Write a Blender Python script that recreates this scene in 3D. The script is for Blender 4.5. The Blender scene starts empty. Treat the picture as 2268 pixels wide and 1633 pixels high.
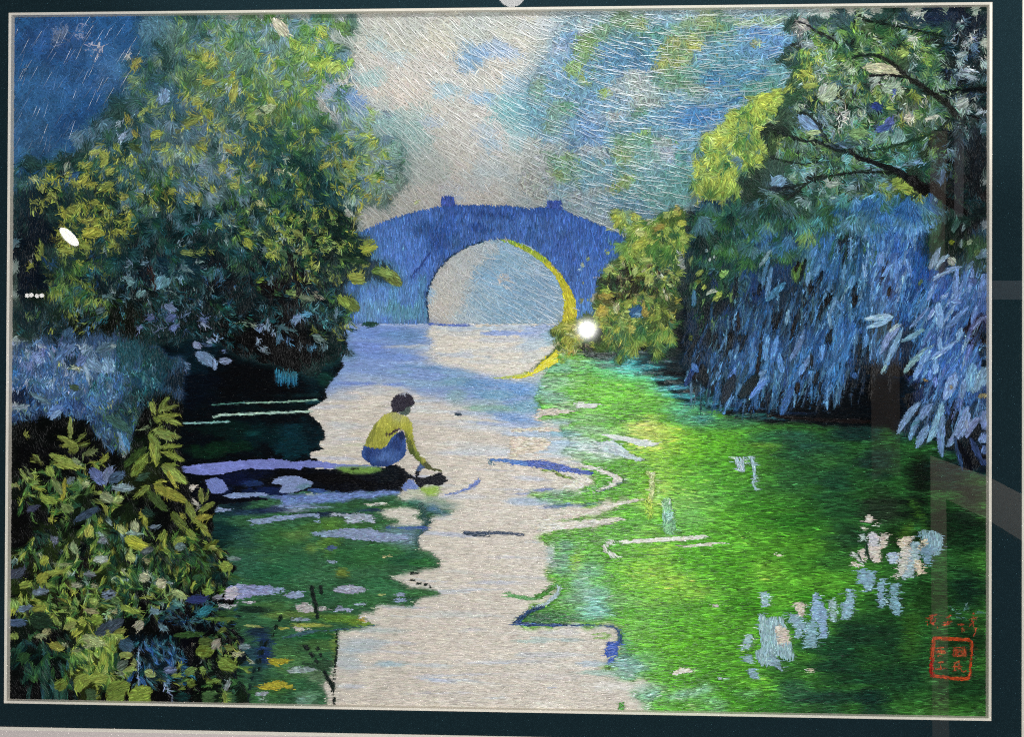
import bpy, math, random
import numpy as np
from mathutils import Matrix, Vector

SC = bpy.context.scene
COL = SC.collection
PI = math.pi
rng = np.random.default_rng(7)
random.seed(7)

# ------------------------------------------------------------------ camera
S = 0.6                      # height of the mat window, metres
CZ = 1.5                     # height of the picture's middle above the floor
FW, FH, FOC = 2268.0, 1633.0, 2000.0      # photograph's frame and focal length in the same units
ASP = 1.3987
rv, tv = np.array([-0.0051, 0.0370, 0.0040]), np.array([-0.0320, -0.0134, 1.2916])


def rodrigues(w):
    t = np.linalg.norm(w); k = w / t
    K = np.array([[0, -k[2], k[1]], [k[2], 0, -k[0]], [-k[1], k[0], 0]])
    return np.eye(3) + math.sin(t) * K + (1 - math.cos(t)) * K @ K


RC = rodrigues(rv)
CAMP = -RC.T @ tv                                     # camera in picture units (x right, y down, z into the wall)


def world(q):                                         # picture units -> metres; the picture faces -Y
    q = np.asarray(q, float)
    return np.stack([q[..., 0] * S, q[..., 2] * S, CZ - q[..., 1] * S], -1)


cam = bpy.data.cameras.new('camera'); camo = bpy.data.objects.new('camera', cam); COL.objects.link(camo)
cam.sensor_fit = 'HORIZONTAL'; cam.sensor_width = 36; cam.lens = 36 * FOC / FW
cam.clip_start = 0.02; cam.clip_end = 50
ex, ey, ez = RC[0], RC[1], RC[2]
wx, wy, wz = [np.array([e[0], e[2], -e[1]]) for e in (ex, ey, ez)]
Mt = np.eye(4); Mt[:3, 0] = wx; Mt[:3, 1] = -wy; Mt[:3, 2] = -wz; Mt[:3, 3] = world(CAMP)
camo.matrix_world = Matrix(Mt.tolist())
SC.camera = camo


def plane_pt(P, depth=0.0):
    """point of the picture (depth metres in front of the silk) seen at frame position P"""
    P = np.asarray(P, float)
    d = np.stack([(P[..., 0] - FW / 2) / FOC, (P[..., 1] - FH / 2) / FOC, np.ones(P.shape[:-1])], -1) @ RC
    s = (-depth / S - CAMP[2]) / d[..., 2]
    return CAMP + d * s[..., None]


def mirror_pt(P, dist):
    """where a thing stands, dist metres before the glass, that the glass shows at frame position P"""
    P = np.asarray(P, float)
    d = np.stack([(P[..., 0] - FW / 2) / FOC, (P[..., 1] - FH / 2) / FOC, np.ones(P.shape[:-1])], -1) @ RC
    gz = -0.009 / S
    q = CAMP + d * ((gz + (dist / S) - CAMP[2]) / d[..., 2])[..., None]
    q[..., 2] = 2 * gz - q[..., 2]
    return world(q)


# ------------------------------------------------------------------ light
w = bpy.data.worlds.new('World'); SC.world = w; w.use_nodes = True
w.node_tree.nodes['Background'].inputs[0].default_value = (0.75, 0.85, 1.0, 1)
w.node_tree.nodes['Background'].inputs[1].default_value = 0.02
SC.view_settings.view_transform = 'Standard'
SC.view_settings.look = 'None'
SC.view_settings.exposure = 0.0
SC.view_settings.gamma = 1.0
SC.cycles.max_bounces = 6
SC.cycles.use_denoising = False
SC.cycles.filter_width = 1.1
SC.cycles.sample_clamp_indirect = 3.0
SC.cycles.transparent_max_bounces = 12


def spot(name, loc, aim, power, angle, blend, size, color=(1, 1, 1)):
    l = bpy.data.lights.new(name, 'SPOT'); o = bpy.data.objects.new(name, l); COL.objects.link(o)
    l.energy = power; l.spot_size = math.radians(angle); l.spot_blend = blend; l.shadow_soft_size = size; l.color = color
    o.location = loc
    o.rotation_euler = (Vector(aim) - Vector(loc)).to_track_quat('-Z', 'Y').to_euler()
    return o


KEY = mirror_pt((1430, -420), 1.2)
AIM = world(plane_pt((1200, 950)))
spot('gallery_spot_light', tuple(KEY), tuple(world(plane_pt((1120, 1400)))), 104, 62, 0.8, 0.02, (1.0, 1.0, 0.985))
FILL = mirror_pt((1300, 730), 1.82)
spot('torch_light', tuple(FILL), tuple(AIM), 122, 80, 0.4, 0.012, (0.985, 1.0, 1.0))

# ------------------------------------------------------------------ object helpers


def link(name, me, parent=None, mat=None, label=None, kind=None, cat=None, group=None):
    o = bpy.data.objects.new(name, me); COL.objects.link(o)
    if parent is not None: o.parent = parent
    if mat is not None and me is not None: me.materials.append(mat)
    if label: o['label'] = label
    if kind: o['kind'] = kind
    if cat: o['category'] = cat
    if group: o['group'] = group
    return o


def mesh(name, v, f):
    me = bpy.data.meshes.new(name); me.from_pydata([tuple(p) for p in v], [], f); me.update(); return me


def mat(name, col, rough=0.6, spec=0.5, noise=0.0, scale=60.0, bump=0.0):
    m = bpy.data.materials.new(name); m.use_nodes = True
    nt = m.node_tree; b = nt.nodes['Principled BSDF']
    b.inputs['Base Color'].default_value = (*col, 1); b.inputs['Roughness'].default_value = rough
    b.inputs['Specular IOR Level'].default_value = spec
    if noise or bump:
        tc = nt.nodes.new('ShaderNodeTexCoord'); n = nt.nodes.new('ShaderNodeTexNoise'); n.inputs['Scale'].default_value = scale
        n.inputs['Detail'].default_value = 6
        nt.links.new(tc.outputs['Object'], n.inputs['Vector'])
        if noise:
            r = nt.nodes.new('ShaderNodeMixRGB'); r.blend_type = 'MIX'
            r.inputs['Color1'].default_value = (*[c * (1 - noise) for c in col], 1)
            r.inputs['Color2'].default_value = (*[min(1, c * (1 + noise)) for c in col], 1)
            nt.links.new(n.outputs['Fac'], r.inputs['Fac']); nt.links.new(r.outputs['Color'], b.inputs['Base Color'])
        if bump:
            bp = nt.nodes.new('ShaderNodeBump'); bp.inputs['Strength'].default_value = bump; bp.inputs['Distance'].default_value = 0.0004
            nt.links.new(n.outputs['Fac'], bp.inputs['Height']); nt.links.new(bp.outputs['Normal'], b.inputs['Normal'])
    return m


def thread_mat(name, rough, spec):
    m = bpy.data.materials.new(name); m.use_nodes = True
    nt = m.node_tree; b = nt.nodes['Principled BSDF']
    a = nt.nodes.new('ShaderNodeAttribute'); a.attribute_name = 'thread'
    nt.links.new(a.outputs['Color'], b.inputs['Base Color'])
    b.inputs['Roughness'].default_value = rough; b.inputs['Specular IOR Level'].default_value = spec
    return m


M_TEAL = mat('teal_mat_card', (0.0052, 0.0185, 0.0245), 0.85, 0.10, 0.25, 900, 0.25)
M_PALE = mat('pale_mat_card', (0.62, 0.55, 0.53), 0.85, 0.2, 0.05, 700, 0.2)
M_CREAM = mat('cream_card_core', (0.84, 0.78, 0.68), 0.8, 0.2, 0.06, 500)
M_FRAME = mat('dark_wood', (0.03, 0.018, 0.012), 0.4, 0.5, 0.4, 40)
M_THREAD = thread_mat('silk_thread', 0.3, 0.07)
M_WATER = thread_mat('water_silk_thread', 0.26, 0.22)
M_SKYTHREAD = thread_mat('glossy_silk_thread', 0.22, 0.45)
M_SILK = thread_mat('silk_cloth', 0.7, 0.2)

# ------------------------------------------------------------------ the frame
ROOT = bpy.data.objects.new('framed_embroidery', None); COL.objects.link(ROOT)
ROOT.location = (0, 0, 0)
ROOT['label'] = 'glazed silk embroidery of an arched bridge and green pond in a dark teal mat'
ROOT['category'] = 'framed picture'


def ring(name, inner, outer, y_in, y_out, m, parent, y_back=None):
    """four mitred rails as one card with a window; boxes are (x0,y0,x1,y1) in picture units"""
    def rect(b, y): return [np.array([b[i] * S, y, CZ - b[j] * S]) for i, j in ((0, 1), (2, 1), (2, 3), (0, 3))]
    v = rect(inner, y_in) + rect(outer, y_out)
    f = [(i, (i + 1) % 4, 4 + (i + 1) % 4, 4 + i) for i in range(4)]
    if y_back is not None:
        v += rect(inner, y_back) + rect(outer, y_back)
        f += [(8 + i, 8 + (i + 1) % 4, (i + 1) % 4, i) for i in range(4)]
        f += [(4 + i, 4 + (i + 1) % 4, 12 + (i + 1) % 4, 12 + i) for i in range(4)]
    return link(name, mesh(name, v, f), parent, m)


hx, hy = ASP / 2, 0.5
BV = 0.0026
inner = (-hx + BV, -hy + BV, hx - BV, hy - BV)
win = (-hx, -hy, hx, hy)
br = plane_pt((2263.5, 700.0), 0.007)[0]; bb = plane_pt((300.0, 1616.5), 0.007)[1]
mx, my = br - hx, bb - hy
tealo = (-hx - mx, -hy - my, hx + mx, hy + my)
B2 = 0.0036
pali = (tealo[0] - B2, tealo[1] - B2, tealo[2] + B2, tealo[3] + B2)
palo = (pali[0] - .11, pali[1] - .11, pali[2] + .11, pali[3] + .11)
fro = (palo[0] - .05, palo[1] - .05, palo[2] + .05, palo[3] + .05)
Y_T, Y_P = -0.0070, -0.0092
ring('mat_bevel', inner, win, -0.0056, Y_T, M_CREAM, ROOT, 0.0)
ring('teal_mat', win, (tealo[0] - .02, tealo[1] - .02, tealo[2] + .02, tealo[3] + .02), Y_T + 0.0001, Y_T + 0.0001, M_TEAL, ROOT, -0.001)
b2 = ring('mat_bevel', tealo, pali, Y_T - 0.0004, Y_P, M_CREAM, ROOT, Y_T + 0.0002)
b2['label'] = 'outer cream bevel between the teal mat and the pale mat'
ring('pale_mat', pali, palo, Y_P + 0.0001, Y_P + 0.0001, M_PALE, ROOT, Y_T + 0.0003)
ring('frame', (palo[0] + .012, palo[1] + .012, palo[2] - .012, palo[3] - .012), fro, -0.020, -0.028, M_FRAME, ROOT, 0.006)
g = bpy.data.materials.new('picture_glass'); g.use_nodes = True
nt = g.node_tree; nt.nodes.clear()
o_ = nt.nodes.new('ShaderNodeOutputMaterial'); mx_ = nt.nodes.new('ShaderNodeMixShader')
tr = nt.nodes.new('ShaderNodeBsdfTransparent'); gl = nt.nodes.new('ShaderNodeBsdfGlossy'); fr = nt.nodes.new('ShaderNodeFresnel')
gl.inputs['Roughness'].default_value = 0.0; fr.inputs['IOR'].default_value = 1.5
nt.links.new(fr.outputs[0], mx_.inputs[0]); nt.links.new(tr.outputs[0], mx_.inputs[1]); nt.links.new(gl.outputs[0], mx_.inputs[2])
nt.links.new(mx_.outputs[0], o_.inputs[0])
gx0, gx1, gz0, gz1 = palo[0] * S, palo[2] * S, CZ - palo[3] * S, CZ - palo[1] * S
v = [(x, y, z) for y in (-0.0125, -0.0105) for z in (gz0, gz1) for x in (gx0, gx1)]
link('glass_pane', mesh('glass_pane', v, [(0, 1, 3, 2), (5, 4, 6, 7), (0, 4, 5, 1), (2, 3, 7, 6), (0, 2, 6, 4), (1, 5, 7, 3)]), ROOT, g)

# ================================================================== the embroidery
# A drawing board in the photograph's frame units (2268 x 1633) at half size: thread colour C,
# stitch direction D, direction scatter J, stitch length L, which piece it belongs to R.
K = 0.5
CW, CH = 1134, 817
C = np.zeros((CH, CW, 3), np.float32)
D = np.zeros((CH, CW), np.float32)
J = np.full((CH, CW), 0.1, np.float32)
L = np.full((CH, CW), 14.0, np.float32)
R = np.zeros((CH, CW), np.int16)
PIECE = [('sky', None, None)]            # name, parent index, label


def vnoise(cell, seed):
    r = np.random.default_rng(seed)
    gh, gw = int(CH / cell) + 3, int(CW / cell) + 3
    gr = r.random((gh, gw)).astype(np.float32)
    y = np.arange(CH) / cell; x = np.arange(CW) / cell
    yi, xi = y.astype(int), x.astype(int)
    fy, fx = y - yi, x - xi
    fy, fx = (fy * fy * (3 - 2 * fy))[:, None], (fx * fx * (3 - 2 * fx))[None]
    a, b = gr[yi][:, xi], gr[yi][:, xi + 1]
    c, d = gr[yi + 1][:, xi], gr[yi + 1][:, xi + 1]
    return (a * (1 - fx) + b * fx) * (1 - fy) + (c * (1 - fx) + d * fx) * fy


N4, N10, N25, N60 = vnoise(4, 1), vnoise(10, 2), vnoise(25, 3), vnoise(60, 4)
NB = vnoise(6, 5) * .5 + vnoise(14, 6) * .5
NH = np.repeat(np.repeat(vnoise(5, 15), 1, 0)[:, ::1], 1, 0)
NH = .5 * NH[:, (np.arange(CW) * .12).astype(int)] + .5 * vnoise(9, 16)[:, (np.arange(CW) * .3).astype(int)]   # streaks lying along the water
SW = vnoise(22, 8) - .5 + .6 * (vnoise(9, 9) - .5)                # swirl of the fur-like stitching


def hexc(h):
    h = h.lstrip('#'); return np.array([int(h[i:i + 2], 16) / 255 for i in (0, 2, 4)], np.float32)


PAL = {k: hexc(v) for k, v in dict(
    k='04080d', n='0b1d2a', d='0f2e30', D='1b4644', g='2c5c38', G='4c7a3a', e='6f9646', y='aaa43c', Y='d2c648', o='b3a034',
    O='c8913e', l='93b548', b='244f86', B='4474b0', c='78a2d0', v='7b80bf', t='2b7582', T='63aeb2', a='7b93a0', A='a6bab6',
    w='d3cdbf', s='557889', r='241a1c', m='3d6b74', p='bcae84', i='1d3a68', f='c8cf72', q='3c6a52', z='607f92', x='8aa35c', u='3a78b8', h='b7c3d6').items()}


def col(c):
    return PAL[c] if len(c) == 1 else hexc(c)


X0, Y0 = (0, 564.33, 1128.66, 1668.3), (0, 402.1, 804.2, 1209.8)


def T(r, c, s):
    """points given in the enlarged view of one sixteenth of the photograph"""
    a = [float(t) for t in s.replace(',', ' ').split()]
    return [(X0[c] + a[i] * .26437, Y0[r] + a[i + 1] * .26437) for i in range(0, len(a), 2)]


def P(s):
    a = [float(t) for t in s.replace(',', ' ').split()]
    return [(a[i], a[i + 1]) for i in range(0, len(a), 2)]


def box(pts, pad):
    a = np.array(pts) * K
    return (max(0, int(a[:, 0].min() - pad)), max(0, int(a[:, 1].min() - pad)), min(CW, int(a[:, 0].max() + pad) + 2), min(CH, int(a[:, 1].max() + pad) + 2))


def blur(m, r):
    r = int(round(r))
    if r < 1: return m
    for ax in (0, 1):
        for _ in range(2):
            p = np.pad(m, [(r + 1, r) if i == ax else (0, 0) for i in (0, 1)], mode='edge')
            cs = np.cumsum(p, ax, dtype=np.float64)
            n = m.shape[ax]
            m = ((np.take(cs, range(2 * r + 1, 2 * r + 1 + n), ax) - np.take(cs, range(0, n), ax)) / (2 * r + 1)).astype(np.float32)
    return m


def piece(name, parent=None, label=None):
    PIECE.append((name, parent, label)); return len(PIECE) - 1


def apply(bx, m, c, reg, ang, jit, ln, hard=0.5):
    x0, y0, x1, y1 = bx
    sl = (slice(y0, y1), slice(x0, x1))
    C[sl] = C[sl] * (1 - m[..., None]) + c * m[..., None]
    h = m > hard
    if reg is not None: R[sl][h] = reg
    if ang is not None: D[sl][h] = (ang[h] if isinstance(ang, np.ndarray) else math.radians(ang))
    if jit is not None: J[sl][h] = math.radians(jit)
    if ln is not None: L[sl][h] = ln


def poly(pts, c, reg=None, ang=None, jit=None, ln=None, soft=0, alpha=1.0, wob=0.0, vary=0.0):
    pad = 2 + soft * 2 + wob
    x0, y0, x1, y1 = bx = box(pts, pad)
    if x1 <= x0 or y1 <= y0: return
    yy, xx = np.mgrid[y0:y1, x0:x1].astype(np.float32)
    if wob:
        xx = xx + (N10[y0:y1, x0:x1] - .5) * wob * 2 + (N4[y0:y1, x0:x1] - .5) * wob
        yy = yy + (N10[::-1][y0:y1, x0:x1] - .5) * wob * 2 + (N4[::-1][y0:y1, x0:x1] - .5) * wob
    m = np.zeros(xx.shape, bool)
    a = np.array(pts) * K
    for (ax, ay), (bx_, by) in zip(a, np.roll(a, -1, 0)):
        if ay == by: continue
        cr = ((ay > yy) != (by > yy))
        m ^= cr & (xx < (bx_ - ax) * (yy - ay) / (by - ay) + ax)
    m = m.astype(np.float32)
    if soft: m = blur(m, soft)
    cc = col(c) if isinstance(c, str) else c
    if vary: cc = cc * (1 + (NB[y0:y1, x0:x1, None] - .5) * 2 * vary)
    apply(bx, m * alpha, cc, reg, ang, jit, ln, hard=.5 * alpha)


def blobs(s, reg=None, ang=None, jit=None, ln=None, nz=1.1, fall=.42, field=None):
    """lines 'x y rx ry rot colour alpha': soft ragged patches"""
    for line in s.strip().splitlines():
        for item in line.split(';'):
            t = item.split()
            if not t: continue
            x, y, rx, ry, rot = [float(q) for q in t[:5]]
            al = float(t[6]) if len(t) > 6 else .8
            r_ = max(rx, ry)
            x0, y0, x1, y1 = bx = box([(x - r_, y - r_), (x + r_, y + r_)], r_ * .25)
            if x1 <= x0 or y1 <= y0: continue
            yy, xx = np.mgrid[y0:y1, x0:x1].astype(np.float32)
            dx, dy = xx / K - x, yy / K - y
            ca, sa = math.cos(math.radians(rot)), math.sin(math.radians(rot))
            u, v_ = (dx * ca + dy * sa) / rx, (-dx * sa + dy * ca) / ry
            q = np.sqrt(u * u + v_ * v_) + ((NB if field is None else field)[y0:y1, x0:x1] - .5) * nz
            m = np.clip((1.12 - q) / fall, 0, 1); m = m * m * (3 - 2 * m) * al
            apply(bx, m, col(t[5]), reg, ang, jit, ln)


def leaf(x, y, ln, wd, ang, c, reg=None, curve=0.0, blunt=.8, streak=.12, c2=None, sl=None, mix=.1):
    """one leaf-shaped patch worked along its length; ang in degrees, base at (x, y)"""
    a = math.radians(ang); ca, sa = math.cos(a), math.sin(a)
    r_ = ln * .5 + wd
    mx_, my_ = x + ca * ln / 2, y + sa * ln / 2
    x0, y0, x1, y1 = bx = box([(mx_ - r_, my_ - r_), (mx_ + r_, my_ + r_)], abs(curve) * ln * .5 + 1)
    if x1 <= x0 or y1 <= y0: return
    yy, xx = np.mgrid[y0:y1, x0:x1].astype(np.float32)
    dx, dy = xx / K - x, yy / K - y
    u = (dx * ca + dy * sa) / ln
    v_ = -dx * sa + dy * ca - curve * ln * u * (1 - u) * 1.0 * 2
    t = np.clip(u, 0, 1)
    prof = wd * .5 * np.power(np.clip(4 * t * (1 - t), 0, 1), blunt) * (1.1 - .2 * t)
    m = np.clip((prof - np.abs(v_)) / 1.6 + .5, 0, 1) * ((u > 0) & (u < 1))
    cc = col(c)
    py, px = int(np.clip(my_ * K, 0, CH - 1)), int(np.clip(mx_ * K, 0, CW - 1))
    cc = cc * (1 - mix) + C[py, px] * mix
    if c2: cc = cc + (col(c2) - cc) * np.clip(u, 0, 1)[..., None]
    cc = cc * (1 + streak * np.sin(v_ * 1.9 + x)[..., None])
    ag = a + np.arctan(curve * 2 * (1 - 2 * np.clip(u, 0, 1)))
    apply(bx, m.astype(np.float32), cc, reg, ag.astype(np.float32), 7, sl or max(7.0, min(15.0, ln * .45)))


def fan(x, y, rad, ang, spread, c1, c2, reg=None, alpha=.9):
    """a tuft: stitches fanned from (x, y)"""
    x0, y0, x1, y1 = bx = box([(x - rad, y - rad), (x + rad, y + rad)], 1)
    if x1 <= x0 or y1 <= y0: return
    yy, xx = np.mgrid[y0:y1, x0:x1].astype(np.float32)
    dx, dy = xx / K - x, yy / K - y
    q = np.sqrt(dx * dx + dy * dy) / rad
    a = np.arctan2(dy, dx); da = (a - math.radians(ang) + PI) % (2 * PI) - PI
    sp = math.radians(spread)
    st = np.sin(a * 23 + x) * .5 + np.sin(a * 41 + y) * .3
    m = np.clip((1 - q + st * .22) * 4, 0, 1) * np.clip((sp - np.abs(da)) * 4 + st * .5, 0, 1) * np.clip(q * 6, 0, 1) * alpha
    t = np.clip(q + st * .35, 0, 1)[..., None]
    apply(bx, m.astype(np.float32), col(c1) * (1 - t) + col(c2) * t, reg, a.astype(np.float32), 8, 13)


def pick(pal):
    return random.choice(pal)


def scatter(cx, cy, rx, ry, n, pal, ln, wd, ang, spread, reg=None, rot=0.0, curve=.25, blunt=.8, inside=None, sprig=True):
    """n leaves thrown over an ellipse"""
    ca, sa = math.cos(math.radians(rot)), math.sin(math.radians(rot))
    for _ in range(n):
        r_ = math.sqrt(random.random()); t = random.random() * 2 * PI
        u, v_ = r_ * math.cos(t) * rx, r_ * math.sin(t) * ry
        x, y = cx + u * ca - v_ * sa, cy + u * sa + v_ * ca
        px, py = int(x * K), int(y * K)
        if not (0 <= px < CW and 0 <= py < CH): continue
        if inside is not None and R[py, px] not in inside: continue
        k = random.uniform(.6, 1.4)
        a = ang + random.uniform(-spread, spread) + float(SW[py, px]) * 60
        c_ = pick(pal); mx_ = random.uniform(.1, .55)
        if not sprig:
            leaf(x, y, ln * 1.1 * k, wd * .85 * random.uniform(.6, 1.3), a, c_, reg, random.uniform(-curve, curve), blunt, mix=mx_ * .6, c2=pick(pal))
            continue
        for q in range(random.choice((1, 2, 3, 4))):
            leaf(x + random.uniform(-3, 3), y + random.uniform(-3, 3), ln * 1.15 * k * random.uniform(.7, 1.1), wd * .5 * random.uniform(.6, 1.4), a + q * random.choice((-22, 22, 15)), c_ if random.random() < .75 else pick(pal), reg, random.uniform(-curve, curve), blunt, mix=mx_)


def tufts(cx, cy, rx, ry, n, pal, rad, ang, spread, reg=None, inside=None):
    for _ in range(n):
        r_ = math.sqrt(random.random()); t = random.random() * 2 * PI
        x, y = cx + r_ * math.cos(t) * rx, cy + r_ * math.sin(t) * ry
        px, py = int(x * K), int(y * K)
        if not (0 <= px < CW and 0 <= py < CH): continue
        if inside is not None and R[py, px] not in inside: continue
        fan(x, y, rad * random.uniform(.6, 1.3), ang + random.uniform(-spread, spread), random.uniform(25, 60), pick(pal), pick(pal), reg)


def stroke(pts, w0, w1, c, reg=None, jit=6, ln=14, alpha=1.0, soft=0, dash=0.0):
    """a tapering line worked along its run"""
    a = np.array(pts, float)
    seg = np.r_[0, np.cumsum(np.hypot(*np.diff(a, axis=0).T))]
    for i in range(len(a) - 1):
        p, q = a[i], a[i + 1]
        t0, t1 = seg[i] / seg[-1], seg[i + 1] / seg[-1]
        wa, wb = w0 + (w1 - w0) * t0, w0 + (w1 - w0) * t1
        x0, y0, x1, y1 = bx = box([p, q], max(w0, w1) + 2)
        if x1 <= x0 or y1 <= y0: continue
        yy, xx = np.mgrid[y0:y1, x0:x1].astype(np.float32)
        dx, dy = xx / K - p[0], yy / K - p[1]
        e = q - p; le = max(np.hypot(*e), 1e-3); e = e / le
        u = np.clip(dx * e[0] + dy * e[1], 0, le)
        d_ = np.hypot(dx - u * e[0], dy - u * e[1])
        m = np.clip((.5 * (wa + (wb - wa) * u / le) - d_) / (1.6 + soft) + .5, 0, 1) * alpha
        if dash: m = m * (np.sin((u + seg[i]) / dash * 2 * PI) > -.5)
        apply(bx, m.astype(np.float32), col(c), reg, math.degrees(math.atan2(e[1], e[0])), jit, ln, hard=.4 * alpha)

# ------------------------------------------------------------------ pieces
SKY = 0
FAR = piece('distant_trees'); LT = piece('large_tree', label='dark green and yellow leafy tree on the left bank')
POND = piece('dark_water'); LP = piece('blue_shrub', label='blue leafed shrub at the left edge')
LB = piece('leafy_bush', label='yellow green bush in the lower left corner')
BR = piece('bridge'); ARCH = piece('arch_view'); WAT = piece('water'); GRN = piece('green_water')
YT = piece('yellow_tree'); FB = piece('flowering_bush'); RT = piece('overhanging_tree'); RD = piece('blue_reeds'); LOG = piece('stone_ledge')
PER = piece('crouching_figure', label='figure in a yellow green shirt and blue trousers crouching at the water')
SEAL = piece('seal', label='square red seal of four characters'); SIG = piece('signature', label='red stitched signature above the seal')
for q in (SKY,): PIECE[q] = ('sky', None, None)

# ---- sky and far trees
C[:] = hexc('b6b2a6'); J[:] = 1.6; L[:] = 18
poly(P('0 0 430 0 400 130 330 260 250 400 150 480 0 560'), '2a557f', SKY, soft=14, vary=.25)
blobs('''130 90 110 60 0 34588a .6; 300 190 120 90 0 2a5482 .7; 90 230 90 110 0 365f83 .6; 90 380 120 90 0 33597c .7
210 300 90 80 0 28507e .7; 270 80 70 50 0 2d5a86 .7; 200 380 80 60 0 33606f .6; 60 300 50 60 0 3d668a .5; 220 120 60 40 0 3e678f .5; 150 180 60 50 0 3b628e .5
130 75 16 22 20 8a93a8 .7; 177 68 10 12 0 a3a0ac .75; 196 101 11 8 0 b3a5a8 .8; 217 110 9 9 0 c4b8b4 .9; 286 129 13 11 0 d8cfc6 1; 250 165 40 40 0 5279a0 .55
''')
blobs('''860 90 110 60 0 b4b2a2 .7; 800 70 70 40 0 aeb0a4 .6; 930 60 90 30 0 a9aea6 .5; 1000 90 80 50 0 bdb7a4 .7; 1080 60 90 40 0 a9b2ab .6; 1150 90 70 60 0 b8b4a3 .6
860 170 90 60 0 bdb7ad .7; 950 160 60 50 0 c0b9ae .7; 900 220 110 50 0 c6bcae .8; 850 230 60 40 0 c8bdae .8; 1020 190 80 60 0 bdbbb2 .6; 1050 260 60 50 0 c3beb5 .7
1130 150 60 60 0 c5bcae .7; 1100 300 90 60 0 c4beb6 .8; 1010 330 90 80 0 bcb9ae .7; 1000 400 120 60 0 c6beb2 .8; 1090 400 90 60 0 c8c0b2 .8; 1160 300 50 40 0 bdc0be .7
820 250 60 40 -10 a3b1ad .6; 900 260 60 26 -10 9db3ab .75; 870 290 90 40 10 8fae a8 .6
'''.replace('8fae a8', '8faea8'))
blobs('''1045 130 40 34 -20 6f95b3 .75; 1070 118 34 16 -20 7f9fbd .6; 1105 108 40 22 -10 8aa6c4 .65; 1130 118 30 16 0 8ea8c6 .6; 985 200 36 18 0 8fb2bd .7; 1072 212 26 16 0 7fa8c6 .7
958 270 28 14 0 9fb2c4 .6; 1075 290 34 14 0 9fb4c4 .5; 1082 318 26 18 0 93b4c8 .6; 815 175 34 28 0 8fb5b2 .65; 838 100 22 16 0 93b5b8 .5; 880 122 36 16 0 98b3bc .5
760 140 30 20 20 8fa6bd .6; 745 205 50 18 10 7f9cba .7; 790 235 26 26 0 6f8fbb .7; 770 212 30 14 0 6b8fc0 .6; 790 260 50 30 0 86a4b4 .6; 850 275 80 30 5 88aaa6 .7; 900 300 60 40 20 94b0a8 .6
1140 210 40 60 0 86a9bf .6; 1150 250 60 50 0 6fa6a8 .75; 1120 230 30 20 0 7fb0ae .6; 1160 320 40 50 0 8db4b2 .6; 1090 370 50 26 0 a9b8bb .5; 1060 390 60 20 0 b1bdbd .5; 940 370 60 50 0 a9b4ac .6; 890 350 40 50 0 8fa9a2 .6
1010 415 60 12 0 b9bec2 .5; 1000 437 30 8 0 9fb0c8 .5''')
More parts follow.
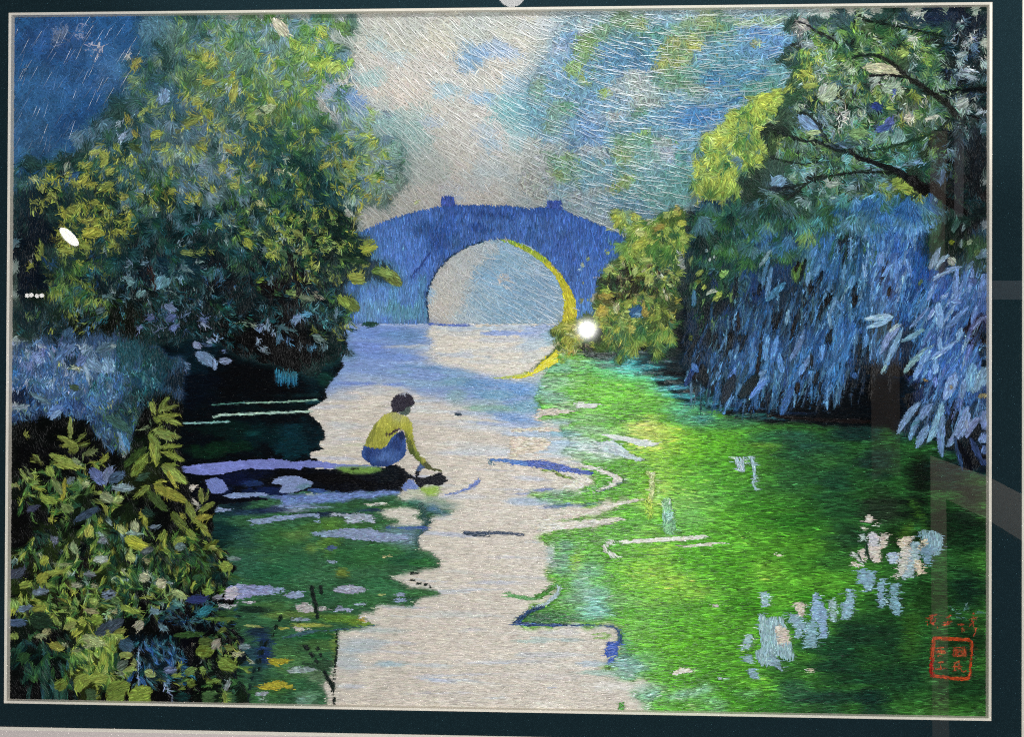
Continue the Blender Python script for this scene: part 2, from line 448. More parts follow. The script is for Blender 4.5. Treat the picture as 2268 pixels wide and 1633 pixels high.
# right-hand distance: blue green haze of trees
poly(P('1225 30 1820 30 1740 230 1600 300 1545 470 1400 520 1330 480 1240 455 1150 440 1140 380 1200 330 1160 260 1170 180 1230 120'), '6f99ad', FAR, soft=16, wob=8, vary=.18)
J[R == FAR] = 1.5; L[R == FAR] = 15
blobs('''1265 90 40 26 0 7d9cc4 .7; 1290 120 40 50 0 6488bb .7; 1240 140 40 40 0 8faecb .6; 1200 60 60 20 0 b7bcc0 .5; 1295 66 22 30 0 c3bcb6 .7; 1240 110 30 20 0 b4bcc6 .6
1295 105 26 34 10 8fae55 .8; 1300 95 14 20 0 9dba58 .6; 1270 155 24 20 40 9fba4c .8; 1290 175 22 10 40 a9bd50 .8; 1195 200 18 30 0 8aa274 .6; 1190 215 30 14 0 7aa39a .5
1340 210 18 18 0 a6bd4e .85; 1345 205 9 12 0 bccb4c .8; 1350 66 50 26 0 7f9c5f .75; 1378 45 60 18 0 6f8a58 .7; 1420 62 20 20 0 a2ac5a .8; 1415 95 10 18 0 a4ab68 .8
1365 75 20 18 0 5f8fa8 .5; 1400 110 50 40 0 4f7f94 .7; 1430 140 50 50 0 4a7aa0 .7; 1380 140 30 30 0 4f86b0 .7; 1350 140 40 40 0 5f8fb5 .6; 1470 100 50 50 0 5f94a4 .6; 1455 70 24 20 0 3f7a5f .6
1390 150 60 26 0 55809f .6; 1410 165 40 20 0 4a77a8 .6; 1500 90 40 50 0 6d9a74 .7; 1500 120 40 60 10 8a9f58 .8; 1535 90 26 20 0 b4b24e .8; 1530 105 20 10 -30 cfc84e .8; 1490 95 14 14 0 b8a24e .6
1485 142 46 20 0 b3a94c .8; 1460 150 20 16 0 b7a845 .7; 1510 160 50 26 0 8f9f58 .7; 1480 175 50 30 0 6f9468 .7; 1530 190 30 26 0 7c9a56 .7; 1440 110 20 30 0 50879a .6
1580 70 40 26 0 55824a .6; 1600 60 50 30 0 4d7a52 .6; 1590 100 30 30 0 5d8fa2 .6; 1560 50 26 20 0 a8ad58 .6; 1520 50 20 20 0 8fa350 .6; 1550 160 60 30 0 5b9088 .7; 1600 150 60 40 0 5b938f .7
1680 70 60 40 0 5f8fc6 .8; 1700 100 60 40 0 5a86c4 .8; 1660 110 50 40 0 6b9dbb .6; 1725 60 40 20 0 8fb5d4 .6; 1670 95 14 10 0 b5ac55 .8; 1650 50 30 12 0 a3b06a .7; 1700 45 40 12 0 9fae66 .7
1390 200 50 40 0 b9b8ac .75; 1420 180 30 26 0 bfbcae .8; 1400 225 60 20 0 b4b4ac .6; 1430 225 40 22 0 b7b59c .6; 1370 200 20 30 0 a3b0b4 .6; 1340 240 60 30 0 7f9fbd .6; 1300 250 60 40 0 6f9fb5 .7
1290 230 60 30 0 7fa2c4 .6; 1240 230 40 40 0 86aac0 .6; 1230 260 24 40 10 8ca672 .6; 1262 240 22 12 20 5f9a5a .7; 1220 290 20 14 0 90a866 .6; 1330 258 50 12 0 cfc0ac .7; 1370 255 26 8 0 d0c4b2 .6
1407 255 14 20 10 5d7f55 .8; 1425 250 18 14 0 5d8a55 .7; 1440 270 60 20 0 7fa9bd .6; 1480 260 80 24 0 6ea0bd .6; 1540 260 60 30 0 4f86bd .7; 1560 250 40 20 0 3f78b8 .6; 1600 240 40 30 0 6a9abf .6
1500 210 80 16 5 a3b6b4 .5; 1570 195 40 8 0 bfc0b8 .6; 1600 175 60 26 10 3d78b5 .6; 1640 200 50 30 0 5f938c .6; 1700 170 60 50 0 5a9390 .7; 1690 200 40 30 0 4f8a6a .7; 1640 150 60 30 0 548a98 .6; 1660 165 40 14 0 2f69a8 .5
1280 300 40 50 0 6f93c4 .6; 1310 290 40 50 0 7598c8 .6; 1250 300 40 40 0 7fa6b4 .6; 1230 340 60 40 0 c0bcb4 .7; 1180 360 60 60 0 c3bcb0 .8; 1190 410 50 40 0 c9c0b0 .8; 1330 335 60 14 5 c9bfb2 .7; 1265 322 10 12 0 3f6a98 .7; 1275 328 8 12 0 4f72a0 .6
1255 375 34 34 0 9aa858 .85; 1250 360 20 20 0 7fa050 .7; 1250 390 26 20 0 a3ae50 .7; 1375 340 34 26 0 8aa65c .8; 1390 360 30 16 20 a9ad68 .7; 1320 370 26 12 -30 a3ad60 .7; 1220 350 14 20 -40 4f7f52 .6
1290 390 60 40 0 7fadaf .6; 1340 400 60 40 0 86b0bb .6; 1400 310 60 14 0 86b37c .6; 1415 295 26 8 -20 9cc04f .8; 1450 315 30 10 0 5d9a58 .6; 1480 312 16 8 0 6fae48 .7; 1470 330 26 30 -20 bfbbba .8; 1480 350 30 24 -20 b6bac4 .8; 1450 365 40 20 -30 a8b8bc .6
1510 345 20 30 10 4f8a72 .8; 1430 345 30 30 0 7fb08f .6; 1500 400 60 50 0 6aa894 .75; 1420 400 60 50 0 82b0a8 .7; 1420 420 80 30 0 7aaea6 .6; 1470 440 60 30 0 6da294 .7; 1380 405 30 14 -35 9aa84a .8; 1360 415 24 10 -40 a2ad4e .7; 1370 380 10 24 30 5f8a62 .6
1250 430 40 30 0 a8bcc0 .6; 1290 440 40 30 0 b4bbb8 .6; 1320 430 30 20 -30 cfbfae .6; 1320 460 60 14 15 b9c8cc .7; 1350 480 40 10 15 ccd3d2 .7; 1280 430 16 20 0 cbbcae .5; 1330 445 30 20 0 86aebd .6''')
for s, wa, wb, c in (('1560 245 1590 235 1620 225 1645 214', 3, 7, 'u'), ('1640 214 1630 200 1600 180 1565 172', 6, 3, 'u'), ('1640 214 1600 235 1550 252 1500 262 1450 268', 5, 2, '2a6088'),
                     ('1640 212 1655 216', 6, 5, '1f4f78'), ('1490 215 1530 226 1560 232', 4, 3, '4f86a0'), ('1540 205 1552 228', 4, 3, '3f7068'), ('1342 335 1365 355 1395 372', 3, 2, '5f7a8a')):
    stroke(P(s), wa, wb, c, FAR)
poly(P('1500 268 1540 250 1590 252 1585 262 1540 275 1510 275'), 'u', FAR, 170, 14, soft=2)
for x, y, a, n in ((1255, 370, 70, 8), (1300, 100, 20, 6), (1280, 165, 30, 5), (1500, 110, 100, 10), (1480, 150, 80, 8), (1590, 80, 90, 8), (1380, 350, 70, 6), (1420, 70, 90, 6)):
    scatter(x, y, 34, 40, n, ['e', 'G', 'l', 'y', 'q', 'x'], 24, 4, a, 50, FAR)

fm = blur((R == FAR).astype(np.float32), 14)[..., None]
C[:] = C * (1 - .10 * fm) + (hexc('6f97a2') - C) * .24 * fm
# ---- bridge and what is seen under it
poly(P('1129 531 1169 543 1205 568 1236 603 1257 640 1268 668 1272 695 1266 725 948 725') + P('946 690 945 658 953 627 971 598 1000 569 1037 546 1074 534 1101 531'), '8fadc0', ARCH, vary=.1)
J[R == ARCH] = 1.6; L[R == ARCH] = 16
bridge = T(1, 1, '780,1190 770,1120 720,900 690,500 920,400 1100,320 1300,258 1540,200 1555,195 1560,125 1610,118 1665,125 1675,190 1900,192 2268,210') + \
    T(1, 2, '0,205 160,214 300,208 315,165 430,165 440,232 640,312 830,392 980,470 1100,560 1000,1000 700,1300 420,1230') + \
    P('1244 719 1270 700 1277 690 1274 666 1263 640 1242 606 1208 570 1168 543 1129 530 1101 529 1074 532 1037 544 1000 567 971 596 953 625 945 655 945 682 947 719')
poly(bridge, '4a66ab', BR, 90, 9, 15, vary=.12)
B_ = {BR}
m_ = R == BR
C[m_] *= (1 + (N4[m_] - .5)[:, None] * .25)


def inreg(fn, reg):
    """run a drawing step but keep it within one piece"""
    c0, d0, j0, l0, r0 = C.copy(), D.copy(), J.copy(), L.copy(), R.copy()
    fn(); k = r0 != reg
    C[k] = c0[k]; D[k] = d0[k]; J[k] = j0[k]; L[k] = l0[k]; R[k] = r0[k]


inreg(lambda: blobs('''990 452 30 20 0 3a5499 .8; 1100 466 110 12 3 3d57a0 .7; 1220 462 34 20 0 36529c .8; 1085 476 90 6 3 2c4488 .8; 1100 480 60 5 2 33508f .5; 1290 500 90 26 22 4461ad .8; 1350 540 60 60 0 4163b0 .7
960 510 50 30 0 3a5a9c .7; 945 520 30 40 0 34538f .7; 975 530 26 40 0 2f4c94 .7; 1000 500 20 30 0 3a58a4 .6; 1060 505 22 12 0 2f4a90 .8; 1085 512 26 7 0 33508c .7; 1180 510 16 20 0 37568f .6; 1010 535 20 20 0 33507f .5
860 520 50 40 0 5675bb .6; 890 570 60 50 0 5b7bc6 .7; 850 660 60 50 0 6b8cc8 .7; 890 650 60 60 0 6688c8 .7; 820 690 50 30 0 7896c8 .7; 880 690 60 26 0 6f93b8 .7; 910 640 40 40 0 6184bd .6; 930 600 30 60 0 5675c2 .6; 840 560 24 40 0 5a7ac0 .6
900 690 50 20 0 5f8fa0 .5; 870 640 14 60 5 5a8a9a .35; 935 640 12 40 0 55809a .5; 930 690 20 30 0 5f8aa8 .5; 1010 560 30 14 -35 3d5aa6 .6; 1320 590 50 60 0 4d6cbb .7; 1300 660 40 60 0 5a78c4 .7; 1290 690 30 30 0 6a8ac8 .6; 1250 560 40 26 40 4460ae .6''', None), BR)
stroke(T(1, 1, '1460,590 1430,650 1380,710 1310,800'), 7, 4, '2f478f', BR, 10)
stroke(T(1, 1, '1445,1190 1450,1090 1440,1050 1432,970 1465,850 1535,730 1640,622 1785,538 1925,494'), 4, 4, '1e3556', BR, 14, 8)
PO = piece('bridge_post', BR); 
for s in ('975 455 977 433 1003 433 1007 455', '1210 458 1212 444 1241 444 1244 464'):
    q = piece('bridge_post', BR); poly(P(s), '3a529c', q, 90, 6, 12)
RIM = piece('arch_rim', BR, 'yellow rim of the arch')
poly(P('1101 529 1129 531 1168 544 1208 571 1242 608 1263 640 1274 666 1277 693 1275 708 1268 720 1262 728 1240 728 1246 700 1249 668 1243 640 1230 612 1203 584 1168 558 1129 539'), 'c2bd34', RIM, 70, 8, 12)
inreg(lambda: blobs('1130 534 60 10 10 7fa848 .8; 1175 552 40 14 30 8fae42 .7; 1262 660 14 40 0 c8bd35 .6; 1260 700 18 26 0 c9bd42 .6'), RIM)
inreg(lambda: (blobs('''985 650 50 70 20 c5bcae .9; 1010 590 50 40 -40 c0bcb2 .8; 1060 560 50 24 -20 bfbdb4 .7; 970 695 40 40 0 c6bcae .9; 1040 700 40 30 0 b3bdbd .6; 1110 620 16 12 -20 d4c4b4 1; 1020 625 24 26 0 bcbbb6 .5; 1075 580 20 16 0 c3bcb0 .6
1180 640 60 60 0 84a3b8 .7; 1130 690 70 30 0 8aabbd .7; 1150 580 60 30 0 92afbd .6; 1090 600 26 40 0 7fa6bd .6; 1220 680 30 40 0 93aabd .6; 1180 600 20 20 0 b2bfc6 .5; 1070 660 40 40 0 9fb6bf .5''', None), poly(P('1246 640 1250 668 1247 700 1240 724 1232 724 1240 680'), 'a9b4b0', None, soft=3)), ARCH)

# ---- water below the bridge
poly(P('700 722 748 717 1262 717 1340 760 1560 800 1800 900 2190 900 2190 1600 300 1600 300 1000'), 'cbbfaf', WAT, 1, 5, 17, vary=.05)
W_ = {WAT}
poly(P('700 717 960 717 975 730 985 760 940 775 900 790 960 800 1010 812 1064 824 1180 840 1240 850 1200 930 1080 905 960 880 860 850 790 850 740 870 700 880'), '7f95bb', None, soft=6, wob=4)
blobs('''830 735 110 22 0 6f8abf .8; 900 745 60 20 0 6688ab .8; 960 735 30 16 0 6f8fae .6; 800 770 80 16 0 7389c2 .7; 880 790 90 10 3 6f8abc .7; 930 768 60 8 -4 a3adb9 .8; 900 766 60 5 -3 c0bcb4 .7; 1000 778 40 6 0 7f98b8 .6; 860 805 130 10 0 7f93bb .7
940 806 90 6 2 9fb0c6 .6; 960 815 110 6 5 5d82a0 .6; 880 822 60 8 3 7f9cae .7; 1000 825 100 7 4 7fa0b8 .7; 880 845 110 12 2 93a7bd .6; 800 838 60 14 0 a3b0c0 .6; 800 849 60 5 0 6b80bd .7; 870 850 50 5 0 6f86c0 .7; 770 880 50 12 0 aab0b8 .6; 840 868 60 10 0 b8b9ba .6
790 870 34 4 0 d3c5b6 .8; 960 850 80 16 4 8aa5b8 .7; 1020 845 80 16 5 6f9a9f .6; 1060 850 60 16 0 5f86ae .7; 1100 870 80 18 5 6b98ab .8; 1150 860 60 20 5 5f8fc0 .7; 1010 880 30 30 0 7f9f92 .55; 1080 905 80 10 3 719e7c .6; 1120 920 70 12 5 6f93bd .7; 1040 915 60 8 5 9fb0c6 .6; 1150 930 80 14 8 7094c4 .7; 1170 900 50 20 0 6fa4a8 .6; 1200 960 70 20 8 8fabc4 .6
1060 890 60 8 0 a3b3ae .6; 1140 1000 80 10 0 b9bcbe .6; 1000 940 120 8 3 bfbcb8 .6; 1050 985 120 8 3 c0bcb6 .6; 1060 1005 140 6 2 b4b8c0 .5; 1150 960 60 8 3 a9b6c8 .7; 1100 940 90 6 5 94a8cc .6
900 890 60 30 20 cfc3b2 .6; 740 960 40 30 0 c3bdb6 .5; 740 1000 50 10 0 c9c0aa .5; 760 940 60 10 5 b5b8bc .5; 810 985 60 4 0 b8ba90 .5''', nz=.9, fall=.7, field=NH)
rs_ = random.Random(3)
blobs(';'.join('%d %d %d %.1f %.1f %s %.2f' % (rs_.uniform(720, 1330), y_, rs_.uniform(40, 120), rs_.uniform(2, 6), rs_.uniform(-2, 4), rs_.choice(('aab6c6', 'b4bcc4', 'a9b2cc', 'bcc4c4', 'd8d2c6', 'ddd6c8')), rs_.uniform(.25, .55)) for y_ in [rs_.uniform(880, 1560) for _ in range(90)]), nz=.9, fall=.8, field=NH)
blobs('800 1430 60 26 0 a9b6bc .6; 770 1460 40 30 0 a3b2ba .5; 860 1470 40 8 0 8fb0bd .6; 830 1395 70 10 0 a3b0ae .6; 780 1520 40 8 0 b4bcc8 .5; 960 1505 60 5 8 aab2c4 .6; 1000 1360 90 10 0 b9bfbc .5; 900 1345 60 4 0 b4b4cc .5; 1000 1100 90 8 0 b4bccc .4; 1080 1000 120 12 3 c3c8cc .5; 1100 950 110 10 4 b9c2cc .5', nz=.9, fall=.8, field=NH)
# arch mirrored in the water
WR = piece('arch_reflection', WAT)
poly(T(1, 1, '1470,1210 1780,1205 2268,1200') + T(1, 2, '0,1200 420,1200 440,1290 380,1420 300,1490 200,1570 100,1640 0,1680') + T(2, 1, '2200,100 1900,78 1700,25') + T(1, 1, '1640,1540 1400,1530 1600,1490 1450,1430 1500,1340 1420,1290'), 'cfc4b3', WR, 2, 5, 17, soft=2, wob=3)
inreg(lambda: blobs('''1100 725 130 8 0 a9b4bd .8; 1200 735 60 16 0 8fa0c0 .8; 1110 737 60 6 0 7f95c8 .8; 1020 738 50 8 0 b5b8b8 .5; 1120 752 80 6 0 b9bbc0 .6; 1190 760 50 14 -10 a3b4c0 .7; 1220 750 20 20 0 7fa3b4 .6; 1100 775 90 6 0 bcbdbc .5; 1180 790 50 10 -15 b5b9b8 .5; 1020 786 70 5 3 a9b2bd .6; 1090 800 60 6 0 bfc0be .5'''), WR)
stroke(T(1, 1, '1440,1190 1600,1200 1790,1205'), 4, 5, '4c62a5', WAT)
stroke(T(1, 1, '880,1195 1450,1197'), 3, 2, 'a9b4cc', WAT)
poly(T(1, 1, '880,1200 950,1180 1030,1190 1010,1215 960,1220'), '2a4f50', WAT, 0, 20)

# ---- green water on the right
gp = P('1225 785 1300 770 1420 800 1520 850 1620 880 1780 920 2190 930 2190 1585 1440 1575') + T(3, 2, '1180,1330 1040,1230 1250,1160 850,1080 690,1000 870,950 930,800 920,700 850,662 70,660 50,640 140,550 280,500 400,385 385,310 290,210 360,60') + \
    T(2, 2, '350,1600 300,1500 210,1425 700,1372 970,1305 900,1290 560,1320 200,1345 550,1298 700,1258 1100,1140 300,1192 320,1165 130,1110 400,1080 700,1020 700,985 690,940 700,900 560,835 600,800 400,790 500,700 430,570 500,520 230,470 250,380 210,330')
poly(gp, '5ba32e', GRN, 1, 6, 20, soft=2, wob=6, vary=.15)
G_ = {GRN}
gsn = R == GRN
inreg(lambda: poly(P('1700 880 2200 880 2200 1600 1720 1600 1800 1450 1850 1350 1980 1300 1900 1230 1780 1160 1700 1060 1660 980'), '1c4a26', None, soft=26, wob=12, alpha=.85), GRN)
inreg(lambda: blobs('''1290 810 70 30 0 5fae4f .7; 1300 850 60 40 0 79c030 .7; 1350 860 60 50 0 62b83c .7; 1410 840 60 30 0 5dbb4a .7; 1260 800 40 18 0 8fc24a .7; 1290 830 14 40 0 5f9f8a .4; 1340 820 60 16 0 4f9f7a .6
1390 815 60 34 0 5fd0c6 .85; 1430 803 60 26 0 58ccc4 .85; 1340 830 50 20 0 63c890 .6; 1500 825 60 24 0 5a7f80 .8; 1470 850 60 30 0 5fb58f .7; 1360 800 40 16 0 4a5f5f .8; 1330 805 26 10 0 465a55 .6; 1480 870 50 14 0 3fa0b8 .6; 1520 855 60 18 10 4f5a58 .8; 1530 868 30 8 0 5f4a42 .7; 1560 880 60 24 0 3a6a60 .6; 1500 900 60 20 0 4fa8a8 .7
1520 930 60 20 0 4c9a9a .6; 1560 905 30 14 0 3a90b8 .6; 1560 925 40 20 0 3f86a4 .6; 1620 900 60 24 0 2f6a58 .7; 1660 920 80 24 0 1f4a44 .8; 1600 940 100 24 0 3a7a5a .6; 1430 890 80 30 0 6fb83c .7
1430 960 80 50 0 a3cc4c .8; 1410 950 40 26 20 cfd878 .8; 1440 940 30 26 0 d8da7a .7; 1470 960 60 40 0 9acb38 .6; 1400 1000 40 60 0 7fbf3a .6; 1500 1000 90 50 0 6db51f .7; 1560 990 90 40 0 5faa22 .7; 1600 960 80 16 0 5a9f2a .6; 1420 1060 60 50 0 74b534 .7; 1480 1050 80 40 0 77b42c .7
1560 1060 90 40 0 559f38 .7; 1620 1030 80 40 0 4f9428 .7; 1680 1000 60 40 0 47802a .7; 1500 1100 80 30 0 80bd6a .7; 1440 1120 40 40 0 9fc46a .7; 1520 1130 60 50 0 7ab880 .6; 1580 1100 50 30 0 74b06a .6; 1620 1090 80 40 0 4f9a30 .7; 1470 1080 30 30 0 b2c868 .6
1430 1170 60 40 0 62a84c .6; 1350 1190 60 16 0 5f9a44 .7; 1320 1200 60 14 0 6f9f52 .6; 1300 1230 40 60 0 559a2e .7; 1275 1240 14 60 0 8fae3c .7; 1260 1210 30 26 0 4f8a5c .7; 1240 1250 26 50 0 5f947c .7; 1280 1290 40 40 0 7fb09a .8; 1310 1260 30 30 0 74b08a .7; 1320 1320 40 50 0 86b8b0 .8; 1260 1330 40 40 0 6f9f80 .7; 1310 1350 60 30 0 74b0b0 .7
1230 1365 60 20 0 2f6a38 .8; 1190 1372 40 12 0 2f5f4a .7; 1380 1330 60 20 0 80b878 .6; 1400 1260 60 40 0 67ad2a .7; 1440 1240 80 40 0 74b72c .7; 1480 1280 80 40 0 8dbd4a .7; 1500 1290 40 20 0 a3bf4c .7; 1540 1310 60 20 0 86a848 .6; 1450 1340 80 24 0 6bb050 .6; 1550 1240 80 50 0 55a024 .7; 1620 1260 80 60 0 4a9020 .7; 1460 1220 40 20 0 a0c45c .6
1420 1400 60 40 0 77b850 .7; 1480 1430 80 60 0 62aa22 .7; 1560 1400 80 60 0 559c20 .7; 1620 1420 60 60 0 4a8a22 .7; 1660 1340 60 40 0 3a8018 .7; 1430 1460 50 40 0 74b478 .6; 1390 1470 40 40 0 74a8a0 .8; 1380 1440 20 40 0 4a7a9a .5; 1400 1490 60 16 0 7fb0a8 .7; 1540 1490 80 40 0 55992a .7; 1600 1500 80 40 0 4a8f24 .7; 1640 1540 80 40 0 3a7f1f .7; 1560 1560 80 20 0 4c8f30 .6
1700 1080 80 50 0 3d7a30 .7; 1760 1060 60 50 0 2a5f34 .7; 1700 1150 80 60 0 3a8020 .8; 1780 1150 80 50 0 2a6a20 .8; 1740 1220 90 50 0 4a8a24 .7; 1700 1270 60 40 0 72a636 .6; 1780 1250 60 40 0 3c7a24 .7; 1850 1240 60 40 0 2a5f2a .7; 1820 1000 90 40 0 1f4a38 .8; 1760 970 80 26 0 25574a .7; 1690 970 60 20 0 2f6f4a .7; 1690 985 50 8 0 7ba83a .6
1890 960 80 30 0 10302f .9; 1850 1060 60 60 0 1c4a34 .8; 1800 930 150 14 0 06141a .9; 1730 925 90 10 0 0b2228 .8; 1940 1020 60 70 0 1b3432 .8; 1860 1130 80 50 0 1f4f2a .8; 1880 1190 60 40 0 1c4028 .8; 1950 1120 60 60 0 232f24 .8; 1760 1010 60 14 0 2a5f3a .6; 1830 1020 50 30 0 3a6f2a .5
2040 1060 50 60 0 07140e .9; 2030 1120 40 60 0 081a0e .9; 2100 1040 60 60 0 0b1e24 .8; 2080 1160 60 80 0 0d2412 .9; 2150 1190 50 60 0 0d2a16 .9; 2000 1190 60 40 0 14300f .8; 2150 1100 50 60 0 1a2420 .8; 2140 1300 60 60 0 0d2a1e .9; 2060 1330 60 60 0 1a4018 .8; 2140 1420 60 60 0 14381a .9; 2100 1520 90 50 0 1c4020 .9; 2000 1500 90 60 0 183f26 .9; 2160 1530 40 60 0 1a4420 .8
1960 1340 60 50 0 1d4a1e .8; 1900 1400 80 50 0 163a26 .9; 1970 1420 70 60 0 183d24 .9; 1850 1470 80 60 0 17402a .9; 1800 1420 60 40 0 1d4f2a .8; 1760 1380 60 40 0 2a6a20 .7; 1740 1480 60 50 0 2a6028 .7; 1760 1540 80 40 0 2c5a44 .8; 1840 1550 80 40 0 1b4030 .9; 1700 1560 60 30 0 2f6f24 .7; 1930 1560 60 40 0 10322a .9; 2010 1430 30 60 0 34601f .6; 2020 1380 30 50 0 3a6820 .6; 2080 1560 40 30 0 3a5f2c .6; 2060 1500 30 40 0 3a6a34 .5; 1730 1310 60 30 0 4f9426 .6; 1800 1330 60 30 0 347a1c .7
2010 1170 16 30 30 4a7024 .8; 2030 1130 10 40 -30 3f6f24 .7; 2045 1170 12 40 -20 4a7f28 .6''', None, nz=.9, fall=.9, field=NH), GRN)
# the paler, bluer meeting of cream and green
blobs('''1250 905 40 10 0 a3bcc8 .5; 1290 980 70 22 10 b9cbd2 .8; 1340 1000 70 16 12 c6d3d6 .8; 1250 960 40 14 0 6fa4b4 .6; 1230 990 60 20 0 a3bcd0 .6; 1300 950 60 14 8 a9c8bc .6; 1290 1010 90 10 5 bccdd0 .6; 1220 1010 60 6 0 a9b8cc .5
1200 1110 90 10 0 8aa2c0 .6; 1240 1095 60 14 0 7aa48f .6; 1310 1080 40 6 -20 8ab0a0 .6; 1180 1060 60 6 5 aab3cc .5; 1200 1085 40 4 -8 4a5c9a .7; 1160 1092 40 3 0 55659c .6; 1240 1120 50 6 -6 3f5a94 .7; 1300 1117 40 5 -10 4a5f9a .6; 1180 1240 60 40 0 cbbfb0 .5; 1220 1230 14 40 0 9fb4b4 .6''', nz=.9, fall=.7, field=NH)
blobs('''1235 815 50 26 0 6fa8b0 .6; 1215 850 60 30 0 8fb4b8 .6; 1250 850 40 30 0 7fb87a .5; 1225 880 50 20 0 86a8bc .6; 1270 900 50 14 0 9fc08a .5; 1300 925 60 14 0 a3c8a0 .5; 1350 960 60 20 0 a9c8a4 .45; 1240 935 50 16 0 93b4c8 .6; 1330 1020 60 10 0 a3c8b0 .5
1250 1230 16 60 0 7fae9a .5; 1290 1310 30 50 0 93b8b4 .5; 1390 1480 50 30 0 93b8b0 .5; 1440 1520 40 16 0 9fc0ae .5''', nz=.9, fall=.8, field=NH)
inreg(lambda: blobs('''1450 980 110 60 0 a9d048 .55; 1440 960 50 40 0 dbe07c .5; 1490 1100 110 70 0 86c83c .5; 1460 1060 40 110 0 a0cc58 .4; 1480 1300 120 60 0 8ac238 .5; 1440 1200 70 60 0 86c23c .45; 1350 870 90 50 0 7ccc34 .5''', None, nz=.8, fall=.9, field=NH), GRN)
poly(T(1, 2, '390,1405 405,1440 400,1510 300,1570 130,1640 0,1660') + T(2, 2, '0,110 190,70') + T(1, 2, '200,1590 270,1490 300,1460'), 'd9cc2a', piece('crescent_reflection', WAT, 'yellow crescent mirrored in the water'), 160, 6, 12)
stroke(T(2, 1, '2000,125 2120,118 2268,88'), 2, 7, 'b4bf48', WAT)
stroke(T(1, 2, '140,1601 300,1480 385,1400'), 2, 4, '5a6a38', WAT)
# cream and white tongues
TG = lambda s, c='d8d2c6', a=0, lab=None: poly(s, c, piece('ripple', GRN, lab), a, 5, 14, soft=0)
TG(T(2, 2, '230,380 340,380 480,390 570,405 420,425 290,440 230,460 290,490 330,500 230,480 215,450'), 'cfc4b6')
TG(T(2, 2, '520,330 740,335 720,375 560,370'), 'dfe2de')
TG(T(2, 2, '20,545 330,535 430,560 410,575 200,565 20,580'), 'd3c8b8')
TG(T(2, 2, '760,590 900,600 1060,630 1260,670 1180,700 1080,690 950,650 860,640'), 'dfe5e6', 10)
TG(T(2, 2, '700,660 850,645 930,690 1020,760 1140,805 1060,825 900,770 780,740'), 'c3d2d8', 14)
TG(T(2, 2, '0,615 280,625 345,660 310,720 150,760 0,790'), 'd6c9b6', 2)
TG(T(2, 2, '0,815 190,812 300,815 420,845 560,880 690,905 690,940 600,925 380,905 200,870 0,845'), '4760ae', 8, 'blue ripple curling on the pale water')
poly(T(2, 2, '440,800 540,830 680,855 830,905 950,965 950,985 880,1030 700,1085 690,1075 830,1010 870,970 800,925 640,875 500,850'), 'ddd9d0', piece('ripple', GRN, 'white ring of ripple with a pointed right end'), 15, 6, 12)
stroke(T(2, 2, '960,965 945,985 880,1030 700,1092'), 2, 2, '4f5f70', GRN)
poly(T(2, 2, '385,905 520,915 640,945 700,985 690,1010 600,1050 400,1050 520,1000 530,970'), 'dcd6c8', piece('ripple', GRN), 12, 6, 12)
stroke(T(2, 2, '270,895 380,905 400,930 520,965'), 4, 5, '7f9a48', GRN)
TG(T(2, 2, '440,1250 700,1210 900,1160 1100,1135 1060,1160 900,1195 700,1250 560,1295 300,1320 250,1300'), 'd9d1c3', -8)
TG(T(2, 2, '210,1335 560,1320 900,1290 975,1305 850,1335 700,1370 400,1395 215,1420'), 'd9d3c8', -5)
stroke(T(2, 2, '1155,920 1190,925 1190,1000 1180,1150'), 12, 12, 'd6d8a8', GRN, 90, 10, alpha=.7)
stroke(T(2, 2, '1160,1150 1170,1280'), 20, 16, 'b9c84a', GRN, 90, 10, alpha=.5)
stroke(T(2, 2, '1310,1160 1320,1280 1340,1390'), 22, 28, 'a3ccd6', GRN, 90, 10, alpha=.55)
TG(T(2, 2, '905,1500 940,1480 1200,1465 1400,1455 1640,1438 1665,1450 1560,1475 1350,1490 1000,1510'), 'ece6da', -4, 'longest white streak on the green water')
TG(T(2, 2, '1430,1535 1600,1510 1760,1497 1785,1505 1650,1530 1500,1545'), 'e4e0d0', -5)
poly(T(2, 2, '860,1480 920,1490 840,1520 810,1560 900,1601') + T(3, 2, '905,70 890,105 850,100 790,40 770,0') + T(2, 2, '775,1590 775,1530 800,1495'), 'dde0d6', piece('ripple', GRN, 'white hooked ripple'), 60, 8, 10)
for s in ('1880,785 1910,785 1935,880 1910,900 1890,850', '1915,785 1960,785 1965,905 1935,920', '1990,785 2020,780 2030,800 2000,810'):
    poly(T(2, 2, s), 'b3c9d6', piece('light_fleck', GRN), 80, 10, 10)
stroke(T(2, 2, '2030,815 2045,880 2050,960 2030,1000 2065,1070'), 9, 4, 'a3c0d0', piece('light_fleck', GRN), 10, 8)
stroke(T(3, 1, '2100,390 2180,415 2268,425') + T(3, 2, '0,415 120,435 220,440 330,380 380,320'), 5, 7, '5f9a58', WAT, 10, 10)
poly(T(3, 2, '190,430 320,350 380,300 385,340 340,400 240,440'), '4f8f3a', GRN, -30, 8, 10)
stroke(T(3, 2, '410,330 405,390 350,440 290,490 220,510'), 8, 8, 'aebcc0', WAT, 30, 8)
stroke(T(3, 2, '300,500 170,540 90,600 50,640'), 5, 12, '2d4a70', GRN, 20, 8)
stroke(T(3, 2, '45,645 200,655 500,662 700,660'), 9, 3, '2a4878', GRN)
stroke(T(3, 2, '700,658 860,670 915,710 928,780 915,820'), 2, 8, '3a5578', WAT, 30, 8)
poly(T(3, 2, '820,800 915,800 910,870 860,970 800,990 830,940 790,900'), '3c5aa8', WAT, 0, 10)
stroke(T(3, 2, '700,740 780,730 840,745 780,772 720,765'), 4, 4, '8fae62', WAT, 20, 8)
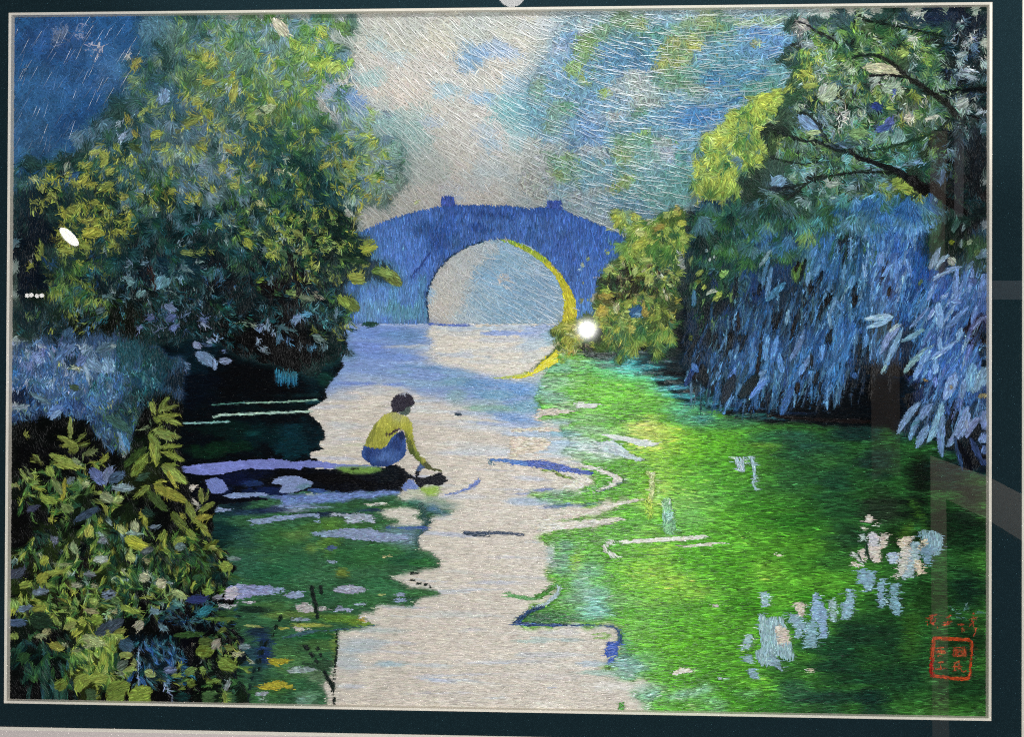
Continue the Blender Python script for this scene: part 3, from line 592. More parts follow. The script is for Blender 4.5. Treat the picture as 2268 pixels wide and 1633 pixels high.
blobs('1330 1470 60 6 0 9fb8cc .5; 1340 1490 60 6 0 93b4a8 .6; 1230 1415 70 4 3 a3b5b0 .6; 1220 1450 90 8 0 b9bcc0 .5; 1190 1420 60 4 0 9fb8ae .6; 1210 1500 80 8 0 c0b8b0 .5; 1250 1400 60 6 0 c8c4c0 .6; 1350 1520 60 10 0 d9d3c8 .6; 1220 1522 12 4 -20 a9a9ba .7')
for s, c in (('1350,1070 1380,1045 1440,1020 1510,1020 1535,1045 1480,1060 1370,1085', 'e8ddce'), ('1715,1105 1740,1095 1790,1100 1760,1120', 'c3d2d6'), ('1690,490 1720,480 1750,490 1735,515 1700,510', 'c9b8c4'), ('2220,60 2268,65 2268,85 2240,78', 'e4dcc8'), ('840,1330 900,1310 960,1305 900,1340', '4f9a3a')):
    poly(T(3, 2, s), c, piece('light_fleck', GRN), -5, 6, 10)
for s in ('1010,1240 1080,1205 1250,1215 1260,1290 1130,1300', '1310,1240 1480,1200 1700,1165 1740,1185 1600,1230 1450,1300 1300,1320', '1850,1220 2000,1210 2140,1215 2100,1235 1950,1240', '1560,1300 1650,1280 1790,1290 1800,1310 1650,1330'):
    poly(T(3, 2, s), '93c0ba', GRN, -5, 6, 14, soft=3, alpha=.8, wob=4)
poly(T(3, 2, '1490,1320 1600,1345 1760,1360 1800,1385 1560,1375'), 'd9d0b8', WAT, 5, 5, soft=1)
# white petals of light, lower right
for r_, c_, s, c in ((2, 3, '930,1290 960,1270 995,1280 990,1330 960,1345 935,1330', 'd8cfc4'), (2, 3, '1010,1330 1040,1330 1045,1360 1015,1365', 'bfc6b8'), (2, 3, '900,1380 925,1365 945,1385 930,1410 905,1410', 'c6c6b4'), (2, 3, '885,1440 905,1425 928,1450 922,1490 895,1490', 'a9bcb8'),
                     (2, 3, '950,1430 990,1412 1030,1430 1045,1500 1060,1590 1000,1601 945,1590', 'c9cad0'), (3, 3, '945,0 1055,0 1080,80 1070,130 1010,140 975,90', 'd3cabf'), (2, 3, '1050,1440 1090,1425 1130,1440 1130,1530 1090,1565 1060,1550 1050,1490', 'd5cabc'),
                     (2, 3, '1205,1480 1260,1445 1320,1460 1330,1490 1310,1601 1215,1601', 'd6c8b4'), (3, 3, '1215,0 1310,0 1300,130 1230,240 1175,290 1200,210', 'c6c4ba'), (2, 3, '1310,1500 1400,1500 1400,1540 1380,1601 1310,1601', '93b0ba'), (3, 3, '1310,0 1400,10 1390,90 1340,160 1330,260 1250,280 1240,220 1300,130', '9fb6bc'),
                     (2, 3, '1380,1420 1440,1400 1540,1400 1580,1440 1550,1601 1410,1601 1400,1500', '7fa2ae'), (3, 3, '1410,0 1550,0 1500,60 1470,170 1430,150', '7a9cae'), (2, 3, '1400,1490 1440,1470 1480,1500 1400,1550 1370,1560', 'd3c4ac'), (3, 3, '1340,120 1390,100 1410,200 1370,250 1345,240', 'd3c6ae'),
                     (3, 3, '805,50 830,40 870,80 920,150 910,180 870,130', 'c3c9c6'), (3, 3, '810,140 840,130 880,170 870,190 830,170', 'd5cabc'), (3, 3, '870,60 940,0 960,60 940,130 900,110', 'cfc6ba'), (3, 3, '1120,70 1160,50 1205,60 1200,140 1150,155 1125,120', 'a9bcd0'),
                     (3, 3, '860,200 920,190 1000,200 1020,280 990,380 930,390 900,320 865,290', '86a8bc'), (3, 3, '1040,270 1080,260 1105,320 1110,470 1080,520 1045,470', '86aabc'), (3, 3, '1145,310 1210,310 1220,480 1220,590 1170,580 1145,520', '7fa6b4'),
                     (3, 3, '770,360 800,350 830,370 850,470 830,560 790,610 730,620 715,480 770,460', '8fb2c4'), (3, 3, '640,430 665,420 690,450 690,640 650,630 635,540', '9fbcc0'), (3, 3, '500,420 540,370 565,440 610,560 615,680 610,760 560,750 530,640 480,600 480,470', '8cabc8'), (3, 3, '440,640 490,620 525,660 525,840 470,860 420,850 430,740', '86acb8'),
                     (3, 3, '345,490 380,468 430,480 435,560 415,605 380,590 350,540', 'd8ccbc'), (3, 3, '280,550 350,570 430,620 430,690 380,780 340,770 330,690 290,640', '8fb0bf'), (3, 3, '60,380 100,368 135,380 138,490 110,512 75,505 58,450', '9fc0ca'),
                     (3, 3, '35,570 80,565 105,600 160,580 230,590 260,660 320,800 340,920 320,960 240,950 160,900 120,1000 60,1010 10,920 10,880 60,850 50,700', '9dbcc4'), (3, 3, '160,680 210,665 290,720 320,790 240,830 200,780', 'd6c8bc'), (3, 3, '140,900 180,920 230,1000 260,1070 200,1020 120,980', '8aa5b4'),
                     (3, 2, '1950,790 1980,735 2035,740 2025,810 1980,870 1945,860', '9fbcc4'), (3, 2, '1920,925 2020,920 2050,970 2010,990 1960,960', '93b4bc'), (3, 2, '2005,1030 2050,1035 2100,1100 2050,1120 2010,1090', '93b4c4'), (3, 3, '435,1050 480,1030 520,1035 490,1055 450,1058', 'd3c6b0'), (3, 3, '170,60 210,52 240,70 220,80', 'e0dcc0')):
    poly(T(r_, c_, s), c, piece('pale_petal', GRN), 88 if c in ('7fa2ae', '9dbcc4') else 3, 8, 11, wob=1.5)
for s in ('945,1500 940,1601', '1395,1500 1420,1520', '1310,1500 1300,1530'):
    stroke(T(2, 3, s), 4, 3, '1d3f34', GRN)
stroke(T(3, 3, '945,0 960,90 990,130'), 5, 3, '1d3f2a', GRN); stroke(T(3, 3, '870,60 920,140'), 4, 3, '2a4f34', GRN)

# ---- dark water under the left tree, and the green reflections
poly(P('330 720 760 700 770 772 755 799 762 809 744 833 720 862 724 878 712 891 680 907 688 920 707 936 718 955 719 973 708 979 707 989 718 994 686 1001 688 1016 704 1016 690 1060 300 1080'), '06141b', POND, 1, 6, 16, vary=.2)
inreg(lambda: blobs('''640 830 26 18 0 2f8fb0 .0; 700 830 50 40 0 0c2c34 .7; 730 790 40 30 0 12403f .7; 720 840 16 20 0 1c4a3a .7; 600 900 100 20 0 0a2426 .7; 660 970 60 40 0 103f48 .8; 560 960 60 40 0 0d3032 .8; 500 950 70 20 0 0f2c24 .7; 500 990 70 14 0 123620 .8; 690 950 20 40 0 0a1c24 .6; 460 1000 50 16 0 173a22 .7; 700 890 30 6 0 23505a .7; 650 875 70 5 0 1d3f3f .6; 560 850 100 50 0 050d12 .7; 430 860 60 50 0 0a1524 .7; 430 790 60 40 0 0f2c38 .7; 560 960 20 8 0 16524f .6''', None), POND)
for i in range(9): leaf(612 + i * 5.5, 812 + (i % 3) * 4, 36 + 6 * (i % 2), 5, 92, '3fa0c0', piece('light_fleck', POND), 0, .6, c2='1c5a78')
for s, a_, b_, c in (('405,937 455,936 508,933', 4, 3, '8fb8ae'), ('474,923 490,918 560,916 690,910', 5, 4, 'b9d0bb'), ('540,892 620,890 690,886 702,884', 3, 3, '9fc0a8'), ('470,896 540,891', 2, 3, '5a8a7a')):
    stroke(P(s), a_, b_, c, piece('light_streak', POND))
gl_ = '440 1085 880 1075 884 1090 890 1110 1010 1130 1030 1122 950 1150 945 1170 918 1190 926 1214 961 1226 974 1239 974 1257 908 1267 863 1280 889 1289 908 1302 958 1308 979 1316 924 1326 918 1342 831 1342 829 1358 802 1353 789 1366 834 1384 789 1392 749 1397 747 1421 744 1461 733 1490 712 1519 728 1560 500 1570 420 1400 440 1200'
REF = piece('tree_reflection')
poly(P(gl_), '2f5c3a', REF, 1, 7, 16, vary=.2, wob=1.5, soft=1)
inreg(lambda: blobs('''520 1110 60 30 0 0a1a26 .9; 480 1170 70 40 0 0c2c2c .9; 560 1135 60 10 0 1c2f50 .7; 640 1100 90 8 0 5a74a8 .9; 760 1095 90 8 0 5a78b0 .8; 850 1090 40 8 0 33508a .7; 700 1110 70 6 0 4f6fa4 .8; 650 1120 70 8 -3 6f8fae .8; 680 1122 90 5 0 8aa0c4 .7; 640 1130 60 6 0 a3b3d0 .7; 780 1118 90 8 0 2f5a34 .7; 850 1122 40 10 0 2c5a2c .8; 720 1140 90 7 0 16223f .8; 820 1130 40 5 0 1b2c50 .7; 600 1128 50 8 0 0d1830 .7
560 1190 50 30 0 265040 .8; 540 1250 60 40 0 2a5a44 .7; 620 1190 60 30 0 356a34 .7; 700 1165 60 20 0 3f6a30 .8; 740 1160 40 20 0 5a8a34 .6; 660 1185 40 14 0 5a8040 .7; 800 1165 60 14 0 3a6a34 .8; 850 1155 26 12 -10 2f6030 .8; 880 1155 20 10 0 35643c .8; 730 1210 30 40 0 57802f .7; 690 1215 20 14 0 6f9040 .6; 760 1230 60 30 0 2a6034 .8; 830 1230 60 30 0 2f6634 .8; 900 1230 50 26 0 1f4f34 .8; 940 1245 40 14 0 2c6a34 .8; 880 1215 40 20 0 38703a .8
650 1250 60 30 0 2d6440 .8; 600 1270 60 26 0 255c3c .8; 755 1270 20 14 0 7a8a30 .7; 700 1280 60 16 0 3a704a .7; 830 1290 50 16 0 2f6a40 .8; 850 1310 60 10 0 3a7a4a .7; 930 1314 50 10 0 38703a .7; 700 1320 60 20 0 2a5c3a .8; 800 1330 60 20 0 346a3a .8; 600 1340 60 16 0 44703a .8; 640 1362 70 10 0 5a7a3a .8; 760 1370 60 14 0 5f8a30 .8; 800 1380 40 10 0 6f9430 .8; 690 1385 60 6 0 a3ac4a .8; 720 1400 60 12 0 2a5a30 .8; 680 1410 70 10 0 1f5a30 .8; 700 1430 50 20 0 446a34 .7; 740 1430 8 40 0 6f8a3a .7
620 1440 60 20 0 3f6a3a .7; 650 1480 60 40 0 4a7a44 .7; 700 1500 30 20 0 5f7a5a .7; 600 1520 70 30 0 3d6a30 .8; 680 1540 40 20 0 5f8a6a .8; 660 1550 40 10 0 8aa8b4 .7; 560 1450 40 40 0 1d3a50 .7; 570 1500 40 30 0 23463a .8; 900 1095 30 16 0 b9b8a6 .8; 930 1108 20 10 0 8aa84a .7; 560 1350 50 10 0 0e1c18 .8; 570 1400 40 20 0 101c3a .7; 585 1430 20 40 0 16285a .7
470 1210 30 30 0 0b2420 .8; 500 1300 40 30 0 122f2a .8; 440 1120 50 30 0 0a1428 .8''', None, nz=.9, fall=.7, field=NH), REF)
inreg(lambda: (poly(T(2, 1, '1210,1020 1330,960 1480,1010 1560,1080 1540,1110 1420,1115 1250,1110'), 'b4b29a', None, soft=3), poly(T(2, 1, '1370,1040 1550,1035 1540,1100 1440,1118'), '8fae4a', None, soft=2)), REF)
poly(T(2, 1, '1240,1080 1330,1000 1500,1000 1560,1050 1530,1110 1420,1120 1300,1110'), 'b3b39c', WAT, 2, 8, soft=3, wob=3)
poly(T(2, 1, '1380,1035 1545,1030 1530,1105 1440,1118 1400,1080'), '93b04a', piece('shirt_reflection', WAT), 3, 8, soft=1, wob=2)
for s, c in (('1390,1130 1600,1130 1625,1145 1590,1160 1450,1150', '2f5f3f'), ('1240,1140 1400,1150 1480,1180 1300,1200', '2f6a5a'), ('1380,1180 1700,1175 1740,1185 1600,1195 1430,1195', '2a5a50'), ('1350,1210 1500,1205 1650,1240 1620,1260 1450,1260 1400,1235', '56759a')):
    poly(T(2, 1, s), c, WAT, 2, 7, 12, soft=2, wob=3, alpha=.9)
stroke(T(2, 1, '1390,1190 1420,1260 1400,1290 1440,1310 1470,1320 1430,1340 1390,1370 1430,1385 1400,1410 1345,1450 1360,1530'), 12, 6, '2a4a44', WAT, 30, 8)
poly(T(2, 1, '1040,1250 1080,1220 1270,1205 1360,1225 1380,1260 1340,1280 1380,1310 1420,1340 1380,1368 1120,1368 1150,1345 1210,1340 1200,1310 1130,1300 1070,1280'), 'cdc3b2', WAT, 2, 6, 14, soft=1)
stroke(T(2, 1, '1110,1372 1250,1385 1380,1375 1430,1385'), 3, 8, '33508a', WAT)
poly(T(2, 1, '1060,1390 1340,1380 1400,1395 1340,1450 1310,1560 1240,1530 1080,1480'), '7f96b4', None, soft=4, alpha=.7)
for s, c, n in (('630,1270 660,1260 820,1265 900,1255 980,1265 1010,1340 900,1330 790,1340 740,1290', '9fa9b8', 'ripple'), ('905,1175 960,1172 1000,1170 1110,1172 1120,1185 1040,1185 960,1192 920,1185', 'c9ccc0', 'ripple'), ('690,1400 800,1385 1000,1385 1040,1410 1100,1420 1240,1440 1300,1460 1240,1490 1040,1485 820,1480 800,1465 720,1450', '8d9cba', 'ripple'), ('460,1410 690,1400 720,1450 560,1450', '7f94ac', 'ripple'),
               ('600,1540 640,1520 700,1550 640,1565', '4f648a', 'ripple')):
    poly(T(2, 1, s), c, piece(n, REF), 2, 6, 13, wob=1)
poly(T(2, 0, '2095,1310 2268,1290') + T(2, 1, '150,1285 270,1270 380,1265 500,1255 540,1260 545,1330 530,1345 515,1280 400,1290 200,1320 0,1355') + T(2, 0, '2110,1350'), '8c9fbe', piece('ripple', REF), -3, 6, 13)
stroke(T(3, 1, '690,1400 800,1390'), 3, 3, '8aa0b4', REF)
stroke(T(2, 1, '1590,1105 1700,1080 1800,1040 1860,1000 1875,975'), 3, 7, '6f80b4', piece('ripple', WAT), 8, 8)
stroke(T(2, 1, '1970,810 1962,835 1980,850 1995,840'), 5, 5, '5a7a86', piece('ripple', WAT), 20, 6)
stroke(T(2, 1, '1980,808 2100,815 2268,840'), 5, 12, '4f76b0', WAT)
stroke(T(2, 1, '1755,1420 1850,1425 2000,1420 2130,1425 2230,1435') + T(2, 2, '60,1440 110,1435'), 8, 5, '39465a', piece('ripple', WAT, 'dark grey streak lying on the pale water'), 8, 10)
stroke(T(2, 1, '1760,1435 1870,1448 1960,1440'), 4, 3, '2f3c48', WAT)
stroke(T(2, 1, '1695,425 1715,427'), 9, 7, '2a3a48', piece('dark_fleck', WAT), 10, 6)
for s, c in (('0,330 60,325 250,350 200,390 0,415', '8fa0c0'), ('250,395 300,380 400,385 410,430 330,435 260,430', '8d9cb8'), ('640,365 700,335 800,325 920,345 930,380 860,405 700,395', 'a3a6ba'), ('340,490 420,475 480,490 500,540 400,545 350,530', 'b4b0b0'), ('525,505 570,495 600,520 570,540 530,540', 'a9a8a8'), ('1180,390 1230,380 1275,400 1230,420 1190,415', '93a0b8'), ('1165,430 1240,435 1300,455 1240,470 1180,460', '8c9cba'), ('670,520 740,510 820,525 800,550 690,545', '9aa3bc'),
              ('310,590 400,590 480,605 400,620 300,605', '8f9fae'), ('250,1040 350,1000 500,1020 520,1040 400,1060 280,1060', '8a9a98'), ('820,480 930,478 900,500 840,498', '8fa0b0'), ('595,110 640,125 690,125 660,150 620,140', '8a9cb0'), ('1010,400 1050,395 1110,405 1050,415', 'a3b070'), ('1060,85 1130,70 1170,65 1130,80 1075,95', 'b4b480'), ('330,670 360,670 440,700 380,715 330,720', 'b9b4ae'), ('860,600 880,590 960,640 860,630', 'b09a4a'), ('170,675 290,685 290,700 220,700', 'a8a850'), ('0,1240 60,1220 105,1220 90,1255 20,1260', '9aa6b0')):
    poly(T(3, 1, s), c, piece('lily_pad', REF), 2, 6, 11, wob=1)
for s, c in (('100,940 180,940 270,935 295,960 280,985 200,990 210,1020 150,1000 110,990', 'a09a34'), ('20,1180 100,1140 170,1130 230,1130 260,1165 320,1165 330,1190 300,1210 240,1185 200,1205 40,1205', 'a89f38'), ('380,960 430,980 520,960 600,930 650,970 640,1020 580,1040 500,1030 430,1000', '2f4a34')):
    poly(T(3, 1, s), c, piece('lily_pad', REF), 4, 10, 11, wob=1)
poly(T(3, 1, '205,780 300,740 450,700 680,705 1020,655 1010,670 700,690'), '3a5f62', REF, 0, 8)
for s, a_, b_, dsh in (('475,340 485,420 510,490 512,550', 8, 9, 0), ('548,340 555,390', 9, 8, 0), ('520,570 520,600', 6, 6, 0), ('425,840 470,900 520,970', 11, 6, 18), ('520,850 560,940', 6, 6, 14), ('580,1050 610,1110 630,1145', 6, 10, 0), ('685,710 680,800 690,860 672,960 665,1080 655,1160 650,1230 680,1315', 5, 6, 7), ('215,590 200,640 160,700 150,760', 8, 4, 20), ('100,800 60,880 40,960 30,1080', 8, 5, 20), ('1310,225 1370,225', 6, 5, 10), ('1360,310 1440,320 1465,345', 6, 6, 14), ('1300,283 1335,283', 5, 5, 0), ('640,1170 655,1190', 9, 9, 0)):
    stroke(T(3, 1, s), a_, b_, '14201c', piece('stem', REF), 12, 8, dash=dsh)
stroke(T(3, 0, '2190,800 2150,980 2100,1120 2080,1250'), 7, 5, '16282a', piece('stem', REF), 12, 8, dash=20)

# ---- large tree on the left bank
tree = T(0, 0, '1180,95 1180,300 1100,520 1060,700 960,800 800,960 700,1180 500,1290 300,1340 140,1450 110,1601') + T(1, 0, '100,200 100,1000 100,1300 1000,1500 1500,1300') + \
    T(1, 1, '-400,1300 100,1560 350,1601 560,1601 600,1560 720,1500 780,1400 700,1290 770,1210 800,1130 900,1060 840,980 780,900 760,860 780,830 930,860 950,800 1100,850 1240,890 1210,820 1150,740 990,700 960,620 1030,530 1000,490 920,440 930,410 850,360 830,330 850,280') + \
    P('868 440 890 425 885 350 870 320 830 292 800 280 770 290 740 275 715 250 695 225 690 200 700 180 735 140 780 130 776 100 740 95 735 70 784 60 790 35')
poly(tree, '3a5f5a', LT, 80, 30, 14, wob=12, soft=4)
m_ = R == LT; J[m_] = .45; D[m_] = (1.35 + SW[m_] * 2.6)
inreg(lambda: blobs('''310 90 40 70 0 3f6f8a .85; 300 60 30 40 0 35658a .8; 350 60 40 40 0 5f8496 .7; 280 180 40 50 0 3a6a88 .7; 400 90 40 50 0 6f8f86 .6; 520 70 60 40 0 6f8a9f .8; 480 60 30 30 0 8f9fb8 .7; 560 60 60 30 10 5f7f52 .8; 600 90 80 40 0 5b7a58 .8; 620 40 60 16 0 5f7a5a .7; 700 50 60 20 0 567f58 .7; 480 140 60 50 0 62824f .8; 460 110 40 30 0 7a8f52 .7; 540 130 80 40 0 678a78 .8; 620 120 60 40 0 6f90a0 .7; 660 60 40 40 0 a3a0b0 .0; 690 80 40 40 0 3f7aa0 .7; 730 80 50 40 0 5f8040 .8
460 200 70 40 0 6a8a50 .8; 420 230 40 40 0 5b7f92 .7; 360 200 50 60 0 46708f .7; 540 200 60 40 0 3f6f8a .7; 600 190 50 50 0 6f8a50 .7; 660 130 60 60 0 5f8052 .7; 680 180 40 40 0 6f8a40 .7; 720 190 60 50 0 5a7f90 .7; 700 130 40 40 0 6b8f9a .7; 780 130 40 30 0 86a0b8 .6; 820 120 20 30 0 7fa0c0 .5
560 260 60 40 0 55725a .7; 620 250 50 40 0 7f8a5a .7; 660 240 60 40 0 6a8a52 .8; 640 200 40 40 0 567a78 .7; 480 260 60 30 0 587a78 .7; 340 270 60 40 0 3a6268 .7; 400 310 80 30 0 5f7a82 .7; 450 290 40 30 0 6f8aa0 .6; 530 300 60 40 0 3f6a60 .7; 610 300 60 40 0 3a6a68 .7; 690 290 60 50 0 3f6a5f .7; 730 330 50 40 0 4f7f86 .7; 700 230 40 40 0 7f9f8a .6
270 300 40 40 0 3a6268 .7; 200 340 60 30 0 3a5f5a .7; 130 360 60 40 0 2a4f4a .7; 330 360 60 40 0 4a6a6a .7; 440 370 80 40 0 5f7f88 .8; 500 390 70 30 0 6a8a90 .7; 560 370 60 40 0 3f6f78 .7; 640 370 60 40 0 1f4a48 .8; 700 390 60 40 0 1a4a48 .8; 760 380 50 40 0 4f8088 .7; 820 350 50 50 0 6f9890 .7; 850 400 40 40 0 7fa09a .6
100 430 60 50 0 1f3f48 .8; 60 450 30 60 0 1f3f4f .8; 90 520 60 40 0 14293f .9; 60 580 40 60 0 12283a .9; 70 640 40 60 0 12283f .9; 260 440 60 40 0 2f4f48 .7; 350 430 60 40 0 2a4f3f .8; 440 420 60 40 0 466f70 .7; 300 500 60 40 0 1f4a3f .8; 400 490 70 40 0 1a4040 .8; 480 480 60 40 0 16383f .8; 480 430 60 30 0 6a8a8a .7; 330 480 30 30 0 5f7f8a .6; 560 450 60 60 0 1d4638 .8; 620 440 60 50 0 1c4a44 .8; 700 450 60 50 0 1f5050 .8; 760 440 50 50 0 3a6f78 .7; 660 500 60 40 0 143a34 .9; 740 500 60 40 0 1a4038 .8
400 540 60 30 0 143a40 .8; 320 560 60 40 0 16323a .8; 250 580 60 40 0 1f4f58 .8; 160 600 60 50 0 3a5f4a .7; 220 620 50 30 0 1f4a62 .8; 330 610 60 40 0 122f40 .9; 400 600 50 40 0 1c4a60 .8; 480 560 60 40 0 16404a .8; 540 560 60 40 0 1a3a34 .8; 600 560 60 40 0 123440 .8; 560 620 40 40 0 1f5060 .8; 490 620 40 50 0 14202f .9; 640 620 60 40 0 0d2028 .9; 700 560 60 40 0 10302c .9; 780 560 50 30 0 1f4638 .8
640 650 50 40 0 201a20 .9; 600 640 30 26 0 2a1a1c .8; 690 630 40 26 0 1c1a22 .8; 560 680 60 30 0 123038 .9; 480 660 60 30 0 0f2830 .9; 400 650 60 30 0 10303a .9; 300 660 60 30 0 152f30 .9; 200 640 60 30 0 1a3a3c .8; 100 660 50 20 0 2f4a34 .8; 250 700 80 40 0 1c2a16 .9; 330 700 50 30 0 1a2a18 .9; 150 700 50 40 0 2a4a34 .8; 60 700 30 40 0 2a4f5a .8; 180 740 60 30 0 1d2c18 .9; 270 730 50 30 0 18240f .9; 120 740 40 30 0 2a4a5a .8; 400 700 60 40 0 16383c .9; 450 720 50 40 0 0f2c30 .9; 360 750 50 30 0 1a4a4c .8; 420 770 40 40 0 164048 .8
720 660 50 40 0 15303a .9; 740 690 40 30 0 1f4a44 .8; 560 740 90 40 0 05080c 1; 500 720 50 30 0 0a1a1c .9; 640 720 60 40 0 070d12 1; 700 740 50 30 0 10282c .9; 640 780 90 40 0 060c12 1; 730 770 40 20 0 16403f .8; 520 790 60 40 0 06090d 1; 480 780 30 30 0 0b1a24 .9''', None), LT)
# its leaves and tufts
IN = (LT,)
inreg(lambda: blobs('850 330 50 70 0 8fb0a6 .8; 850 400 50 40 0 9cb4a8 .8; 800 290 50 40 0 7fa49a .7; 770 200 40 60 0 8faab0 .6; 820 440 50 30 0 8aa898 .7', None), LT)
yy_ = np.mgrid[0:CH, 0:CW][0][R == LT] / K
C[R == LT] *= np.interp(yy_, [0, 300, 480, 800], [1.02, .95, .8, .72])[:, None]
tufts(250, 330, 90, 70, 40, 'smzqDz', 34, 110, 60, LT, (LT, SKY))
tufts(340, 200, 50, 90, 36, 'smzqxz', 32, 110, 60, LT, (LT, SKY))
tufts(110, 370, 90, 30, 24, 'smDqb', 34, 100, 50, LT, (LT, SKY))
tufts(560, 130, 170, 90, 46, 'szzaxm', 34, 105, 60, LT, (LT,))
tufts(420, 300, 120, 60, 30, 'szzamx', 34, 105, 60, LT, (LT,))
tufts(500, 390, 110, 40, 24, 'szaa', 40, 60, 40, LT, (LT,))
tufts(560, 50, 200, 26, 40, 'zsxGqa', 30, 100, 60, LT, (LT, SKY))
tufts(790, 330, 80, 110, 50, 'zaxAxa', 28, 60, 70, LT, (LT, SKY))
tufts(740, 170, 50, 80, 30, 'qzsxGa', 28, 60, 70, LT, (LT, SKY))
tufts(520, 150, 160, 100, 60, 'GexzaGysx', 26, 100, 70, LT, IN)
tufts(640, 220, 100, 120, 60, 'GexxyeGqz', 26, 100, 80, LT, IN)
tufts(720, 100, 60, 60, 18, 'GeGyxe', 24, 120, 60, LT, IN)
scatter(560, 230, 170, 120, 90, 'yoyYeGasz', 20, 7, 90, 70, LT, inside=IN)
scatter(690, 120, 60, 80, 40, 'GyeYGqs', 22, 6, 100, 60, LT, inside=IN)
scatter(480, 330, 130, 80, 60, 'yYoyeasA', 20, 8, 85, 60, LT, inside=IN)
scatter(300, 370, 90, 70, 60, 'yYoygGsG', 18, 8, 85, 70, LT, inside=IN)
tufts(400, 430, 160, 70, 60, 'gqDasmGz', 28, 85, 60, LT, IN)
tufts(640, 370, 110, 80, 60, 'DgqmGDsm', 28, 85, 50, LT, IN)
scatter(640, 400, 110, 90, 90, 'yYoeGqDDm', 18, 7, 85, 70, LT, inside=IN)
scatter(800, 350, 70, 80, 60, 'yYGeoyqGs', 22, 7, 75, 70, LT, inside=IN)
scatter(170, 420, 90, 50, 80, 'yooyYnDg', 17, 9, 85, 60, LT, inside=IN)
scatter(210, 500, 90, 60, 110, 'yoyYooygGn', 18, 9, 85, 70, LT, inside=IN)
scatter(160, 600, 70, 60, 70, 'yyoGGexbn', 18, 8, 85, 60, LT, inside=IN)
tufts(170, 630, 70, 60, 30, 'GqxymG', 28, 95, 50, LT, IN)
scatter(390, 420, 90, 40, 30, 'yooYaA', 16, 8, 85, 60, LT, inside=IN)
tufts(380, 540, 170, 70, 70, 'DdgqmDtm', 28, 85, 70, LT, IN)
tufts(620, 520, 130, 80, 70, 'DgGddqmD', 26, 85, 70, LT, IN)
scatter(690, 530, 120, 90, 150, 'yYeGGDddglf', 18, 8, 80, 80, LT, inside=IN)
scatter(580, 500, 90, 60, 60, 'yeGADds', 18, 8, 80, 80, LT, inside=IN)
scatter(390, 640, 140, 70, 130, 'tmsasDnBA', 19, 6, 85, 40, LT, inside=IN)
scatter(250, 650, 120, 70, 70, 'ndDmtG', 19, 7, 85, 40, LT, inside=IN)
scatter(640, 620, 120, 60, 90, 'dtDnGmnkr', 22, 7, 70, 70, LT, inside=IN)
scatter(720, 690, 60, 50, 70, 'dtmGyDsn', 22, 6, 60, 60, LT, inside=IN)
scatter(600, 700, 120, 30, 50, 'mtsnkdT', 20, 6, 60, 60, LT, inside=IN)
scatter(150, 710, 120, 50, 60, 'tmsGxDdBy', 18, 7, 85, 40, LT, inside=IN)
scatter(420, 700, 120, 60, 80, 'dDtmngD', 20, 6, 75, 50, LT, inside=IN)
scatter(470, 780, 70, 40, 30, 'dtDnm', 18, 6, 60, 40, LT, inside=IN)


def leaves(r, c, s, reg, name='leaf', curve=0.0, label=None):
    """hand-placed leaves: 'x y x2 y2 width colour' from base to tip in an enlarged view"""
    for it in s.replace('\n', ';').split(';'):
        t = it.split()
        if len(t) < 6: continue
        (x, y), (x2, y2) = T(r, c, ' '.join(t[:4]))
        cv = float(t[6]) if len(t) > 6 else curve
        leaf(x, y, math.hypot(x2 - x, y2 - y), float(t[4]) * .22, math.degrees(math.atan2(y2 - y, x2 - x)), t[5], piece(name, reg, label), cv, .6, mix=.25)


leaves(0, 0, '''1100 560 1180 480 60 c09a38; 1130 600 1125 540 40 c0a038; 1700 520 1740 430 70 c9b044; 1760 530 1800 450 60 cdb448; 1720 570 1830 510 50 b9a640; 1670 650 1720 640 50 d8c068; 1690 690 1810 680 60 c4a838; 1560 830 1600 800 60 c4b040
1600 860 1690 830 90 c0b450; 1640 910 1680 850 70 d0bc48; 1940 860 1980 700 70 cdae3c; 1890 760 1930 710 60 b4c0c0; 1990 760 2030 720 50 b9c2b4; 1140 980 1250 890 40 b4b458; 1070 1020 1100 960 70 bb9a3a; 1350 870 1400 740 110 8fa9d0; 1770 1010 1780 930 60 c9b044; 1440 1000 1450 930 60 b9ae48
1110 1090 1150 1150 60 c9a03c; 1000 1170 1050 1110 70 a3b4d0; 960 1050 1020 1010 60 a8b4c4; 1260 1130 1360 1110 90 b9b040; 1520 1030 1690 960 60 6f7f40; 1530 1060 1690 985 50 98903c; 1560 940 1690 970 40 b09a3c; 1870 1200 1950 1270 80 cbb858; 1880 1250 1940 1270 30 8a4a1c; 1080 1200 1200 1280 60 5f6f40
740 1290 850 1250 60 c9b64a; 840 1260 910 1330 80 c4b444; 900 1320 840 1400 70 bcae44; 700 1400 780 1370 60 c4b044; 690 1410 690 1350 50 cdb84a; 960 1280 1000 1210 40 c0b448; 880 1450 960 1410 70 c0ae44; 380 1390 460 1400 60 8a7f30; 550 1440 570 1340 36 c0c4a8; 250 1480 310 1530 60 dccb80; 300 1470 330 1530 40 d4c26a; 340 1500 410 1530 50 b4a848
650 1540 740 1470 60 c9b444; 700 1540 800 1530 40 b0a040; 600 1520 680 1570 50 bcb048; 1000 1530 1020 1460 60 c4b448; 1080 1490 1130 1460 40 a8a850; 1150 1500 1180 1550 50 b9ac4a; 840 1560 960 1530 60 a89c3c; 2060 1000 2150 960 80 a9b458; 2090 1050 2150 1090 60 c9b848; 2090 1400 2140 1350 60 bc9c38; 1850 1450 1900 1400 60 b4a23a''', LT)
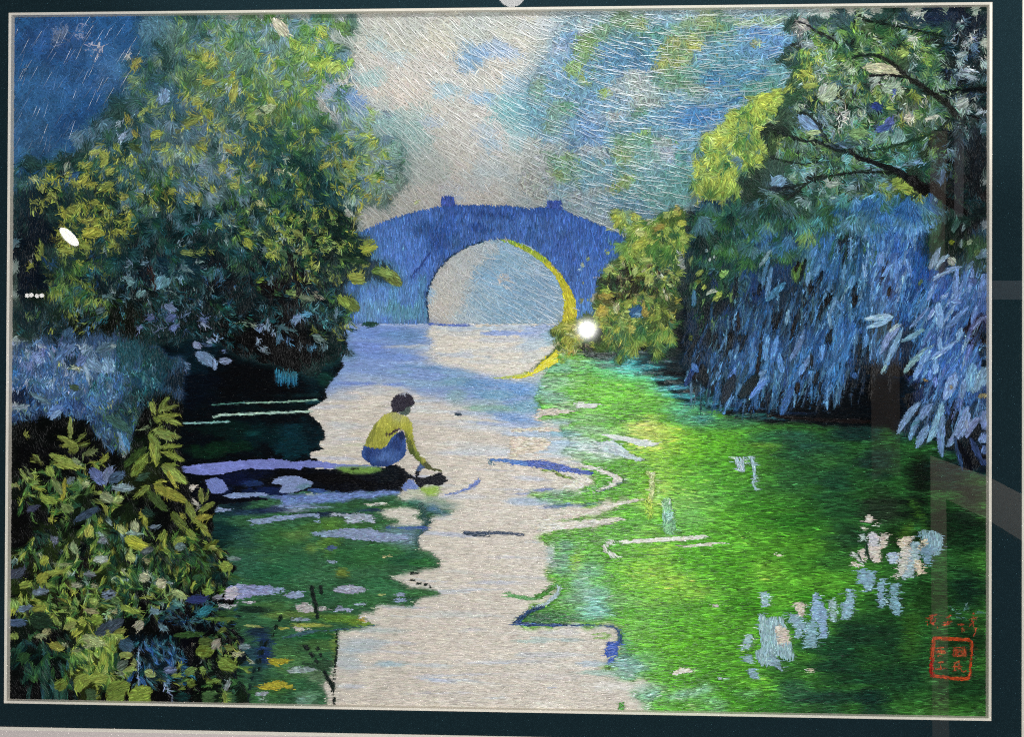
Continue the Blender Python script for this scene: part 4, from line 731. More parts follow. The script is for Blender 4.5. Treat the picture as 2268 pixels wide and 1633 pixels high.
leaves(0, 1, '''100 800 180 900 70 b4a83c; 150 150 280 300 110 cbb8ac; 540 560 640 480 80 9fae3c; 600 600 700 520 80 b0b444; 640 610 720 540 60 a8b048; 440 530 520 560 60 a8ae48; 760 550 830 490 60 93a848; 510 560 520 600 50 a4a83c; 540 260 600 300 60 a8a23c; 20 1060 80 1080 60 b9a23c; 200 690 320 700 60 8fa048; 0 950 180 880 90 a9b49c; 20 900 100 960 30 24403c
720 1110 850 1070 30 8f9f40; 860 1140 950 1110 40 a8ae48; 940 1180 1000 1150 40 b4b44a; 990 1200 1030 1160 40 b9b448; 610 1200 620 1270 40 5a7a3c; 620 1180 720 1170 30 4f7048; 540 1410 640 1360 50 c4a63c; 730 1400 800 1370 50 c4a83c; 800 1370 870 1310 50 b4aa48; 780 1410 850 1420 40 b9b048; 920 1500 980 1480 60 cbb048; 1030 1520 1080 1500 60 bfa040; 840 1560 880 1580 50 c4ae3c; 1140 1200 1160 1180 30 3a6a4f; 1180 1300 1220 1280 26 4a7a58; 1230 1370 1260 1330 30 4a7f58; 1160 1500 1220 1490 26 3a6a50; 170 1410 240 1440 60 c6c09a; 265 1445 300 1450 40 c0c4a0; 230 1320 280 1320 40 b9bca4''', LT)
leaves(1, 0, '''640 470 540 380 2 ffffff; 700 400 880 440 90 b09a34; 690 450 820 400 70 b8a63c; 660 520 760 560 60 a09438; 340 500 350 640 50 93943a; 300 600 340 660 60 b0a840; 480 560 620 590 60 a8a03c; 560 220 620 260 70 b0a040; 700 330 780 310 60 b49a3c; 640 290 700 330 60 a89838; 750 180 840 160 60 b4a038; 870 180 900 230 60 a89c3c; 430 90 470 140 60 a49c4c; 320 90 370 40 40 b4a450; 250 170 330 160 40 a89c44; 290 200 280 260 40 b0a044; 340 210 360 250 50 b8a03a; 250 640 270 660 60 b4b49c; 210 720 300 690 50 b8a63c
1400 90 1480 70 70 b09c38; 1140 100 1200 110 60 b8b060; 1000 150 1080 110 60 b49c48; 1060 370 1080 340 50 a8a03c; 980 320 1040 350 40 a89f44; 960 400 1060 440 40 a89a3c; 1610 150 1650 170 60 b8a038; 1800 350 1880 380 40 a8a83c; 2040 480 2110 540 80 c0ae38; 2020 440 2130 410 40 8f9a34; 2150 170 2210 200 80 b4b070; 2060 240 2100 240 40 a8b068; 1920 30 2010 40 60 b8a848; 1300 230 1350 230 50 a89c40; 1500 590 1620 590 50 8a9048; 1640 590 1720 590 40 a3a34a; 1740 600 1785 580 40 a09c44
1280 900 1380 790 110 6fa0b0; 1360 890 1420 800 70 6a94a8; 1270 830 1300 790 70 7fa8b0; 1060 840 1130 830 100 7a9aa0; 1020 790 1060 820 60 7f9aa0; 1140 960 1220 910 70 7f9898; 860 960 940 950 60 6f9098; 1060 690 1100 680 60 7f90a8; 1170 690 1240 680 60 7f9fb0; 1490 530 1510 490 40 8fa8b8; 1550 520 1610 490 50 6f8a98; 1490 820 1520 790 60 7fa0b8; 1640 690 1660 640 40 9fb4b4; 1500 720 1580 740 60 6f8a90; 860 590 890 570 50 8a98a0
1370 1030 1480 1080 70 8fa0cc; 1220 1160 1290 1130 50 7078b0; 1380 1160 1480 1120 70 6a78b0; 1520 1130 1600 1100 40 6f80a8; 1420 1240 1500 1200 60 7078b0; 1140 1230 1210 1210 40 7a84b4; 1280 1270 1370 1220 40 7f88b0; 1680 1140 1750 1160 60 7f8cc0; 1680 1180 1740 1220 50 a8b0d0; 1530 1250 1600 1250 30 3f507a; 2010 1170 2060 1190 40 9fb0a0; 2090 1190 2150 1225 40 a3b09a; 2170 1250 2190 1170 40 7f98b8; 2230 1250 2240 1160 50 7f98b0; 2150 1370 2165 1310 40 9fb4c4; 2190 1390 2230 1420 50 93a8b0; 2110 1440 2160 1480 60 1f4a4c
1730 1330 1780 1330 50 a8b8d8; 1815 1350 1830 1300 50 9fb0d8; 1620 1340 1680 1400 70 a8b0d8; 1640 1430 1820 1540 120 8fa8d0; 1790 1480 1800 1580 50 8fa4cc; 1830 1500 1940 1500 70 a3b4d8; 1850 1430 1900 1400 50 7f90c0; 1520 1520 1590 1570 90 7f98b8; 1690 1360 1770 1370 40 5a7098; 1750 1290 1780 1260 40 2a5a60; 1010 1120 1040 1080 60 4f8aa0; 540 1290 610 1230 90 4f6f90; 790 1210 810 1180 60 5f7f98; 800 1090 880 1060 70 6f8890; 640 1080 660 1050 50 7f98a8''', LT)
leaves(1, 1, '''900 560 1020 500 60 b8ae34; 890 590 1030 540 60 a8a034; 900 520 1000 490 50 9fa038; 780 790 930 800 90 c0ae38; 800 830 930 840 60 9f9c38; 960 690 900 720 60 a8a03c; 1100 760 1230 870 120 8a9038; 980 740 1100 760 90 6f8a3c; 1040 740 1170 790 80 8f9a4a; 700 640 960 680 40 3a5a38; 840 60 870 40 70 d0a83c; 920 120 980 130 60 cfae3c; 1010 150 1060 140 50 c9a43c; 1120 140 1150 130 40 c0a040; 850 280 900 190 40 c9b04a; 820 350 850 290 40 b8a84a; 870 240 910 180 40 c0a83c; 620 190 640 320 24 b0a83c; 570 220 600 250 50 b4a43c; 1320 190 1380 150 40 a8b070; 750 230 820 300 60 c4bfb0
20 160 80 200 70 b4b488; 80 220 20 160 40 a8b080; 160 380 150 320 40 a8a858; 190 400 240 420 40 c0b04c; 280 460 350 465 40 b4b050; 320 400 400 460 60 a4a450; 270 370 310 420 50 8f9848; 440 390 490 430 60 98983c; 350 320 370 330 50 a89c3c; 480 290 520 260 40 b8a83c; 560 480 590 510 60 b8ac38; 690 520 740 540 60 98983c; 80 480 140 540 80 7f8a40; 200 580 370 640 60 5f7a58; 150 560 190 640 50 c0b458; 350 600 380 570 60 a8a060; 420 560 470 600 50 a0a050; 460 620 490 640 40 b0a83c; 310 800 380 820 40 c8b03c; 480 740 540 700 60 a8a048; 10 830 90 820 50 7f8f30; 110 870 150 780 40 6f9098
250 930 360 920 60 7f9048; 300 950 390 970 60 98a45c; 370 960 500 990 60 8a9878; 480 920 560 980 36 c0b89c; 740 980 880 1080 120 7f8c3c; 700 960 790 1050 90 98a03a; 720 820 690 860 50 b0a848; 540 1020 480 1080 50 6fa0a8; 420 740 470 750 40 a8b8b8; 310 1170 390 1120 70 93a8d0; 400 1110 480 1110 60 5f98c0; 660 1150 700 1060 30 7f98b0; 480 1280 590 1340 50 8fa8a4; 150 1200 370 1260 30 5f8088; 40 1250 60 1200 50 7f98c0; 90 1250 110 1180 60 8fa8c0; 140 1290 160 1240 40 8f9fb8; 190 1360 210 1270 60 5f90b0; 265 1370 280 1300 50 5f90b8; 370 1420 390 1350 36 8fa8b4; 440 1400 510 1400 60 4f7f98; 480 1420 500 1360 60 4f80a0; 580 1420 590 1360 50 7f9fac; 60 1430 100 1380 70 8fa4b4; 20 1360 30 1310 40 8fa8c0; 900 1190 1040 1190 40 2f5a44''', LT)
for s, w_, c in (('640 560 660 640 650 700', 10, '1c2020'), ('330 590 345 640', 8, '3a2420')):
    stroke(P(s), w_, w_ * .6, c, LT)

# ---- blue shrub at the left edge
poly(P('32 760 120 750 250 735 330 770 400 800 420 830 390 900 330 940 270 1010 240 1020 200 960 100 960 32 1000'), '4a709f', LP, 85, 22, 13, wob=6, soft=2)
inreg(lambda: blobs('''80 800 60 40 0 4a6a9c .8; 150 790 60 30 0 2a3f4a .6; 220 800 60 40 0 6f94b4 .8; 290 790 50 40 0 2f7078 .8; 350 800 50 50 0 1f5a60 .8; 340 850 50 30 0 23607f .8; 390 840 30 30 0 14303f .8; 130 850 80 40 0 5f86bd .8; 220 860 60 40 0 5a82b4 .8; 60 880 40 26 0 1d3258 .9; 90 930 60 26 0 2f4a7a .8; 150 930 60 40 0 5a7fb4 .8; 230 930 50 40 0 34587f .8; 270 960 40 40 0 4a6f98 .8; 300 900 40 40 0 264f50 .8; 60 960 40 30 0 1c2c44 .8; 120 980 60 30 0 181a28 .9; 200 990 50 30 0 22384f .8; 160 900 50 20 0 3f5f9f .8; 360 900 40 40 0 0d2a2c .9''', None), LP)
IN2 = (LP,)
C[R == LP] *= .8
scatter(150, 840, 120, 80, 230, 'cBBscbhmu', 19, 6, 90, 25, LP, inside=IN2)
scatter(150, 920, 120, 50, 110, 'BbcisBx', 18, 6, 80, 50, LP, inside=IN2)
scatter(280, 850, 80, 70, 90, 'tmTsBDg', 20, 6, 95, 20, LP, inside=IN2)
scatter(270, 950, 60, 60, 50, 'sBmGqx', 20, 6, 60, 50, LP, inside=IN2)
scatter(90, 770, 70, 30, 40, 'cvBhs', 20, 9, 85, 50, LP, inside=IN2)
leaves(1, 0, '''270 1500 350 1430 100 8fa0c8; 300 1520 370 1460 80 7f98c4; 530 1420 560 1350 60 6f90b8; 560 1440 640 1350 60 6a88b0; 440 1540 560 1400 70 5a7aa8; 690 1440 720 1350 70 8fa4b8; 720 1430 780 1380 60 7f98b0; 800 1420 960 1350 90 55707f; 920 1370 970 1390 70 9fb4b8; 640 1540 720 1460 80 6f84b8; 880 1470 940 1600 120 8aaac4; 740 1490 860 1590 110 7f9cb8; 480 1530 510 1500 40 b4bc50; 580 1560 690 1570 40 a9b08a; 180 1560 210 1510 60 7f94c8; 240 1590 260 1500 60 8898cc''', LP)
leaves(2, 0, '''800 590 1040 820 60 3f6890 .1; 930 700 1040 830 40 4a70a8; 870 440 1110 590 90 4a6f60 -.1; 1000 580 1070 700 60 3f70a0; 1040 600 1080 740 50 4a80b0; 810 600 910 730 40 7f9cc0; 980 570 1060 760 30 8fb0cc; 720 90 760 190 40 b4c4d0; 870 0 900 90 60 8fb0cc; 700 0 760 130 40 9fb4c8; 440 200 450 110 50 a3bcd4; 640 50 690 50 40 a8b090; 240 240 420 340 50 6f8a90; 580 190 680 220 60 4f6038; 920 360 950 330 50 8a9058; 960 640 990 600 40 6a8038; 120 380 250 350 50 9fb0b8; 400 420 540 370 90 6f90c8; 420 460 520 390 60 8fb0d0; 400 690 440 650 50 8fa0c4''', LP)

# ---- stone ledge
poly(T(2, 0, '1520,920 1640,930 1730,940 1700,980 1640,1040 1580,1100 1700,1200 2268,1140') + T(2, 1, '0,1110 200,1110 480,1060 700,1085 900,1080 1230,1078 1240,1020 1282,970 1245,885 1170,845 1070,875 640,885 0,885') + T(2, 0, '2100,880 1830,910'), '10131d', LOG, 2, 7, 15, vary=.2)
inreg(lambda: blobs('''520 1060 40 16 0 141c44 .8; 560 1050 60 14 0 111a3a .7; 600 1090 60 14 0 1d2f66 .7; 490 1085 30 12 0 1a2a58 .6; 640 1060 60 20 0 0d1016 .8; 750 1060 90 16 0 120e12 .9; 820 1050 40 16 0 171a26 .8; 860 1045 30 20 0 142028 .7; 560 1070 30 8 0 33508f .6; 700 1092 50 8 0 2a3f70 .7; 450 1100 40 30 0 0b1020 .8''', None), LOG)
poly(T(2, 0, '1450,872 1640,850 1700,838 1830,832 2060,810 2268,800') + T(2, 1, '200,803 260,815 320,832 360,825 440,815 560,822 700,845 900,850 1020,860 1060,870 880,900 640,880 400,868 385,890 365,897 340,880 240,878 100,888 0,885') + T(2, 0, '2160,880 2060,885 1900,915 1830,932 1640,930 1500,905'), '8286c4', piece('ledge_top', LOG), 1, 6, 14, vary=.1)
poly(T(2, 1, '660,870 850,862 1020,865 1065,880 1060,900 960,925 850,930 740,915'), '7a9a48', piece('moss_patch', LOG), 2, 8, 12, soft=1)
stroke(T(2, 1, '800,885 870,883'), 4, 3, '1c2a18', LOG)
poly(T(2, 0, '1720,980 1800,950 1870,985 1910,1060 1850,1095 1780,1095 1740,1040'), '7b84bc', piece('stone', LOG), 40, 10, 12)
poly(T(2, 1, '130,1010 175,965 260,942 350,945 430,970 482,1000 470,1030 380,1065 260,1088 205,1085 230,1020'), '8a94b8', piece('stone', LOG, 'pale domed stone under the ledge'), -5, 10, 12)
inreg(lambda: blobs('690 1082 30 14 0 5f8088 .7', None), len(PIECE) - 1)
poly(T(2, 0, '1860,1110 1960,1085 2200,1085 2268,1100 2130,1115 1950,1135'), '8f9cc0', piece('stone', LOG), -2, 6, 12)
poly(T(2, 0, '1730,1210 1790,1190 1880,1220 1930,1225 1860,1245 1750,1240'), '8a9cc0', piece('ripple', REF), 2, 6, 12)
poly(T(2, 1, '420,1095 470,1085 500,1105 450,1115', ) , 'c4c6a8', piece('stone', LOG), 2, 6, 10)
poly(T(2, 1, '500,1095 540,1085 560,1100 540,1115'), 'bcc0b8', piece('stone', LOG), 2, 6, 10)
poly(T(2, 1, '190,1140 420,1115 700,1090 900,1075 1230,1080 1210,1110 900,1135 640,1160 400,1180 230,1190'), '7188bd', piece('ripple', REF), -2, 6, 14, soft=1, wob=2)
poly(T(2, 1, '440,1050 520,1045 640,1070 560,1085 450,1080'), '3f5890', LOG, 2, 6, 12)
poly(T(2, 1, '1240,1060 1230,1040 1290,965 1340,1000 1385,1050'), '6f82b4', WAT, 20, 8, 12)
poly(T(2, 1, '1280,960 1240,885 1180,845 1160,850 1240,880 1290,930 1345,960 1345,900 1380,900 1365,950 1420,960 1480,940 1540,918 1565,922 1590,950 1612,985 1580,1005 1545,1030 1440,1012 1380,1042 1350,1010 1340,975'), '272830', piece('stone', LOG, 'dark stone the figure reaches to'), 20, 10, 11)
poly(T(2, 1, '1345,900 1370,840 1400,850 1430,880 1390,905'), '4a5f86', piece('cloth', PER), 40, 30, 8, wob=2)
stroke(T(2, 1, '1275,900 1330,865'), 2, 2, 'a88a86', WAT)

# ---- the crouching figure
q = piece('trousers', PER)
poly(T(2, 1, '912,690 980,705 1050,718 1095,700 1135,640 1165,600 1220,558 1248,590 1268,660 1262,740 1240,790 1190,825 1150,850 1100,868 1050,868 980,852 920,812 893,770 900,720'), '33508c', q, 100, 24, 10, vary=.15)
inreg(lambda: blobs('850 1015 26 16 20 5a7ab4 .7; 830 1000 16 14 0 2a4078 .7; 880 980 12 24 20 24386c .8; 890 960 10 16 0 1c2a50 .8; 850 1028 40 8 0 24386a .6; 815 1010 8 20 0 23386c .8; 870 1010 14 20 20 46649f .7', None), q)
q = piece('shirt', PER)
poly(T(2, 1, '1150,408 1090,428 1010,500 960,580 930,650 916,692 980,708 1050,718 1092,700 1132,640 1160,600 1220,550 1245,560 1268,630 1272,700 1300,750 1350,805 1390,845 1420,868 1450,840 1430,815 1380,770 1348,710 1328,640 1318,560 1312,500 1282,455 1240,435 1200,420'), 'a2a250', q, 105, 18, 10, vary=.12)
inreg(lambda: blobs('880 950 20 40 70 b4b452 .6; 850 960 30 40 0 9a9c3a .6; 905 975 10 34 -10 7f8434 .7; 918 1010 14 20 -40 5f7030 .8; 890 925 30 12 10 b0b07a .7; 830 985 16 24 0 a8a848 .5; 870 970 24 10 0 b9bc58 .5; 900 940 14 30 -20 c0be4a .5; 908 990 6 30 -20 3f4a2c .6; 822 960 8 40 20 7c8038 .7; 850 935 20 20 0 c4c258 .6; 838 1000 30 8 10 6f7634 .7; 880 985 10 20 0 c0be62 .5; 925 1030 10 20 -40 4a5a2c .7', None), q)
poly(T(2, 1, '1070,603 1100,607 1150,595 1200,560 1225,555 1220,543 1200,543 1160,562 1120,590'), '46363a', q, -20, 8, 8)
q = piece('hand', PER)
poly(T(2, 1, '1400,850 1430,815 1460,850 1480,875 1560,895 1560,908 1500,905 1460,893 1430,880'), '565a38', q, 40, 10, 8)
q = piece('head', PER)
poly(T(2, 1, '1150,405 1180,370 1240,360 1308,362 1306,395 1285,428 1250,437 1220,427 1195,408'), '53605a', q, 90, 10, 7)
q = piece('hair', PER)
poly(T(2, 1, '1148,410 1150,380 1134,345 1140,315 1165,285 1190,258 1230,246 1275,248 1305,270 1325,300 1337,330 1325,350 1300,358 1270,365 1245,398 1215,408 1180,408'), '302c38', q, 70, 30, 8)
stroke(T(2, 1, '1215,270 1240,250'), 4, 3, 'a3a8b4', q); stroke(T(2, 1, '1250,250 1262,280'), 4, 2, 'a3a8b4', q)

# ---- bush in the lower left corner
bush = T(2, 0, '110,520 300,450 480,460 700,470 800,620 1040,830 1100,640 1200,400 1240,300 1420,270 1520,360 1510,600 1540,820 1570,1020 1640,1200 1800,1160 1780,1300 1760,1460 1830,1550 1900,1601') + T(3, 0, '1900,100 1960,160 1900,330 1950,420 1900,600 2000,700 2050,900 2000,1100 2100,1310 1600,1310 1000,1310 95,1310 95,0')
poly(bush, '14201a', LB, 80, 40, 13, wob=4, soft=1)
m_ = R == LB; J[m_] = .4; D[m_] = (1.3 + SW[m_] * 3.2)
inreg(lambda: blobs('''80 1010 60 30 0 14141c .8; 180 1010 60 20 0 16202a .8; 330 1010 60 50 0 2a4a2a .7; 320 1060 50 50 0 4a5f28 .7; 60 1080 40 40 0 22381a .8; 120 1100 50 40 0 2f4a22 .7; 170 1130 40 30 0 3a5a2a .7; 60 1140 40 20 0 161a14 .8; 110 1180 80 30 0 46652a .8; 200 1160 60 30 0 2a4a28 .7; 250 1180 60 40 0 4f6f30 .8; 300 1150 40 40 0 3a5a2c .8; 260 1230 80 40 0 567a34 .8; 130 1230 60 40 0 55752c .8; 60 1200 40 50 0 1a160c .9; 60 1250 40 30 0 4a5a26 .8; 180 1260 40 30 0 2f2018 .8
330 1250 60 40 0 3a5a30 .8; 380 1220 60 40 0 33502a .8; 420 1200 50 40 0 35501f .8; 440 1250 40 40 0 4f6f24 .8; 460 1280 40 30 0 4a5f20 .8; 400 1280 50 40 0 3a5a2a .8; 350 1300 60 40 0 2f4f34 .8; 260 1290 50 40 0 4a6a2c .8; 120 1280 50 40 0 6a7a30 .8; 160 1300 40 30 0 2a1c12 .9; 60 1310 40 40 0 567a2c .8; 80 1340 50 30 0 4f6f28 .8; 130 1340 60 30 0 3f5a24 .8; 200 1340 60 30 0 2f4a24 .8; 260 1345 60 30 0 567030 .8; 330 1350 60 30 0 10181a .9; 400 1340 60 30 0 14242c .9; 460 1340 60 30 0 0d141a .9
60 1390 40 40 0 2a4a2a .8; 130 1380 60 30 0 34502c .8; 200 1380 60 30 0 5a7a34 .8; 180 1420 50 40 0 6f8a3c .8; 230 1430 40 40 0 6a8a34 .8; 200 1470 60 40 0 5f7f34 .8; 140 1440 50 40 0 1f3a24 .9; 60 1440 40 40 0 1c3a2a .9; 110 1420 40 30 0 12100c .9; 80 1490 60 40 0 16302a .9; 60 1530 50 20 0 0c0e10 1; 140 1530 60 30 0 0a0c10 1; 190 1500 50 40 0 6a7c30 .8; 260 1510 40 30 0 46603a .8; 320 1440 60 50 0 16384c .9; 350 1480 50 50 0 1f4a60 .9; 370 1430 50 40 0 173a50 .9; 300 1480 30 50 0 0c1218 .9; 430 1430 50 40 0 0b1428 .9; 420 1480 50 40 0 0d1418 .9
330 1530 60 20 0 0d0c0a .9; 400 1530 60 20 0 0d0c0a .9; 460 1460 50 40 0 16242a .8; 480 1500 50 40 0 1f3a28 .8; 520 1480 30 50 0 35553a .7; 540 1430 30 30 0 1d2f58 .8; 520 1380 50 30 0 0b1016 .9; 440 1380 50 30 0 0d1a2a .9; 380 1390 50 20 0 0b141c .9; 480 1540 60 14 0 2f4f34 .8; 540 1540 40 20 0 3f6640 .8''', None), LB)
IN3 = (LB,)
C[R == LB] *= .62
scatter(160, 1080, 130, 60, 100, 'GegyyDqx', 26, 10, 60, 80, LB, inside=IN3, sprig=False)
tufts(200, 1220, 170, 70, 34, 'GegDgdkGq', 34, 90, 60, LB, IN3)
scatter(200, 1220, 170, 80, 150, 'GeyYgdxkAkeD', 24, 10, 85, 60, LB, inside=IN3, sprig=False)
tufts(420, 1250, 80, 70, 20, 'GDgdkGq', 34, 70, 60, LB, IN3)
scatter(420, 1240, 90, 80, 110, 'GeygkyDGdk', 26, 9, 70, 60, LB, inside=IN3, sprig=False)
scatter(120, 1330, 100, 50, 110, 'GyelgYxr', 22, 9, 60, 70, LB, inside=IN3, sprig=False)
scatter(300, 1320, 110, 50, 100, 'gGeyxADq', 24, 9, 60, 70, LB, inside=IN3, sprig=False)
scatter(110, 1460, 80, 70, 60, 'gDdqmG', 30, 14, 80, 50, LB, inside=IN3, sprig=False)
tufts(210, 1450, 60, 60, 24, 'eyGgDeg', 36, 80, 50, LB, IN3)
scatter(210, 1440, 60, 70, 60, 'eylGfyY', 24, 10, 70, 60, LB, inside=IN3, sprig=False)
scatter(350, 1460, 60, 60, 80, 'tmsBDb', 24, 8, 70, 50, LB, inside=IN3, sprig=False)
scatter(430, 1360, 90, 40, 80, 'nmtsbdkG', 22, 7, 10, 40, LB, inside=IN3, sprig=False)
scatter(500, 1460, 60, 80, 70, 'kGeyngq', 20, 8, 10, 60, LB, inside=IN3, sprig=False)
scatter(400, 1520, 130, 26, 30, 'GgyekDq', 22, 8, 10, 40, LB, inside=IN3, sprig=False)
leaves(2, 0, '''590 630 590 450 56 b0b058; 660 700 470 600 60 b8b44c; 640 660 720 580 40 8f9f50; 650 690 490 690 40 a8a040; 660 690 760 670 40 8a9440; 570 740 660 720 60 8f903c; 690 770 820 720 60 8a9a60; 410 760 690 880 90 9fa040; 450 850 720 880 60 98983c; 600 790 690 860 50 a3b080; 840 830 910 770 60 bcae3c; 200 570 230 630 40 b0a844
1300 430 1255 310 56 b4b048; 1320 420 1415 270 60 8f9c44; 1330 400 1500 350 50 98a04c; 1320 440 1510 430 46 b0a840; 1290 460 1360 500 60 98a03c; 1350 460 1520 510 60 a8aa48; 1260 460 1270 530 30 4f6a48; 1270 540 1130 560 30 8a9a70; 1270 550 1510 620 70 a0a850; 1270 560 1380 530 30 7a8a48; 1300 580 1440 650 50 b0b45c; 1240 590 1350 720 80 8f9c40; 1260 660 1310 860 60 c0b840; 1310 640 1330 820 50 98a03c; 1340 700 1530 690 50 a0a03c; 1360 740 1550 820 60 a8a83c; 1230 700 1030 870 80 4f6a34; 1240 760 1100 950 110 8a9438; 1340 860 1480 850 60 8f9a34
1350 850 1570 1010 110 a4a848; 1400 900 1480 1050 50 c4ac38; 1420 900 1560 1010 60 a8b04a; 1290 1010 1400 980 40 c0a83c; 1260 1020 1110 1130 60 8f9840; 1290 1030 1570 1160 110 c0a838; 1230 1070 1400 1240 90 5f7c3c; 1430 1240 1570 1410 90 7a8c3c; 1560 1150 1640 1340 80 a0a43c; 1500 1260 1560 1300 50 b09a38; 1640 1300 1780 1280 70 c4a438; 1610 1310 1740 1390 60 a8a03c; 1680 1380 1770 1460 50 b0a83c; 1690 1180 1680 1040 56 a8a444; 1720 1160 1745 1070 40 98a050; 1660 1250 1800 1160 60 98983c; 1470 1500 1560 1460 80 a8a83c; 1700 1560 1830 1480 60 7f8c30; 1740 1540 1830 1550 50 c0b858; 1590 1570 1630 1530 60 a8a83c
880 1010 750 880 120 7a8cc8; 890 1000 930 860 110 8f9cc8; 910 980 1050 920 110 4f5f90; 940 1040 1130 1045 80 8098b8; 620 1320 830 1210 80 46567c; 840 1090 950 1160 110 b4c090; 950 1160 1030 1120 80 b0b878; 690 1020 760 1000 70 b0b890; 1040 1460 1250 1560 120 c8b434; 1060 1490 1230 1540 40 dcc838; 730 1460 760 1350 90 c8b030; 820 1370 850 1290 50 b8a034; 1000 1360 1040 1430 80 c8c480; 1110 1320 1150 1420 90 c4c8a0; 1160 1270 1200 1280 60 c0a838; 1210 1270 1225 1380 50 c0ae38; 420 1340 440 1270 60 c0a434; 520 1160 550 950 46 b89c30; 340 1120 480 1170 90 8f9c38; 390 870 450 950 90 a0a038; 160 880 240 1000 40 a8b05c; 210 870 280 980 40 7f8c60; 110 1000 160 1040 40 bcb870; 440 960 520 1100 70 7f9460; 560 1000 620 960 70 707c98; 220 1240 330 1190 60 5f6488
430 1500 480 1460 90 7f84a8; 820 1500 900 1480 70 9fa8b8; 1240 1380 1330 1370 50 8fa4b8; 1050 1420 1200 1430 40 93a8b0; 1460 1540 1560 1530 80 8fa4a8; 600 1500 640 1600 80 a3b88c; 510 1190 620 1240 90 8fa464; 1140 980 1260 920 60 486a58; 760 1050 720 1100 70 4f7040; 1190 1240 1290 1270 80 2f5048; 940 1300 1030 1200 80 0c0f0c; 1340 1490 1380 1390 70 98a03c; 270 760 300 840 36 8f9840; 300 770 330 820 36 98a048; 340 810 350 860 36 8a9048; 1560 1390 1640 1480 80 98a038''', LB)
leaves(3, 0, '''1060 60 1130 120 90 bcb060; 350 160 390 80 90 c4ae34; 330 240 570 200 60 b0a43c; 310 300 400 230 110 b8a83c; 160 340 270 300 80 a8ac44; 110 260 210 180 90 5a6080; 270 390 410 370 70 7076a8; 480 150 610 150 40 a3ac80; 590 320 690 330 60 b8b4a0; 760 330 820 325 50 c0c0a0; 700 230 810 240 50 8a90a4; 780 110 910 110 70 9fb0cc; 1180 60 1290 10 70 46587f; 1170 240 1250 280 110 b0b08a; 1310 330 1390 290 110 c4b898; 1200 100 1260 130 70 a89c70; 1430 360 1570 440 70 b8b870; 1250 540 1350 550 70 8fb4c4; 850 410 970 400 90 7f8cb0; 890 415 940 405 30 10141c; 750 460 830 460 70 bcb860; 930 440 1000 480 70 6a8a58; 140 540 280 500 60 6070a8; 110 640 220 640 80 6078a8; 270 540 380 510 90 a89c3c; 710 530 830 560 50 c0b08a; 930 550 990 545 40 c8c090; 1000 500 1180 560 70 a4a83c
800 740 1040 610 120 4f5c7c; 540 690 640 640 80 a89c5c; 360 730 420 690 80 c0bc88; 290 760 390 740 50 b4b080; 410 820 540 860 90 c8a83c; 520 800 570 850 50 c0c09c; 690 760 880 830 110 c4b888; 700 840 760 840 60 bcc09c; 600 865 680 865 40 a8b078; 120 740 150 770 60 a8b04c; 160 960 240 900 120 3f6a3c; 250 600 440 640 180 33503c; 760 620 860 600 110 9fae3c; 660 650 720 620 90 a8a840; 1000 800 1120 860 140 4f6f88; 990 910 1120 910 70 c4c060; 1090 970 1150 980 80 c0b868; 1030 1030 1150 1030 60 b4b85c; 1210 1040 1300 1090 80 bcbc60; 980 1030 1070 960 90 56646c; 980 1050 1050 1080 50 7f9088; 890 1230 1090 1150 160 8f9c38; 1080 1240 1280 1200 130 98a034; 460 1190 560 1130 120 8f9c38; 620 1150 760 1100 150 98983a; 760 1110 900 1110 120 a4a03c; 640 1220 680 1130 90 98a038; 720 1210 810 1240 70 4f7050; 880 1000 860 890 90 a8a83c; 940 820 960 790 70 a8ac3c; 960 720 1060 700 60 b0a848; 880 730 930 720 80 a8a440
1130 690 1200 630 100 c8bca8; 1320 660 1420 700 60 7fa4b0; 1440 460 1540 500 60 5f9098; 1560 450 1740 440 90 3f4a90; 1650 580 1790 500 90 3f98a8; 1640 1000 1700 950 2 ffffff; 1640 880 1790 880 140 8a9c34; 1660 790 1780 800 90 6f8840; 1780 860 1840 780 90 c4bca8; 1950 910 2040 900 50 c0b8a0; 1880 850 1960 850 80 98a04c; 1820 970 1990 1020 140 8a9a34; 1540 1070 1650 1020 80 7f9434; 1660 1040 1720 1030 70 8a9c40; 1370 1040 1480 1030 70 8088b0; 1440 1080 1520 1080 50 b0b838; 1560 1160 1640 1130 90 7f943c; 1720 1140 1850 1120 50 6f8a3c; 1880 1210 1930 1110 50 a8b0b4; 1680 1240 1830 1230 50 4f7048; 1450 750 1720 730 60 4f7a3c; 1820 710 1900 690 60 7f9448; 1850 650 1900 600 70 4f7848; 1700 610 2000 605 40 6a8838; 1800 560 1990 560 60 44703c; 1830 500 1920 500 50 c0bcb4; 1780 430 1860 425 60 b4b4bc; 1830 380 1900 370 70 5f8a38; 1690 380 1790 380 70 7f9434; 1840 170 1950 170 110 989a38; 1900 100 2020 105 50 8f9ca0; 1600 820 1640 820 30 c4c0a0; 2050 665 2190 670 30 c8c06c; 1880 1290 2000 1290 60 9fa8b4; 1990 840 2100 840 60 8f98a8; 2090 980 2130 975 40 b0bcbc; 2180 1240 2240 1230 50 9fa8a8; 1490 1195 1550 1190 40 7f9440; 1380 1130 1430 1150 70 5f80a8''', LB)
poly(T(3, 0, '1870,440 1920,370 1900,345 1990,315 2120,325 2268,335 2268,390 2120,415 2000,445 1940,430'), '9098c0', piece('ripple', REF), 4, 6, 13)
poly(T(3, 0, '1890,345 1920,350 1980,330 2000,400 1960,440 1880,440'), 'bcb8c4', piece('ripple', REF), 4, 6, 13)
for s in ('1830,500 1880,490 1990,490 1960,505 1890,520', '1980,470 2060,455 2150,465 2100,480'):
    poly(T(3, 0, s), 'b8b8c0', piece('ripple', REF), 2, 6, 10)
